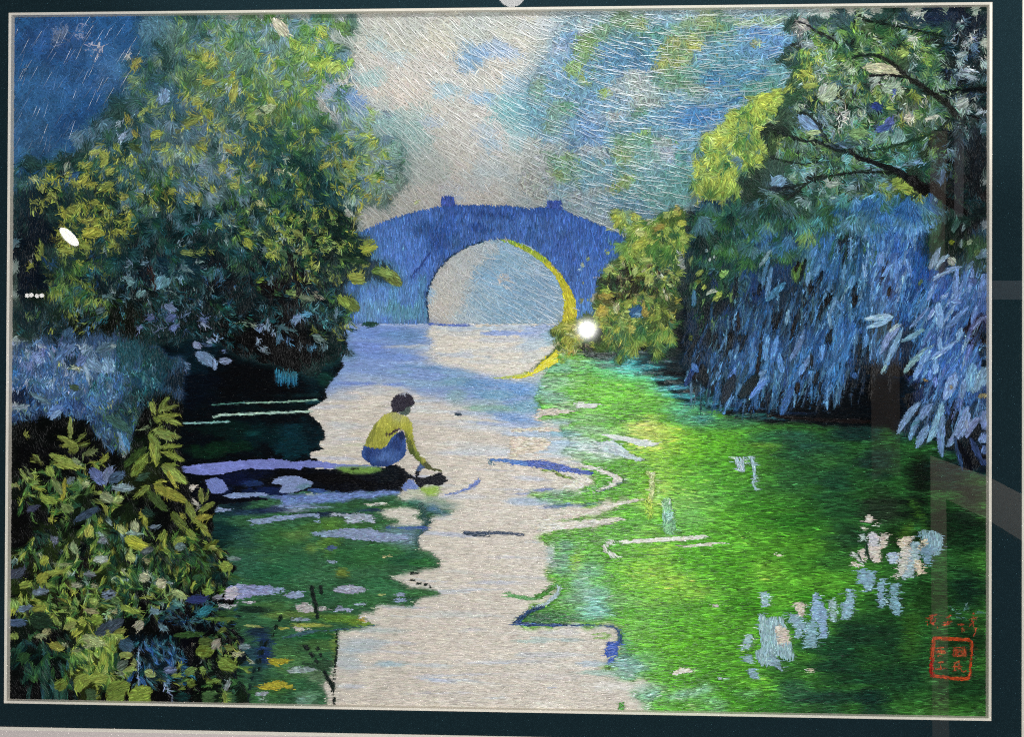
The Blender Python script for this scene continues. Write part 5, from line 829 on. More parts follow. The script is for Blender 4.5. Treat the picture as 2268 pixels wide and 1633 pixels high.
stroke(T(3, 0, '1370,1150 1400,1200 1440,1250 1470,1295'), 5, 5, '8a9ab8', piece('stem', LB), 10, 8, dash=16)
stroke(T(3, 0, '1160,840 1155,1000 1158,1170'), 3, 3, '7f98b0', piece('stem', LB), 6, 10)

# ---- right bank: dark shade over the water, reeds, flowering bush, yellow tree, overhanging tree
poly(P('1500 470 1640 450 1660 720 1480 760 1510 560'), '36584f', RT, 80, 30, 14, soft=4, wob=7, vary=.25)
poly(P('1262 760 1330 740 1500 690 1540 600 1700 560 2190 560 2190 1060 2120 1000 1990 950 1800 938 1640 925 1560 905 1500 880 1440 830 1380 800 1300 785'), '0c151c', POND, 1, 6, 15, soft=2, wob=5)
inreg(lambda: blobs('1400 790 80 20 0 2f4f52 .8; 1480 800 60 30 0 26383c .8; 1330 775 60 14 0 33403e .8; 1520 850 40 24 0 2a3a3c .8; 1560 880 60 16 0 1f4a44 .8; 1470 770 40 20 0 1c3028 .8; 1380 770 40 10 0 3f5f60 .7', None), POND)
blobs("""1380 800 40 10 0 4fc0c8 .8; 1430 812 50 8 0 3fa8b0 .8; 1400 790 50 8 0 5fb8b8 .7; 1470 838 50 8 0 4fb4b8 .8; 1440 826 40 6 0 2f5a5c .8; 1500 858 44 8 0 48a8bc .8; 1490 846 40 5 0 3a4a48 .8; 1520 876 50 7 0 3fa0b0 .8; 1540 866 40 6 0 54463f .8
1560 892 60 8 0 3f98a0 .8; 1340 792 40 6 0 46605f .8; 1330 802 40 6 0 5fb890 .7; 1600 906 60 7 0 2f7a78 .8; 1580 880 40 6 0 2a6a78 .7; 1650 918 70 7 0 25605c .8; 1720 926 70 6 0 1f4f54 .8; 1620 892 40 6 0 24507a .7; 1690 905 60 5 0 284a70 .6; 1760 915 60 5 0 2a3f6a .5; 1300 780 40 6 0 3f5050 .8; 1420 780 40 6 0 3a5250 .8; 1460 800 40 6 0 345a60 .7""", GRN, 1, 7, 18, nz=.9, fall=.8, field=NH)
rd = T(1, 2, '1490,480 1560,200 1800,160 1960,140 2268,0') + T(1, 3, '200,0 1940,0 1940,1601') + T(2, 3, '1940,860 1830,930 1740,880 1690,640 1620,690 1560,640 1300,640 1200,600 1240,480 1320,330 1340,250 1250,100 1180,60 960,120 820,100 500,90 330,170 250,450 200,450 240,250 100,150 0,260') + \
    T(2, 2, '2100,230 2010,300 1900,290 1860,250 1780,360 1740,340 1770,250 1700,190 1640,210 1590,150 1500,190 1450,200 1480,40') + T(1, 2, '1450,1560 1420,1440 1480,1260 1440,1100 1430,900 1490,600')
poly(rd, '16344e', RD, 97, 14, 16, wob=10, soft=4)
m_ = R == RD; D[m_] = 1.75 + SW[m_] * .6
inreg(lambda: blobs('''1560 500 50 60 0 2a4a6a .8; 1580 560 60 60 0 234a40 .8; 1560 640 60 60 0 1d3a30 .8; 1620 480 60 40 0 35685a .8; 1700 470 80 40 0 3f6a54 .8; 1690 520 60 40 0 345f68 .8; 1600 700 60 40 0 12222c .9; 1640 600 50 40 0 2a5a48 .8; 1700 580 60 40 0 203f70 .8; 1660 640 40 40 0 1f3f78 .8; 1770 480 60 40 0 3a5f40 .8; 1830 500 60 60 0 3a66a0 .8; 1880 480 50 50 0 2f5f5a .7; 1940 470 60 50 0 4a6aa8 .8; 2000 470 60 60 0 4a6cb4 .8; 2050 480 30 60 0 3a5f9a .7
1760 580 60 50 0 1f3f68 .8; 1790 570 20 20 0 6a8a30 .9; 1780 600 24 30 0 7a9428 .9; 1830 580 60 60 0 3a6aa0 .8; 1900 560 60 60 0 2c5a68 .7; 1880 540 30 40 0 121c24 .9; 1960 560 60 60 0 4a70b4 .8; 2020 580 50 60 0 33589f .8; 2060 600 40 60 0 1f4a98 .8; 2080 540 40 60 0 2a4c2a .8; 2120 520 40 60 0 1c2c24 .9; 2150 480 30 60 0 161a1e .9; 2160 550 30 40 0 46603a .8; 2140 600 40 40 0 4a5a50 .7
1640 720 60 50 0 2a5080 .8; 1700 720 60 60 0 264870 .8; 1760 700 60 60 0 1c3248 .8; 1800 680 40 60 0 14202c .9; 1850 680 60 60 0 1c3a4c .8; 1920 660 60 60 0 2f5a86 .8; 1970 650 40 60 0 3f4f8a .8; 2010 680 40 60 0 1d4484 .9; 2050 700 40 60 0 1c3a5c .9; 1960 720 40 30 0 2a3020 .8; 2090 650 40 50 0 3f5aa4 .8; 2140 660 40 60 0 4f6cb0 .8; 2170 700 20 40 0 4f68ac .8; 2140 720 40 40 0 241424 .9; 2160 760 20 30 0 1c0f18 .9; 2080 740 50 60 0 34528f .8
1560 780 40 50 0 101c24 .9; 1600 800 60 50 0 2c4c74 .8; 1620 770 50 40 0 1c2024 .9; 1660 800 60 60 0 3f64a0 .8; 1720 800 60 60 0 355a98 .8; 1780 780 60 60 0 1f3350 .8; 1830 770 60 60 0 2c5590 .8; 1880 760 40 60 0 3a6ab8 .7; 1910 800 30 60 0 14202c .9; 1960 780 50 60 0 2f4f74 .8; 2010 790 40 60 0 142c4c .9; 2000 850 60 50 0 0c0f14 1; 1940 850 60 40 0 0d1218 1; 1860 850 60 40 0 1c2f4c .9; 1800 850 60 40 0 1c304c .9; 1740 840 50 40 0 2c4c80 .8; 1690 850 60 30 0 2f508a .8; 1560 850 50 40 0 12141c .9; 1600 860 40 30 0 16303c .9; 1640 850 30 40 0 1d2c3c .9
1760 890 80 30 0 080c12 1; 1850 890 80 30 0 06090e 1; 1940 900 60 40 0 140c0f 1; 1900 920 60 20 0 07090c 1; 2080 820 60 50 0 2a4a98 .8; 2110 790 50 40 0 4060ac .8; 2150 830 40 50 0 36589c .8; 2170 880 20 60 0 3a4f80 .8; 2120 870 50 40 0 2a4688 .8; 2060 870 50 30 0 1c3060 .9; 2080 910 60 20 0 0c1424 .9; 2110 940 60 30 0 0c1c2c .9; 2150 960 40 40 0 081420 .9; 2090 980 60 40 0 0c242c .9; 2160 1010 30 30 0 0a0f18 1; 2130 1030 30 40 0 0c1424 .9''', None), RD)
IN4 = (RD,)
tufts(1620, 540, 80, 90, 40, 'gqDsGmi', 34, 100, 50, RD, IN4)
tufts(1740, 500, 120, 50, 36, 'GqgsBx', 34, 100, 40, RD, IN4)
scatter(1590, 640, 70, 100, 60, 'gDdGnxs', 24, 7, 90, 50, RD, inside=IN4)
for cx, cy, rx, ry, n, pal, ln, wd in ((1620, 760, 100, 100, 90, 'csBbin', 60, 7), (1760, 720, 120, 120, 150, 'scBbBu', 62, 6), (1860, 620, 110, 120, 130, 'cBscbB', 60, 6), (1960, 540, 80, 90, 90, 'cBBhb', 64, 6), (1740, 810, 130, 60, 130, 'cBBcbs', 56, 7), (1640, 820, 80, 50, 70, 'cBbsn', 50, 7), (1920, 700, 80, 80, 60, 'Bcbs', 50, 6), (1840, 790, 80, 60, 70, 'Bcbui', 50, 7), (2110, 680, 70, 110, 90, 'cvBhcB', 70, 8), (2120, 820, 60, 70, 70, 'cvBcB', 64, 8), (2000, 620, 60, 60, 40, 'cBu', 50, 6), (1880, 500, 60, 50, 50, 'BcgG', 44, 6)):
    for _ in range(int(n * 1.35)):
        a_, b_ = rng.uniform(-1, 1, 2)
        x, y = cx + a_ * rx, cy + b_ * ry
        px, py = int(x * K), int(y * K)
        if not (0 <= px < CW and 0 <= py < CH) or R[py, px] != RD: continue
        lean = 8 if x < 2030 else 22
        leaf(x, y, ln * 1.15 * rng.uniform(.6, 1.3), wd * .55 * rng.uniform(.6, 1.5), 88 + rng.uniform(-4, 24) + lean * .6, pick(pal), RD, rng.uniform(-.12, .12), .7, mix=rng.uniform(.15, .8))
for _ in range(46):
    x, y = rng.uniform(1600, 1980), rng.uniform(560, 860)
    if R[int(y * K), int(x * K)] == RD: leaf(x, y, rng.uniform(26, 60), rng.uniform(6, 13), 95 + rng.uniform(-6, 18), pick('nknr'), RD, 0, .8)
leaves(1, 3, '''1150 1120 920 1150 60 c0cce4; 1170 1125 940 1220 56 b4c4dc -.1; 1240 1190 1060 1440 70 a3a8d8 .15; 1220 1190 1130 1260 40 d0d8e8; 1250 1220 1070 1600 56 8fa8c8; 1430 1235 1230 1340 50 9fbccc; 1510 1370 1250 1600 60 b0c8c8 .1; 1480 1380 1370 1590 50 8aa8d8 .1; 1300 1230 1470 1050 36 8088b0; 1490 830 1750 710 50 b0bce0 -.15; 1520 740 1640 610 50 b4bcdc -.2; 1470 740 1560 550 70 9fa4c8; 1560 760 1630 640 60 3a3450; 1630 640 1690 690 80 c8b8b0; 1450 1000 1520 840 40 8f9cd0; 1450 1160 1530 1040 40 9fa8dc; 1560 1230 1540 1000 90 8fa4d0; 1650 1000 1740 1010 50 7f90c8; 1680 960 1700 720 60 8a9ccc; 1560 980 1640 930 36 9fa8d8; 1800 930 1840 720 40 8c9cd4; 1880 980 1920 760 50 8090c8; 1830 1240 1930 1110 40 8890c0; 1820 1190 1870 1020 50 7f94d0; 1600 1240 1800 1040 60 7f98cc; 1480 1490 1700 1330 60 a3b4dc; 1560 1420 1550 1290 50 9fb8e0; 1700 1340 1740 1220 60 a3b8dc; 1420 1520 1480 1400 40 93b0e4; 1510 1600 1520 1480 60 98b4e4; 1860 640 1950 560 80 7a88a8; 1840 660 1760 760 40 6f7fa0; 1860 860 1800 800 60 4f588c; 1660 430 1730 260 60 5f7c78; 1740 420 1800 280 36 a3a8b0; 1600 360 1610 200 60 3f5a4c; 1860 170 1900 80 30 7f8888; 1660 130 1680 110 50 b0c0d8; 1780 520 1830 490 50 b0b090; 1640 520 1670 490 60 98942c; 1730 560 1740 480 30 98a0a0; 1500 170 1540 130 40 a8b4c4; 1860 620 1880 560 60 60703c; 1380 870 1410 810 40 7f8c50; 1560 140 1510 520 90 3a5c3c; 1130 270 1170 130 70 3f6a44; 1500 350 1530 200 60 5f7fc4
70 900 140 620 40 5f84b4 -.1; 40 720 150 560 36 a3acc4; 100 1000 270 840 70 5f90b8; 100 980 150 700 50 6f90b8; 440 880 470 740 50 7fa0c8; 500 800 560 680 50 6f98c0; 740 900 760 660 40 6f98c0; 800 900 830 780 60 5f90c0; 1070 800 1160 680 40 7f9cdc; 1040 700 1080 580 60 7f98d0; 1190 860 1190 620 50 7090d4; 1320 800 1280 640 40 7f98d0; 1220 740 1230 640 40 7a98d4; 930 480 960 430 60 7f9ccc; 990 480 1000 430 40 8fb0d4; 660 960 760 1110 40 5f80b4; 650 1240 620 1080 40 8098b0; 640 1110 690 960 40 7f98b8; 270 1200 290 1060 36 8fa8c4; 480 640 540 520 50 5f88c4; 680 320 740 180 60 5f84c8; 780 260 840 180 60 6a8ccc; 620 260 680 190 70 5f84b8; 930 1390 950 1270 50 6a94d0; 560 1500 580 1360 60 6f94d0; 300 1500 420 1240 60 8098cc .1; 150 1500 200 1280 60 6f98d8; 90 1500 120 1280 60 6f98d4; 400 1600 470 1450 50 7fa0dc; 230 1600 210 1430 60 6f98d4''', RD, 'reed_blade')
leaves(2, 3, '''1400 315 1200 600 70 9fb0d8 .1; 1320 290 1340 310 2 ffffff; 1490 340 1390 480 80 9aace0 .12; 1390 430 1300 655 60 8aa4d0 .05; 1310 530 1400 470 30 4a707c; 1465 515 1360 715 80 98acd8 .05; 1580 320 1450 665 90 9fb8c8 -.12; 1585 420 1575 790 80 93a8dc .08; 1795 355 1610 700 110 a3b0e0 -.2; 1900 450 1775 625 80 a8a8e0 .2; 1940 370 1920 560 80 9098d0; 1940 580 1890 670 80 98a4dc; 1950 670 1915 760 70 7888c4; 1680 60 1590 310 110 9fb0e0 -.1; 1700 0 1600 130 60 4f70b8; 1410 0 1340 150 60 9fb8e8 .1; 1320 0 1255 85 40 93acac; 1110 0 1070 90 30 9fb0b4; 1480 50 1470 140 50 7f98e0; 1520 110 1515 200 50 8c98dc; 1540 0 1510 90 60 93b0e8; 1840 0 1790 240 110 7f9cb8; 1940 20 1850 240 100 8fa0b0; 1760 130 1740 310 60 7f90b0; 1850 250 1820 200 40 9fb4c4; 330 175 220 450 80 4a74b8; 100 110 0 260 70 7890cc; 240 0 250 70 30 7098d8; 420 0 380 110 50 6f98dc; 1770 470 1790 560 40 8f90a0; 1800 410 1870 320 40 2a3844; 1600 350 1640 440 40 3f508c; 1680 600 1750 900 50 3c4a80; 1810 620 1920 860 60 46568c; 1700 640 1830 910 60 10101c; 1430 150 1440 130 60 a8743c; 1640 210 1660 190 40 b08a60; 1890 290 1910 250 50 a07c44; 830 80 850 130 60 4f78bc; 440 60 430 140 60 2c4878''', RD, 'reed_blade')
leaves(2, 2, '''1560 0 1460 200 50 1c3478; 1600 0 1640 200 90 141c24; 1890 40 1830 250 70 5f80cc .1; 1880 90 1770 350 100 181c1c; 2150 60 2010 200 60 7f94b8 .15; 2160 140 2000 300 50 5f80cc .1; 2080 90 1920 300 110 101c1c; 1520 0 1580 80 60 5f84c4; 1990 0 1940 160 60 2c4a60''', RD, 'reed_blade')
stroke(T(2, 3, '120,440 400,465 700,480 960,490'), 7, 10, '150e0e', GRN)

# yellow tree in the middle of the right bank
poly(P('1670 219 1640 232 1599 264 1570 290 1552 312 1545 345 1538 370 1536 429 1541 447 1578 442 1631 439 1636 410 1645 395 1665 375 1692 357 1690 320 1680 290 1700 260 1740 225 1750 190 1700 200'), 'a5a640', YT, 80, 30, 12, wob=5, soft=1)
m_ = R == YT; J[m_] = .4; D[m_] = 1.4 + SW[m_] * 3.4
inreg(lambda: blobs('1650 300 26 40 0 6f8a3c .7; 1620 340 40 30 0 8a9c3c .6; 1570 400 30 40 0 a0a838 .6; 1600 430 40 14 0 8a983c .6; 1660 340 26 26 0 5f7a40 .7; 1640 280 20 16 0 bcc060 .7; 1600 290 20 14 0 c4c46a .6; 1690 250 30 26 0 9a9c3c .7; 1590 370 20 20 0 6f8a58 .5; 1560 340 14 30 0 b8b650 .6', None), YT)
scatter(1600, 360, 75, 90, 150, 'yYeyfGqYqgs', 22, 6, 85, 70, YT, inside=(YT,))
tufts(1650, 330, 40, 90, 26, 'gqsGDy', 24, 90, 70, YT, (YT, RT))
tufts(1545, 380, 24, 70, 16, 'qsGyx', 22, 90, 70, YT, (YT, FAR))
tufts(1610, 350, 70, 80, 30, 'yYefGY', 24, 90, 80, YT, (YT,))
scatter(1690, 240, 50, 40, 40, 'yYeGfq', 22, 7, 90, 70, YT, inside=(YT, FAR))
fan(1600, 445, 60, -100, 70, 'G', 'Y', YT); fan(1570, 440, 44, -80, 70, 'g', 'y', YT); fan(1628, 430, 34, -90, 60, 'e', 'Y', YT)

# overhanging tree, top right
poly(P('1790 30 2182 18 2182 470 2120 500 2060 430 1980 440 1900 455 1800 452 1720 470 1640 470 1632 440 1650 395 1690 355 1680 290 1720 240 1735 200 1745 150 1700 130 1760 100 1730 60'), '3a6450', RT, 60, 24, 14, wob=9, soft=2)
m_ = R == RT; J[m_] = .4; D[m_] = .5 + SW[m_] * 3.6
inreg(lambda: blobs('''1800 80 40 30 0 7fa0c0 .7; 1770 70 30 20 0 b4a8a4 .6; 1840 60 60 30 0 6f90a0 .7; 1900 50 60 30 0 5a7f88 .7; 1960 40 50 20 0 3f6f60 .8; 2030 40 60 20 0 2a4a6a .8; 2100 40 60 40 0 1c2c5a .9; 2150 60 40 60 0 101838 .9; 1880 90 50 40 0 4f7f50 .8; 1930 90 40 40 0 7fa050 .8; 1960 110 50 40 0 4f7f48 .8; 2020 90 50 40 0 557f7a .8; 2080 90 40 40 0 40706a .8; 2100 120 50 40 0 10201c .9; 2150 140 40 40 0 141c2a .9; 1830 110 50 40 0 5a8a48 .8; 1780 120 40 30 0 5a8aa0 .7; 1770 105 26 14 0 b8b8bc .8
1800 160 50 40 0 4a7f48 .8; 1880 150 60 30 0 4a7f48 .8; 1960 150 60 40 0 6a8a48 .8; 2000 130 30 30 0 8a9f48 .6; 2040 140 60 30 0 4f7048 .8; 1780 190 40 40 0 6f9050 .8; 1840 190 50 40 0 5f8f80 .7; 1930 150 50 30 -10 a3ada0 .6; 1950 165 40 14 20 b8b8a8 .8; 2060 160 60 40 0 9fa8a0 .7; 2110 170 40 40 0 1c2420 .8; 2130 170 30 30 0 8f9890 .5; 2080 190 50 30 0 5f7080 .7; 2150 200 40 40 0 2f3f3c .8; 1960 180 50 30 0 b0b4a8 .8; 1830 210 40 40 0 9fa898 .8; 1870 190 30 40 0 1d3a34 .8; 1910 180 40 30 0 3a5f50 .8
1760 230 50 40 0 4f7f50 .8; 1840 240 60 30 0 14201c .9; 1880 250 60 30 0 16241c .9; 1900 230 30 30 0 2a5040 .7; 1940 220 40 40 0 3f6050 .8; 1990 220 40 40 0 86a048 .7; 2010 240 50 40 0 5a6f38 .8; 2050 240 50 40 0 7f9078 .7; 2110 220 50 30 0 a8b09a .8; 2130 250 40 20 0 b0b4a0 .6; 2160 260 30 60 0 3a4844 .8; 1960 260 30 20 0 5f7f3c .7; 1720 290 40 40 0 1c2c1c .9; 1700 270 30 30 0 34482c .8; 1770 270 50 30 0 6f8f68 .7; 1800 280 50 26 40 7fa0c0 .9; 1780 300 40 30 0 3f6a44 .8; 1850 290 50 30 0 3f6a3c .8; 1910 290 50 30 0 5a7f40 .8; 1960 280 30 20 0 3f4f98 .9; 1990 290 50 40 0 7f9aa4 .8; 2020 260 40 30 0 b8b4a0 .7; 2070 270 50 40 0 5f8a68 .8
1740 320 50 30 0 5f7a40 .8; 1800 330 60 26 0 7fa0a4 .8; 1850 310 50 20 0 6f90b0 .7; 1960 310 60 30 0 6f94a8 .8; 2000 320 50 40 0 3a6a50 .8; 2040 330 40 30 0 4f6038 .8; 2080 340 40 60 0 38301c .9; 2130 340 40 60 0 4a4a44 .8; 2160 340 26 80 0 182430 .9; 1760 350 50 30 0 8aa888 .7; 1820 350 60 30 0 5f8a58 .8; 1880 350 60 20 0 4a6f58 .8; 1940 350 50 30 0 4a5f44 .8; 1990 350 50 40 0 243a20 .9; 1700 350 40 40 0 5f7f48 .8; 1680 400 40 40 0 34563c .8; 1740 390 60 40 0 5f8070 .8; 1800 390 60 30 0 7fa898 .8; 1860 390 60 20 0 86a8a0 .8; 1930 380 60 20 0 6f94a0 .8; 1980 390 50 30 0 3f6a48 .8; 2030 380 50 40 0 344f2c .8
1730 410 40 20 0 7fa0bc .8; 1750 420 40 16 0 18242a .9; 1700 440 50 30 0 2f4f34 .8; 1800 430 50 26 0 4a8068 .8; 1850 420 50 30 0 4f8070 .8; 1900 420 40 30 0 35667a .8; 1960 420 40 26 0 8a9c34 .8; 2000 420 40 20 0 a0a438 .8; 2010 440 20 12 0 b4b43a .7; 2040 420 50 40 0 3a4f40 .8; 2090 420 40 60 0 3a2f1c .8; 2130 430 40 60 0 2c2c2c .9; 2160 420 30 60 0 1c2c30 .9; 1900 440 60 30 0 4f7a4a .8; 1830 450 60 20 0 4a7a60 .8; 1990 460 40 20 0 5f8050 .6; 1940 455 30 20 0 6a8840 .7''', None), RT)
m_ = R == RT
C[m_] = C[m_] * .6 + hexc('3f6660') * .2
IN5 = (RT,)
tufts(1860, 100, 100, 70, 50, 'GegqexDA', 30, 60, 90, RT, IN5)
tufts(1980, 120, 100, 80, 50, 'GegqexDA', 30, 50, 90, RT, IN5)
tufts(1850, 220, 100, 60, 40, 'qgADaxk', 30, 90, 80, RT, IN5)
tufts(2030, 220, 110, 80, 50, 'AaqxDGge', 30, 50, 90, RT, IN5)
tufts(1850, 320, 140, 60, 50, 'GqxAaGTe', 30, 30, 80, RT, IN5)
tufts(2000, 330, 100, 60, 36, 'qTGgDae', 30, 30, 80, RT, IN5)
tufts(1820, 410, 140, 50, 50, 'TqaAgGx', 30, 60, 80, RT, IN5)
tufts(2000, 430, 80, 30, 24, 'GyegYq', 26, 70, 60, RT, IN5)
tufts(2130, 200, 60, 160, 40, 'nDaAdsk', 28, 70, 90, RT, IN5)
tufts(2120, 380, 60, 80, 30, 'ndDskr', 28, 80, 60, RT, IN5)
scatter(1900, 120, 150, 90, 130, 'GeyqAwgDlk', 24, 6, 40, 80, RT, inside=IN5)
scatter(1800, 190, 80, 70, 60, 'yYeqAsG', 22, 6, 60, 70, RT, inside=IN5)
scatter(1990, 230, 130, 80, 110, 'AwyeGDkqa', 22, 7, 40, 80, RT, inside=IN5)
scatter(1840, 250, 80, 40, 60, 'kkDqwAg', 22, 6, 80, 70, RT, inside=IN5)
scatter(1850, 330, 160, 60, 110, 'AGeqTaxgk', 26, 5, 25, 60, RT, inside=IN5)
scatter(1830, 420, 150, 40, 70, 'TAGqask', 26, 5, 50, 60, RT, inside=IN5)
scatter(2130, 160, 50, 120, 70, 'nkDwsai', 20, 7, 60, 90, RT, inside=IN5)
scatter(2110, 340, 60, 120, 70, 'nkDGsd', 24, 7, 70, 70, RT, inside=IN5)
leaves(0, 3, '''540 830 690 700 160 b4b8a4 .2; 560 790 600 690 80 c0bca8; 730 970 790 930 60 e0dcd0; 740 1010 780 980 50 d8d4c4; 1290 310 1360 330 70 cbc4b0; 1340 330 1350 400 40 c4c8b0; 1370 200 1410 200 70 c4bcb4; 1290 1020 1340 960 90 d0c4b0; 1250 1000 1320 970 70 c4b8a0; 920 560 1240 620 110 c0b8a8 -.1; 960 700 1060 640 90 b4b8ac; 1070 750 1230 690 110 b0b8a8 .2; 1200 780 1260 740 60 c0c4b0 .3; 800 620 840 560 80 a8b49c; 370 960 600 1120 120 7f9cc4 .12; 870 730 900 690 60 c0ac30; 480 640 390 580 70 bcae3c; 500 650 460 610 60 c4b43c; 400 720 540 710 60 c4ba50; 250 770 320 720 60 b4ae3c; 1200 450 1300 420 90 a3b060; 1100 900 1180 880 60 b8bc50; 1310 800 1340 740 80 98983c; 1340 800 1400 830 80 8f943a; 1060 800 1000 850 70 98a848; 1110 1050 1160 990 110 4a52a8; 1020 1090 1150 1050 80 4450a0; 980 880 1080 900 90 2c4090; 1160 740 1190 790 60 3c50a0; 40 830 160 810 110 c0b83c; 30 860 120 900 80 b8b43c; 100 900 200 930 80 b0b03c; 0 1080 70 1070 50 c8c44c; 440 1110 580 1100 50 a8b468
600 510 560 550 50 b4b44c; 640 650 620 600 50 a8a03c; 380 390 300 370 60 18241c; 480 400 530 380 90 b8bcc0; 420 370 500 360 80 b4b8c0; 350 170 480 240 120 b8aca4; 270 500 320 480 60 a8b080; 1000 460 980 470 40 b0b880; 980 320 1040 330 60 a8b47c; 1000 310 1000 350 30 1c2c20; 1450 370 1480 310 60 18201c; 1480 380 1540 380 50 8fa8a0; 1730 180 1740 150 40 c8ccc8; 1700 190 1770 190 30 b0b8b8; 1740 390 1780 350 80 b4bcbc; 1810 420 1870 370 80 6f90a8; 1620 350 1700 355 24 b0b4b0; 1650 310 1680 290 30 c0c4c0; 1820 320 1880 300 30 8088b0; 1700 470 1800 430 60 a0a8a0; 1700 620 1860 680 50 a8b4b8 -.25; 1730 590 1850 600 40 b0b8c0 -.3; 1710 540 1760 600 40 a8b4b8 .3; 1790 570 1830 580 40 d0d4d4; 1760 640 1880 650 40 b0b8bc -.2; 1700 900 1800 830 120 b0b0a0; 1740 970 1760 890 50 a8b4a8; 1790 970 1800 900 36 c0c8c4; 1880 940 1890 920 30 b8c4c4; 1930 920 1850 960 30 a3b0b0
1430 1000 1560 960 40 c4bcac; 1180 1210 1230 1080 130 86a4a8 .2; 1040 1180 1130 1100 90 7f9ca0; 1160 1090 1200 1040 60 a8bcb4; 800 1120 960 1110 110 7f9c68; 180 1200 240 1200 60 a4a86c; 0 1340 80 1310 100 a8a838; 350 1280 380 1260 60 141a14; 450 1170 520 1130 30 a8b890; 640 1220 760 1240 60 86a0cc; 600 1550 720 1530 60 b4b8ac; 150 1560 260 1480 130 86a8c4; 140 1570 240 1590 60 10181c; 1360 1390 1400 1340 60 7f9cc0; 1200 1410 1260 1390 40 8fa8c0; 1560 1560 1590 1400 50 5f80a8; 1180 1560 1340 1560 70 b0b03c; 1150 1530 1240 1500 70 a8ac3c; 1040 1560 1090 1530 70 98a83c; 1100 1590 1160 1550 60 86a0c8; 920 1400 990 1390 60 7f98b8; 1640 1500 1660 1420 50 3f5868; 1000 690 920 690 30 2c3c34; 960 720 920 705 30 24342c''', RT)
for s, wa, wb, c in (('340,180 400,185 470,220 520,260 600,290 650,320 700,350', 4, 9, '181c22'), ('930,165 1060,190 1200,215 1330,245 1430,265 1560,300', 5, 9, '12241c'), ('870,120 960,180 1100,170 1180,100', 4, 4, '16281c'), ('1040,460 1130,510 1200,560 1250,610 1310,660 1380,700 1440,750 1520,790 1600,850 1650,900 1680,960', 10, 22, '1c2018'), ('840,470 920,460 1000,455 1050,465', 8, 10, '1c2c24'), ('970,632 1070,622 1170,628 1250,640', 6, 9, '1a1c22'), ('1930,740 1800,750 1700,750 1560,770', 14, 8, '10181a'), ('370,950 420,940 480,970 560,1080 620,1170', 7, 9, '1c2c28'), ('200,1110 300,1140 420,1180 510,1175 600,1220 720,1260 800,1280 880,1310', 5, 12, '1c2a28'), ('880,1270 1000,1260 1150,1225 1280,1190 1400,1150 1480,1120 1560,1080', 6, 8, '24402c'), ('800,1250 870,1320 960,1340 1080,1390 1200,1430 1280,1480 1330,1510', 10, 24, '16181c'), ('440,1490 560,1480 700,1460 850,1440 1000,1440 1150,1440', 6, 10, '1d2420'), ('240,1590 330,1560 420,1540 540,1500 600,1490', 4, 7, '22302c'), ('130,1300 200,1330 300,1360 420,1370 560,1355', 4, 5, '1d2c28'), ('560,1120 640,1200 760,1250', 5, 6, '1a2a2c'), ('1130,170 1200,310 1280,420', 5, 3, '2a4a30'), ('1500,1100 1560,1080 1650,1000 1680,960', 5, 5, '24382c')):
    stroke(T(0, 3, s), wa * .75, wb * .62, c, piece('branch', RT), 5, 13, alpha=.9)
stroke(T(1, 3, '0,300 160,220 330,110 440,20 520,-20'), 5, 5, '22302a', piece('branch', RT), 5, 13)
stroke(T(0, 3, '1330,1510 1420,1590') + T(1, 3, '1480,40 1560,110 1650,180 1760,250'), 24, 14, '191716', piece('branch', RT), 5, 13)
stroke(T(0, 3, '1850,1100 1860,1400 1850,1601') , 30, 30, '141c24', RT, 12, 14, alpha=.6)

tufts(1800, 455, 170, 28, 60, 'GqgsDT', 40, 95, 35, RT, (RT, RD))
tufts(1960, 450, 110, 30, 40, 'sBBcbq', 50, 95, 25, RD, (RT, RD))
tufts(1580, 500, 60, 60, 40, 'gqDsdG', 40, 95, 35, RD, (RT, RD))
# flowering bush at the foot of the bridge
poly(T(1, 2, '840,235 930,225 1000,265 1090,270 1130,300 1250,290 1340,205 1420,200 1475,225 1490,320 1470,400 1495,480 1480,520 1420,560 1410,700 1425,800 1410,930 1430,1010 1420,1120 1340,1200 1330,1320 1260,1450 1180,1440 1150,1380 1050,1380 960,1420 920,1530 890,1490 880,1420 760,1440 640,1440 520,1420 440,1420 380,1370 400,1320 340,1240 440,1190 560,1140 600,1110 700,1150 700,950 740,820 800,690 880,620 940,570 970,500 1040,430 960,400 880,400 850,330'), '46602f', FB, 80, 30, 12, wob=4, soft=1)
m_ = R == FB; J[m_] = .4; D[m_] = 1.4 + SW[m_] * 3.4
inreg(lambda: blobs('''1440 500 40 26 0 7a8c34 .8; 1460 540 50 40 0 2f5234 .8; 1490 590 30 50 0 3a5a34 .8; 1400 560 30 20 0 a0a038 .7; 1420 610 40 40 0 8a9440 .7; 1460 600 30 40 0 3a5a6a .7; 1360 620 40 30 0 26302a .9; 1410 650 50 40 0 2a2c1c .9; 1450 650 40 30 0 34502a .8; 1380 690 40 40 0 4a6030 .8; 1350 660 26 20 0 6a5a34 .7; 1420 680 40 26 0 2a5078 .5; 1340 700 40 30 0 8a7c3c .7; 1370 730 40 30 0 3c5a48 .8; 1410 740 50 30 0 2f5234 .8; 1450 740 40 40 0 2c5434 .8; 1460 700 30 40 0 4a5c2c .8; 1490 700 20 40 0 34402a .8
1320 740 40 20 0 3f4440 .7; 1290 770 40 14 0 3a3c3c .9; 1270 750 26 20 0 8a7c34 .8; 1250 720 30 20 0 a09434 .8; 1420 780 40 20 0 2f4f44 .8; 1370 780 40 16 0 344440 .8; 1460 770 20 20 0 223c2a .9; 1400 480 30 20 0 8fb0a0 .7; 1370 490 20 20 0 a8a848 .7; 1430 470 30 14 0 a8ac58 .7; 1380 510 20 12 0 b8c0b8 .7''', None), FB)
IN6 = (FB,)
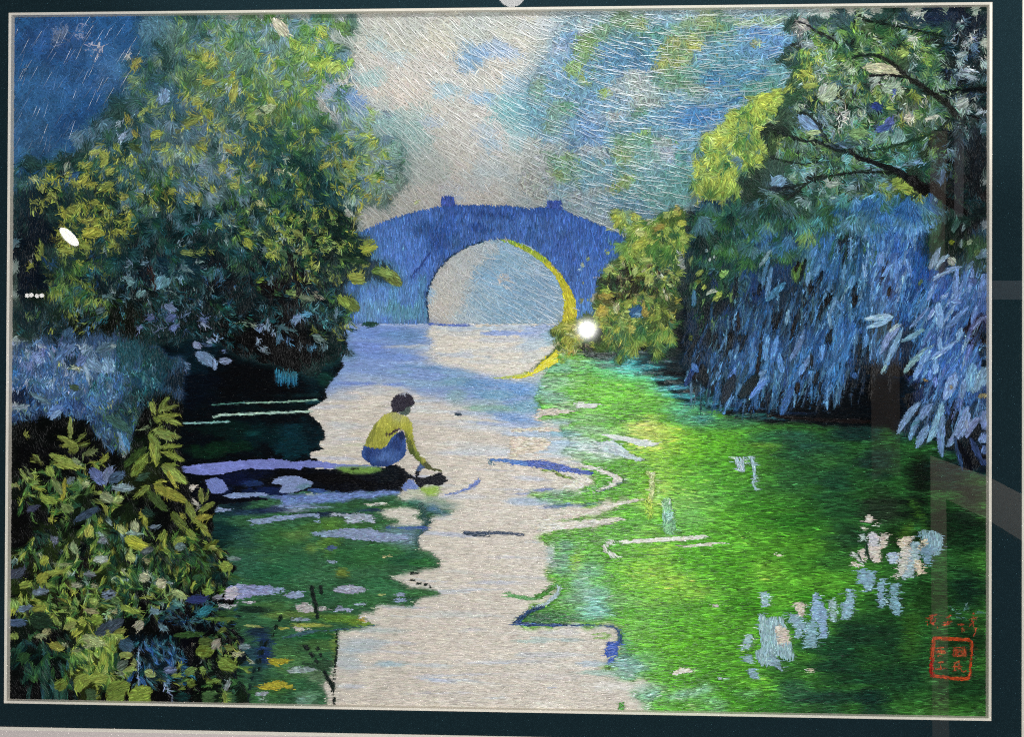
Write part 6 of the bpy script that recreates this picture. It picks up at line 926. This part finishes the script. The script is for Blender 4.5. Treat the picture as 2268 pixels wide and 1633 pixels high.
scatter(1440, 530, 80, 70, 130, 'yYeGfGgY', 20, 8, 85, 70, FB, inside=IN6)
scatter(1410, 620, 90, 50, 150, 'yYfpkrGgew', 16, 7, 80, 80, FB, inside=IN6)
scatter(1400, 710, 100, 50, 150, 'yYOGGgoef', 18, 8, 85, 60, FB, inside=IN6)
tufts(1430, 740, 80, 40, 30, 'gGeyq', 30, 80, 40, FB, IN6)
tufts(1450, 530, 60, 50, 20, 'gGey', 34, 100, 60, FB, IN6)
scatter(1260, 740, 50, 40, 50, 'yoYpOG', 16, 8, 80, 60, FB, inside=IN6)
leaves(1, 2, '''1420 290 1410 230 60 d0a848; 1380 230 1420 210 80 c89c58; 1350 260 1410 270 70 c8b850; 1400 350 1480 350 70 d4c048; 1280 300 1340 250 60 d0cc70; 1200 400 1300 360 60 c88438; 1040 440 1110 390 70 dcd08c; 1060 430 1140 430 70 d0c878; 1140 350 1180 330 70 c4bca0; 1420 490 1500 480 80 c0c058; 1430 440 1450 400 80 a8b048; 1020 550 1150 500 90 b4a83c; 1160 520 1210 490 90 a8ac4c; 1340 440 1290 380 90 98a040; 860 310 900 270 60 c0b83c; 850 250 930 240 50 c4c060; 870 390 930 290 50 b8b044; 1000 280 1090 290 50 c8c060; 1020 320 1050 270 60 c4bc50; 1100 650 1190 650 60 ccc46c; 1030 760 1080 710 70 d8d488; 780 740 870 730 60 c8c45c; 910 640 970 640 60 b8a440; 1100 610 1140 590 60 c4bc54; 1140 840 1200 780 90 b8b448; 1120 860 1170 830 50 c0a868; 760 960 860 940 80 d0a43c; 770 900 840 930 60 b8ac44; 740 950 780 980 60 c08c50; 680 1020 720 920 40 b8b0a4; 880 1010 900 1100 70 c8bc98; 960 1050 1020 1000 90 c0b83c; 1030 1000 1050 970 50 c4b858; 1380 1010 1420 1000 60 d4a83c; 1390 830 1430 820 60 c4c070; 720 1120 820 1060 100 c89c48; 740 1080 800 1050 80 d0a03c; 1100 1120 1160 1080 80 b88438; 990 1240 1050 1230 90 c8a858; 880 1270 910 1210 70 c0a83c; 1010 1130 1090 1050 110 2c5c9c; 1040 1110 1100 1110 50 8fb8d8
540 1220 490 1200 70 c8a458; 440 1210 540 1230 60 c8b058; 520 1250 560 1200 60 d0b068; 460 1290 540 1290 60 c8c08c; 350 1230 420 1215 50 a89c3c; 440 1360 490 1290 80 b09c38; 470 1400 520 1340 60 b8a040; 380 1380 410 1330 50 c0b48c; 410 1510 460 1500 60 98a83c; 780 1330 830 1300 60 a8a43c; 890 1510 930 1460 60 7f8c30; 1200 1150 1260 1130 60 98a03c; 1220 1040 1250 1030 60 a8b048; 870 1160 900 1120 70 a8a03c; 1330 1330 1345 1270 40 a09438; 1200 1010 1120 960 60 8a9438; 900 770 860 760 50 a8a44c; 1280 800 1310 820 60 b8ac38; 1180 870 1210 860 60 a8b058; 800 600 830 580 60 a8a83c; 640 650 665 640 50 9fae5c; 590 700 620 690 60 c8d098; 600 845 605 830 50 98a048; 580 1000 615 990 60 98984c; 660 1000 665 980 50 a8b058; 570 735 600 730 30 a8c0c0; 1500 690 1520 620 50 7f8a50; 1560 780 1620 740 60 98983c; 1560 850 1600 820 60 7f8430; 1640 590 1650 560 36 dce4e8; 1660 660 1680 640 40 d4d8d8; 1710 640 1720 620 40 c8d0cc; 1760 800 1830 740 70 98bc70; 1750 760 1810 790 60 7fac5c; 1620 900 1640 870 60 b8a83c; 1640 935 1730 905 40 d4d8c8; 1730 950 1780 930 70 ccc848; 1710 990 1740 970 60 c0bc4c; 1540 1050 1540 900 50 4f84b0; 1500 1310 1530 1300 60 7f8a34''', FB)
poly(T(1, 2, '1480,1260 1440,1100 1430,900 1420,900 1410,1010 1400,1260'), '23382a', None, soft=2, alpha=.5)
stroke(T(1, 2, '640,1440 760,1450 880,1440'), 14, 10, '33413f', GRN, 10, 12, alpha=.7)

# ---- writing: the seal (a surname character, then characters for family name, hand, work) and the line above it
SR = 'b4441f'
for s, w_ in (('1510,770 1660,775 1800,785', 8), ('1805,785 1825,800 1825,860 1810,1080 1795,1105', 5.5), ('1795,1110 1700,1110 1600,1095 1500,1085', 7), ('1500,1085 1485,1050 1490,960 1498,860 1510,775', 8)):
    stroke(T(3, 3, s), w_, w_, SR, SEAL, 5, 9)
stroke(T(3, 3, '1492,1080 1482,1030 1490,950'), 8, 7, '9a1c14', SEAL, 5, 9)
SC2 = '9c4426'
for s in ('1672,850 1672,915', '1672,850 1770,845', '1770,845 1772,920', '1672,918 1772,918', '1690,865 1690,905', '1690,868 1725,866', '1708,866 1708,905', '1690,885 1725,885', '1692,903 1726,901', '1738,862 1738,905', '1738,862 1760,862', '1760,862 1760,905', '1738,884 1760,884', '1740,903 1760,903',
          '1665,985 1720,962', '1682,980 1680,1045', '1680,1045 1715,1025', '1668,1010 1735,1005', '1712,968 1725,1020 1748,1050 1770,1045',
          '1530,855 1590,845', '1535,880 1600,875', '1522,895 1605,890', '1565,850 1572,905 1560,922 1540,915',
          '1540,975 1590,965', '1562,975 1568,1025', '1520,1030 1605,1020'):
    stroke(T(3, 3, s), 3.4, 3.0, 'b4502c' if s[2] < '7' else SC2, SEAL, 5, 8)
for s in ('1478,580 1535,570', '1505,570 1490,600 1450,605', '1480,610 1520,600 1515,640 1480,650 1485,615', '1450,630 1455,660', '1500,650 1540,690', '1600,600 1655,575', '1590,640 1660,630', '1640,580 1620,640 1610,680', '1585,660 1640,650', '1715,655 1760,650', '1735,690 1745,720', '1735,670 1760,710', '1800,620 1865,590', '1840,565 1820,640 1800,680', '1830,640 1860,600', '1835,640 1845,680', '1860,680 1850,720 1830,760'):
    stroke(T(3, 3, s), 3.2, 2.4, 'b8482c', SIG, 5, 8)
for s in ('1640,500 1700,560', '1790,470 1740,570', '1700,590 1750,610', '1860,545 1920,555'):
    stroke(T(3, 3, s), 4, 3, '55807a', GRN, 10, 9)

# ------------------------------------------------------------------ stitching
for A in (C, D, J, L, R):
    A[:, :18] = A[:, 18:19]; A[:, 1088:] = A[:, 1087:1088]
    for xi in range(CW):
        ye = int((1551 + (xi / K - 20) * .0189 - 17) * K); A[ye:, xi] = A[ye - 1, xi]
        yt = int((33.6 - (xi / K - 28) * .0099 + 12) * K); A[:yt, xi] = A[yt, xi]
STRUCT = {'leaf', 'reed_blade', 'branch', 'ripple', 'pale_petal', 'lily_pad', 'stem', 'light_fleck', 'light_streak', 'stone', 'dark_fleck'}
cnt = np.bincount(R.ravel(), minlength=len(PIECE))
from collections import defaultdict
byname = defaultdict(list)
for i, (n_, p_, l_) in enumerate(PIECE):
    if p_ is not None: byname[n_].append(i)
remap = np.arange(len(PIECE))
for n_, ids in byname.items():
    ids.sort(key=lambda i: -cnt[i])
    for i in ids[290:]: remap[i] = PIECE[i][1]
    for i in ids:
        if cnt[i] < 12 and n_ in STRUCT: remap[i] = PIECE[i][1]
R = remap[R].astype(np.int16)
lin = lambda c: np.where(c <= .04045, c / 12.92, ((np.clip(c, 0, 1) + .055) / 1.055) ** 2.4)
GAIN = 1.0
# silk dyes: deeper darks in the leaves, olive rather than gold in the yellow leaves, cooler blues
def family(ids):
    return np.isin(R, [i for i in range(len(PIECE)) if i in ids or PIECE[i][1] in ids])


unlin = lambda c: np.where(c <= .0031308, c * 12.92, 1.055 * np.clip(c, 1e-6, 1) ** (1 / 2.4) - .055)
for ids, gm, pv, mul in (((LT, LB, LP), 1.35, .34, (1, 1, 1)), ((POND, LOG), 1.3, .3, (.9, 1, 1.05)), ((RD,), 1.3, .4, (.84, 1.03, 1.0)), ((RT,), 1.3, .42, (.70, .74, .78)), ((FB,), 1.12, .4, (1.12, 1.12, 1.05)), ((YT,), 1.1, .4, (.84, .88, .9)), ((GRN,), 1.1, .4, (1, 1, 1)),
                         ((WAT,), 1, 1, (1.10, 1.15, 1.22)), ((SKY, FAR), 1, 1, (.84, .86, .90)), ((ARCH,), 1, 1, (.96, .99, 1.04)), ((BR,), 1.05, .5, (.80, 1.02, .95)), ((REF,), 1, 1, (1.25, 1.08, 1.2))):
    m_ = np.isin(R, ids) if ids in ((BR,), (REF,)) else family(ids)
    c_ = lin(C[m_]); y_ = np.maximum(c_.max(1, keepdims=True), 1e-4)
    c_ = c_ * np.minimum(1, (y_ / pv) ** (gm - 1)) * np.array(mul)
    C[m_] = unlin(c_)
m_ = family((LT, LB, FB, RT, YT)) & (C[..., 0] > C[..., 2] + .2) & (C[..., 1] > C[..., 2] + .16)
C[m_] = (C[m_] * .72 + hexc('949e48') * .28) * np.array([.93, 1.0, 1.12])
yy, xx = np.mgrid[0:CH, 0:CW] / K
m_ = (R == SKY) & (xx < 460)
C[m_] = np.clip(C[m_] * 1.13 * (1 + (N10[m_] - .5)[:, None] * .35), 0, 1)
# direction of the long floats over the sky: falling to the right at left, level, then rising
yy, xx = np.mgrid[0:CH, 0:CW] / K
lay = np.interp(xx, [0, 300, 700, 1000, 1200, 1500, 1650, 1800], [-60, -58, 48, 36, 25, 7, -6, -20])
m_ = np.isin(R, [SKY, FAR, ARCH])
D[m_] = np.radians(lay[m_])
FLAT = [i for i in range(len(PIECE)) if i in (WAT, SKY, ARCH) or PIECE[i][1] in (WAT, PER, LOG)]


HAIR = [LT, RT, FB, YT, LB, LP]
HAIRK = [i for i in range(len(PIECE)) if PIECE[i][1] in HAIR + [RD]] + [RD]
MIST = [FAR, SKY, ARCH, BR]
WET = [i for i in range(len(PIECE)) if i in (WAT, GRN, REF) or (PIECE[i][1] in (WAT, GRN, REF) and PIECE[i][0] not in ('stem', 'dark_fleck'))]


def grid_pts(pitch, seed):
    r = np.random.default_rng(seed)
    gx, gy = np.meshgrid(np.arange(10, 2200, pitch), np.arange(4, 1600, pitch))
    p = np.stack([gx, gy], -1).reshape(-1, 2) + (r.random((gx.size, 2)) - .5) * pitch * 1.1
    return p


def samp(A, p):
    x = np.clip((p[:, 0] * K).astype(int), 0, CW - 1); y = np.clip((p[:, 1] * K).astype(int), 0, CH - 1)
    return A[y, x]


def in_window(p):
    q = plane_pt(p); return (np.abs(q[:, 0]) < hx - .001) & (np.abs(q[:, 1]) < hy - .001)


def stitches(p, seed, width, zlo, zhi, lmul=1.0, jadd=0.0, pale=0.0, cut=.16):
    r = np.random.default_rng(seed)
    p = p[in_window(p)]
    n = len(p)
    reg = samp(R, p); d0 = samp(D, p); j = samp(J, p) + jadd; ln = samp(L, p) * lmul * r.uniform(.7, 1.35, n)
    off = r.normal(0, 1, n) * np.minimum(j, .8)
    off = np.where((reg == FAR) & (j < 1), off * 1.6, off)
    wild = j > 1.2
    off[wild] = r.uniform(-PI / 2, PI / 2, wild.sum())
    sg = np.where(np.isin(reg, [FB, YT, LB]), 2.0, np.where(np.isin(reg, HAIR), 4.6, np.where(np.isin(reg, HAIRK), 2.6, np.where(reg == BR, 2.5, np.where(np.isin(reg, [FAR]), 5., np.where(np.isin(reg, MIST), 7., np.where(np.isin(reg, WET), 3.0, 1.0)))))))
    t_ = r.normal(0, 1, n) * sg; s_ = r.normal(0, 1, n) * sg * np.where(np.isin(reg, WET), .22, .45)
    a_ = d0
    pj = p + np.stack([-np.sin(a_) * s_ + np.cos(a_) * t_, np.cos(a_) * s_ + np.sin(a_) * t_], 1)
    keep_ = (samp(R, pj) == reg) | np.isin(reg, HAIR) | (np.isin(reg, WET) & np.isin(samp(R, pj), WET))
    pj = np.where(keep_[:, None], pj, p)
    c = samp(C, pj)
    a = d0 + off
    ends = []
    for sgn in (-1, 1):
        h = ln * .5
        e = p + sgn * np.stack([np.cos(a), np.sin(a)], 1) * h[:, None]
        de = samp(D, e) + off
        turn = np.clip((de - a + PI / 2) % PI - PI / 2, -.7, .7); turn[wild] = 0
        diff = np.abs(samp(C, e) - samp(C, p)).max(1); other = samp(R, e) != reg
        mid = p + sgn * np.stack([np.cos(a), np.sin(a)], 1) * h[:, None] * .5
        diff2 = np.abs(samp(C, mid) - samp(C, p)).max(1)
        hair = np.isin(reg, HAIR + MIST); diff[hair] = 0; diff2[hair] = 0; other = other & ~np.isin(reg, HAIR)
        h = np.where(other | (diff > cut), h * .45, h); h = np.where(diff2 > cut, h * .4, h)
        h = np.maximum(h, 1.8)
        aa = a + turn * .5
        e = p + sgn * np.stack([np.cos(aa), np.sin(aa)], 1) * h[:, None]
        e = np.where(in_window(e)[:, None], e, p + (e - p) * .05)
        ends.append(e)
    c = lin(c)
    c = c * np.exp(r.normal(0, 1, n) * np.where(np.isin(reg, FLAT), .13, np.where(reg == GRN, .48, np.where(reg == REF, .3, .27))))[:, None] * (1 + r.normal(0, 1, (n, 3)) * np.where(np.isin(reg, FLAT), .022, .05)[:, None])
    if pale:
        k_ = np.interp(p[:, 0], [0, 380, 800], [.02, .02, 1])[:, None] * pale  # floats mixed toward white: glints on the silk painted into the thread colour
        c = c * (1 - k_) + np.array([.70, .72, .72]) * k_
    c = np.clip(c * GAIN, .0012, .9)
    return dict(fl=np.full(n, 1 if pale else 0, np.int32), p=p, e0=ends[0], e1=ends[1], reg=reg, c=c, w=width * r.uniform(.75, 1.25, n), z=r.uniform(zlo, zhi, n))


sets = [stitches(grid_pts(4.0, 11), 21, 3.2, .15e-3, .8e-3)]
small = np.isin(R, [i for i in range(len(PIECE)) if PIECE[i][1] is not None])
pp = grid_pts(3.6, 12); pp = pp[samp(small, pp)]
sets.append(stitches(pp, 22, 2.8, .5e-3, 1.0e-3, .85))
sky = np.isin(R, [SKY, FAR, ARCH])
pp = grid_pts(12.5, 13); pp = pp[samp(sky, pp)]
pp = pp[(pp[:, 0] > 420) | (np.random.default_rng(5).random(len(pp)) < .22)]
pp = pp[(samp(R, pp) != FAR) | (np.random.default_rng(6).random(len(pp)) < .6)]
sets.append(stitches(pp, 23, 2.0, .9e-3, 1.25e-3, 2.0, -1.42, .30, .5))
pp = grid_pts(5.5, 14); pp = pp[samp(~sky, pp)]
sets.append(stitches(pp, 24, 2.0, .6e-3, 1.0e-3, 1.0, .03, 0))
ST = {k: np.concatenate([s[k] for s in sets]) for k in sets[0]}


def thread_mesh(name, s):
    """each stitch: a slightly domed strand of three cross sections, three vertices wide"""
    n = len(s['p'])
    V = np.zeros((n, 3, 3, 3))
    tn = s['e1'] - s['e0']; tn /= np.maximum(np.hypot(tn[:, 0], tn[:, 1]), 1e-6)[:, None]
    nv = np.stack([-tn[:, 1], tn[:, 0]], 1)
    for i, (b, wk, lift) in enumerate(((s['e0'], .45, -.1e-3), (s['p'], 1.0, .05e-3), (s['e1'], .45, -.1e-3))):
        for k, off in enumerate((-1, 0, 1)):
            q = plane_pt(b + nv * (off * .5 * wk * s['w'])[:, None])
            wv = world(q)
            wv[:, 1] = -np.maximum(s['z'] + lift + (.34e-3 * s['w'] / 3.5 if off == 0 else 0), .08e-3)
            V[:, i, k] = wv
    me = bpy.data.meshes.new(name)
    me.vertices.add(n * 9); me.vertices.foreach_set('co', V.reshape(-1).astype(np.float32))
    base = np.arange(n)[:, None, None] * 9
    quads = np.array([[0, 1, 4, 3], [1, 2, 5, 4], [3, 4, 7, 6], [4, 5, 8, 7]])[None]
    idx = (base + quads).reshape(-1)
    me.loops.add(len(idx)); me.loops.foreach_set('vertex_index', idx.astype(np.int32))
    me.polygons.add(n * 4); me.polygons.foreach_set('loop_start', np.arange(0, n * 16, 4, dtype=np.int32))
    me.polygons.foreach_set('use_smooth', np.ones(n * 4, bool))
    me.update(calc_edges=True)
    me.polygons.foreach_set('material_index', np.repeat(s['fl'], 4).astype(np.int32))
    at = me.attributes.new('thread', 'FLOAT_COLOR', 'POINT')
    cc = np.ones((n, 9, 4), np.float32); cc[..., :3] = s['c'][:, None, :]
    at.data.foreach_set('color', cc.reshape(-1))
    return me


objs = {}
order = np.argsort(ST['reg'], kind='stable'); rs = ST['reg'][order]
for i, (n_, par, lab) in enumerate(PIECE):
    a, b = np.searchsorted(rs, i), np.searchsorted(rs, i, 'right')
    if b - a < 2: continue
    k = order[a:b]
    me = thread_mesh(n_, {q: v[k] for q, v in ST.items()})
    o = link(n_, me, objs.get(par, ROOT) if par is not None else ROOT, M_THREAD if i in (SKY, FAR, ARCH) else M_WATER if i in (WAT, GRN) or par in (WAT, GRN) else M_THREAD, lab)
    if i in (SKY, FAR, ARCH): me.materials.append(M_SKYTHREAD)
    else: me.polygons.foreach_set('material_index', np.zeros(len(me.polygons), np.int32))
    if par is None and i != PER: o['kind'] = 'stuff'
    if i in (SKY, FAR, ARCH, BR) and par is None: o['kind'] = 'stuff'
    objs[i] = o

# the silk cloth the stitches lie on
gw, gh = 420, 300
u = np.linspace(-hx, hx, gw); v_ = np.linspace(-hy, hy, gh)
U, Vv = np.meshgrid(u, v_)
q = np.stack([U, Vv, np.zeros_like(U)], -1).reshape(-1, 3)
wp = world(q)
d = (q - CAMP) @ RC.T
fp = np.stack([d[:, 0] / d[:, 2] * FOC + FW / 2, d[:, 1] / d[:, 2] * FOC + FH / 2], 1)
me = bpy.data.meshes.new('silk_cloth')
me.vertices.add(gw * gh); me.vertices.foreach_set('co', wp.reshape(-1).astype(np.float32))
ii = (np.arange(gh - 1)[:, None] * gw + np.arange(gw - 1)[None]).reshape(-1, 1)
idx = (ii + np.array([[0, gw, gw + 1, 1]])).reshape(-1)
me.loops.add(len(idx)); me.loops.foreach_set('vertex_index', idx.astype(np.int32))
me.polygons.add(len(idx) // 4); me.polygons.foreach_set('loop_start', np.arange(0, len(idx), 4, dtype=np.int32))
me.update(calc_edges=True)
at = me.attributes.new('thread', 'FLOAT_COLOR', 'POINT')
cc = np.ones((gw * gh, 4), np.float32); cc[:, :3] = np.clip(lin(samp(C, fp)) * GAIN * .8, .001, .9)
at.data.foreach_set('color', cc.reshape(-1))
link('silk_cloth', me, ROOT, M_SILK)

# ------------------------------------------------------------------ what the glass mirrors: lamps and posts of the room behind the camera


def emis(name, c, s):
    m = bpy.data.materials.new(name); m.use_nodes = True
    b = m.node_tree.nodes['Principled BSDF']
    b.inputs['Base Color'].default_value = (0.8, 0.8, 0.8, 1)
    b.inputs['Emission Color'].default_value = (*c, 1); b.inputs['Emission Strength'].default_value = s
    m.cycles.emission_sampling = 'NONE'
    return m


M_BLACK = mat('black_lamp_metal', (0.02, 0.02, 0.02), 0.4)


def lamp(name, label, P0, dist, r, strength, aim=None, group=None, sx=1.0, rot=0.0, back=0.05):
    """a can lamp: housing, rim and a glowing lens turned to the picture"""
    c = Vector(mirror_pt(P0, dist))
    e = bpy.data.objects.new(name, None); COL.objects.link(e)
    e['label'] = label; e['category'] = 'lamp'
    if group: e['group'] = group
    e.location = c
    z = (Vector(aim) - c).normalized()
    e.rotation_euler = z.to_track_quat('Z', 'Y').to_euler()
    N = 28
    circ = lambda rr, zz: [(rr * sx * math.cos(t) * math.cos(rot) - rr * math.sin(t) * math.sin(rot), rr * sx * math.cos(t) * math.sin(rot) + rr * math.sin(t) * math.cos(rot), zz) for t in np.linspace(0, 2 * PI, N, endpoint=False)]
    link('lens', mesh('lens', circ(r, -0.002) + [(0, 0, -0.0005)], [(i, (i + 1) % N, N) for i in range(N)]), e, emis('lamp_lens', (1, .97, .93), strength))
    rg = [circ(r * 1.0, -0.004), circ(r * 1.02, 0.004), circ(r * 1.18, 0.004), circ(r * 1.18, -back), circ(r * .8, -back - .02)]
    vv = [p for c_ in rg for p in c_]
    f = [(k * N + i, k * N + (i + 1) % N, (k + 1) * N + (i + 1) % N, (k + 1) * N + i) for k in range(4) for i in range(N)] + [tuple(range(4 * N, 5 * N))]
    link('housing', mesh('housing', vv, f), e, M_BLACK)
    return e


CEN = tuple(world(plane_pt((1134, 820))))
tor = lamp('torch', 'small bright torch mirrored beside the arch of the bridge', (1300, 730), 1.86, .058, 1, CEN, back=.03)
tm = bpy.data.materials.new('torch_lens'); tm.use_nodes = True
tn = tm.node_tree; tb = tn.nodes['Principled BSDF']; tc = tn.nodes.new('ShaderNodeTexCoord'); ln_ = tn.nodes.new('ShaderNodeVectorMath'); ln_.operation = 'LENGTH'
cr_ = tn.nodes.new('ShaderNodeMapRange'); cr_.inputs['From Min'].default_value = .012; cr_.inputs['From Max'].default_value = .058; cr_.inputs['To Min'].default_value = 1; cr_.inputs['To Max'].default_value = 0  # glow fading outward across a widened lens imitates the glare around the torch
pw = tn.nodes.new('ShaderNodeMath'); pw.operation = 'POWER'; pw.inputs[1].default_value = 4.0
sc_ = tn.nodes.new('ShaderNodeMath'); sc_.operation = 'MULTIPLY'; sc_.inputs[1].default_value = 42.0
tn.links.new(tc.outputs['Object'], ln_.inputs[0]); tn.links.new(ln_.outputs['Value'], cr_.inputs['Value']); tn.links.new(cr_.outputs[0], pw.inputs[0]); tn.links.new(pw.outputs[0], sc_.inputs[0]); tn.links.new(sc_.outputs[0], tb.inputs['Emission Strength'])
tb.inputs['Emission Color'].default_value = (1, .98, .96, 1); tb.inputs['Base Color'].default_value = (.02, .02, .02, 1); tb.inputs['Specular IOR Level'].default_value = 0
tm.cycles.emission_sampling = 'NONE'
for ch in tor.children:
    if ch.name.startswith('lens'): ch.data.materials.clear(); ch.data.materials.append(tm)
lamp('ceiling_lamp', 'round white ceiling lamp mirrored in the yellow leaves at left', (155, 525), 2.6, .062, 14, tuple(np.array(mirror_pt((155, 525), 2.6)) + np.array([.6, 1, -1.9])), sx=.36, rot=math.radians(-27))
lamp('ceiling_lamp', 'round pale ceiling lamp mirrored at the top edge of the mat', (1133, -12), 2.2, .045, 9, tuple(np.array(mirror_pt((1133, -12), 2.2)) + np.array([0, 1, -1.2])), sx=1.0)
for x, y, wd in ((62, 655, 'leftmost'), (71, 654, 'second from left'), (84, 656, 'third from left'), (94, 655, 'rightmost')):
    lamp('string_light', 'small pale lamp, %s of the row of four at the left edge' % wd, (x, y), 2.6, .008, 10, CEN, 'row of small lamps')


def post(name, label, cat, pts, dist, thick, m, group=None):
    """an upright or a beam of the room: its outline as the glass shows it, given real depth"""
    a = mirror_pt(np.array(pts, float), dist); n = len(a)
    v = [tuple(p) for p in a] + [(p[0], p[1] - thick, p[2]) for p in a]
    f = [tuple(range(n)), tuple(range(2 * n - 1, n - 1, -1))] + [(i, n + i, n + (i + 1) % n, (i + 1) % n) for i in range(n)]
    return link(name, mesh(name, v, f), None, m, label, None, cat, group)


M_POST = mat('brown_painted_post', (0.17, 0.13, 0.10), 0.6, .3, .15, 12)
M_BEAM = mat('pale_plaster_beam', (0.66, 0.55, 0.46), 0.7, .2, .08, 9)
M_GREY = mat('grey_post', (0.15, 0.15, 0.17), 0.6, .3, .1, 12)
post('door_frame', 'pale beam on a post, mirrored at the lower right of the glass', 'door frame', [(2059, 1009), (2187, 1056), (2330, 1130), (2330, 1240), (2187, 1152), (2094, 1105), (2102, 1690), (2064, 1690)], 2.3, .12, M_BEAM)
post('wooden_post', 'broad dark brown post mirrored in the reeds on the right', 'post', [(1926, 560), (1988, 560), (1994, 1120), (1930, 1120)], 2.5, .12, M_POST)
post('wooden_post', 'narrow brown post mirrored below the overhanging tree', 'post', [(2060, 290), (2096, 290), (2090, 640), (2056, 640)], 2.5, .1, M_POST)
post('grey_post', 'tall grey post showing in the glass by the upper right corner', 'post', [(2112, 60), (2137, 60), (2132, 480), (2112, 480)], 2.55, .1, M_GREY)
post('shelf', 'dark grey shelf mirrored in the mat at the right edge', 'shelf', [(2190, 622), (2400, 622), (2400, 664), (2190, 664)], 2.6, .3, M_GREY)
RL = np.array(mirror_pt((2600, 700), 2.3)) + np.array([.3, 1.0, .6])
spot('added_beam_light', tuple(RL), tuple(np.array(mirror_pt((2110, 800), 2.35))), 190, 75, .5, .06)  # unseen lamp, added so the mirrored beam and posts show up lit
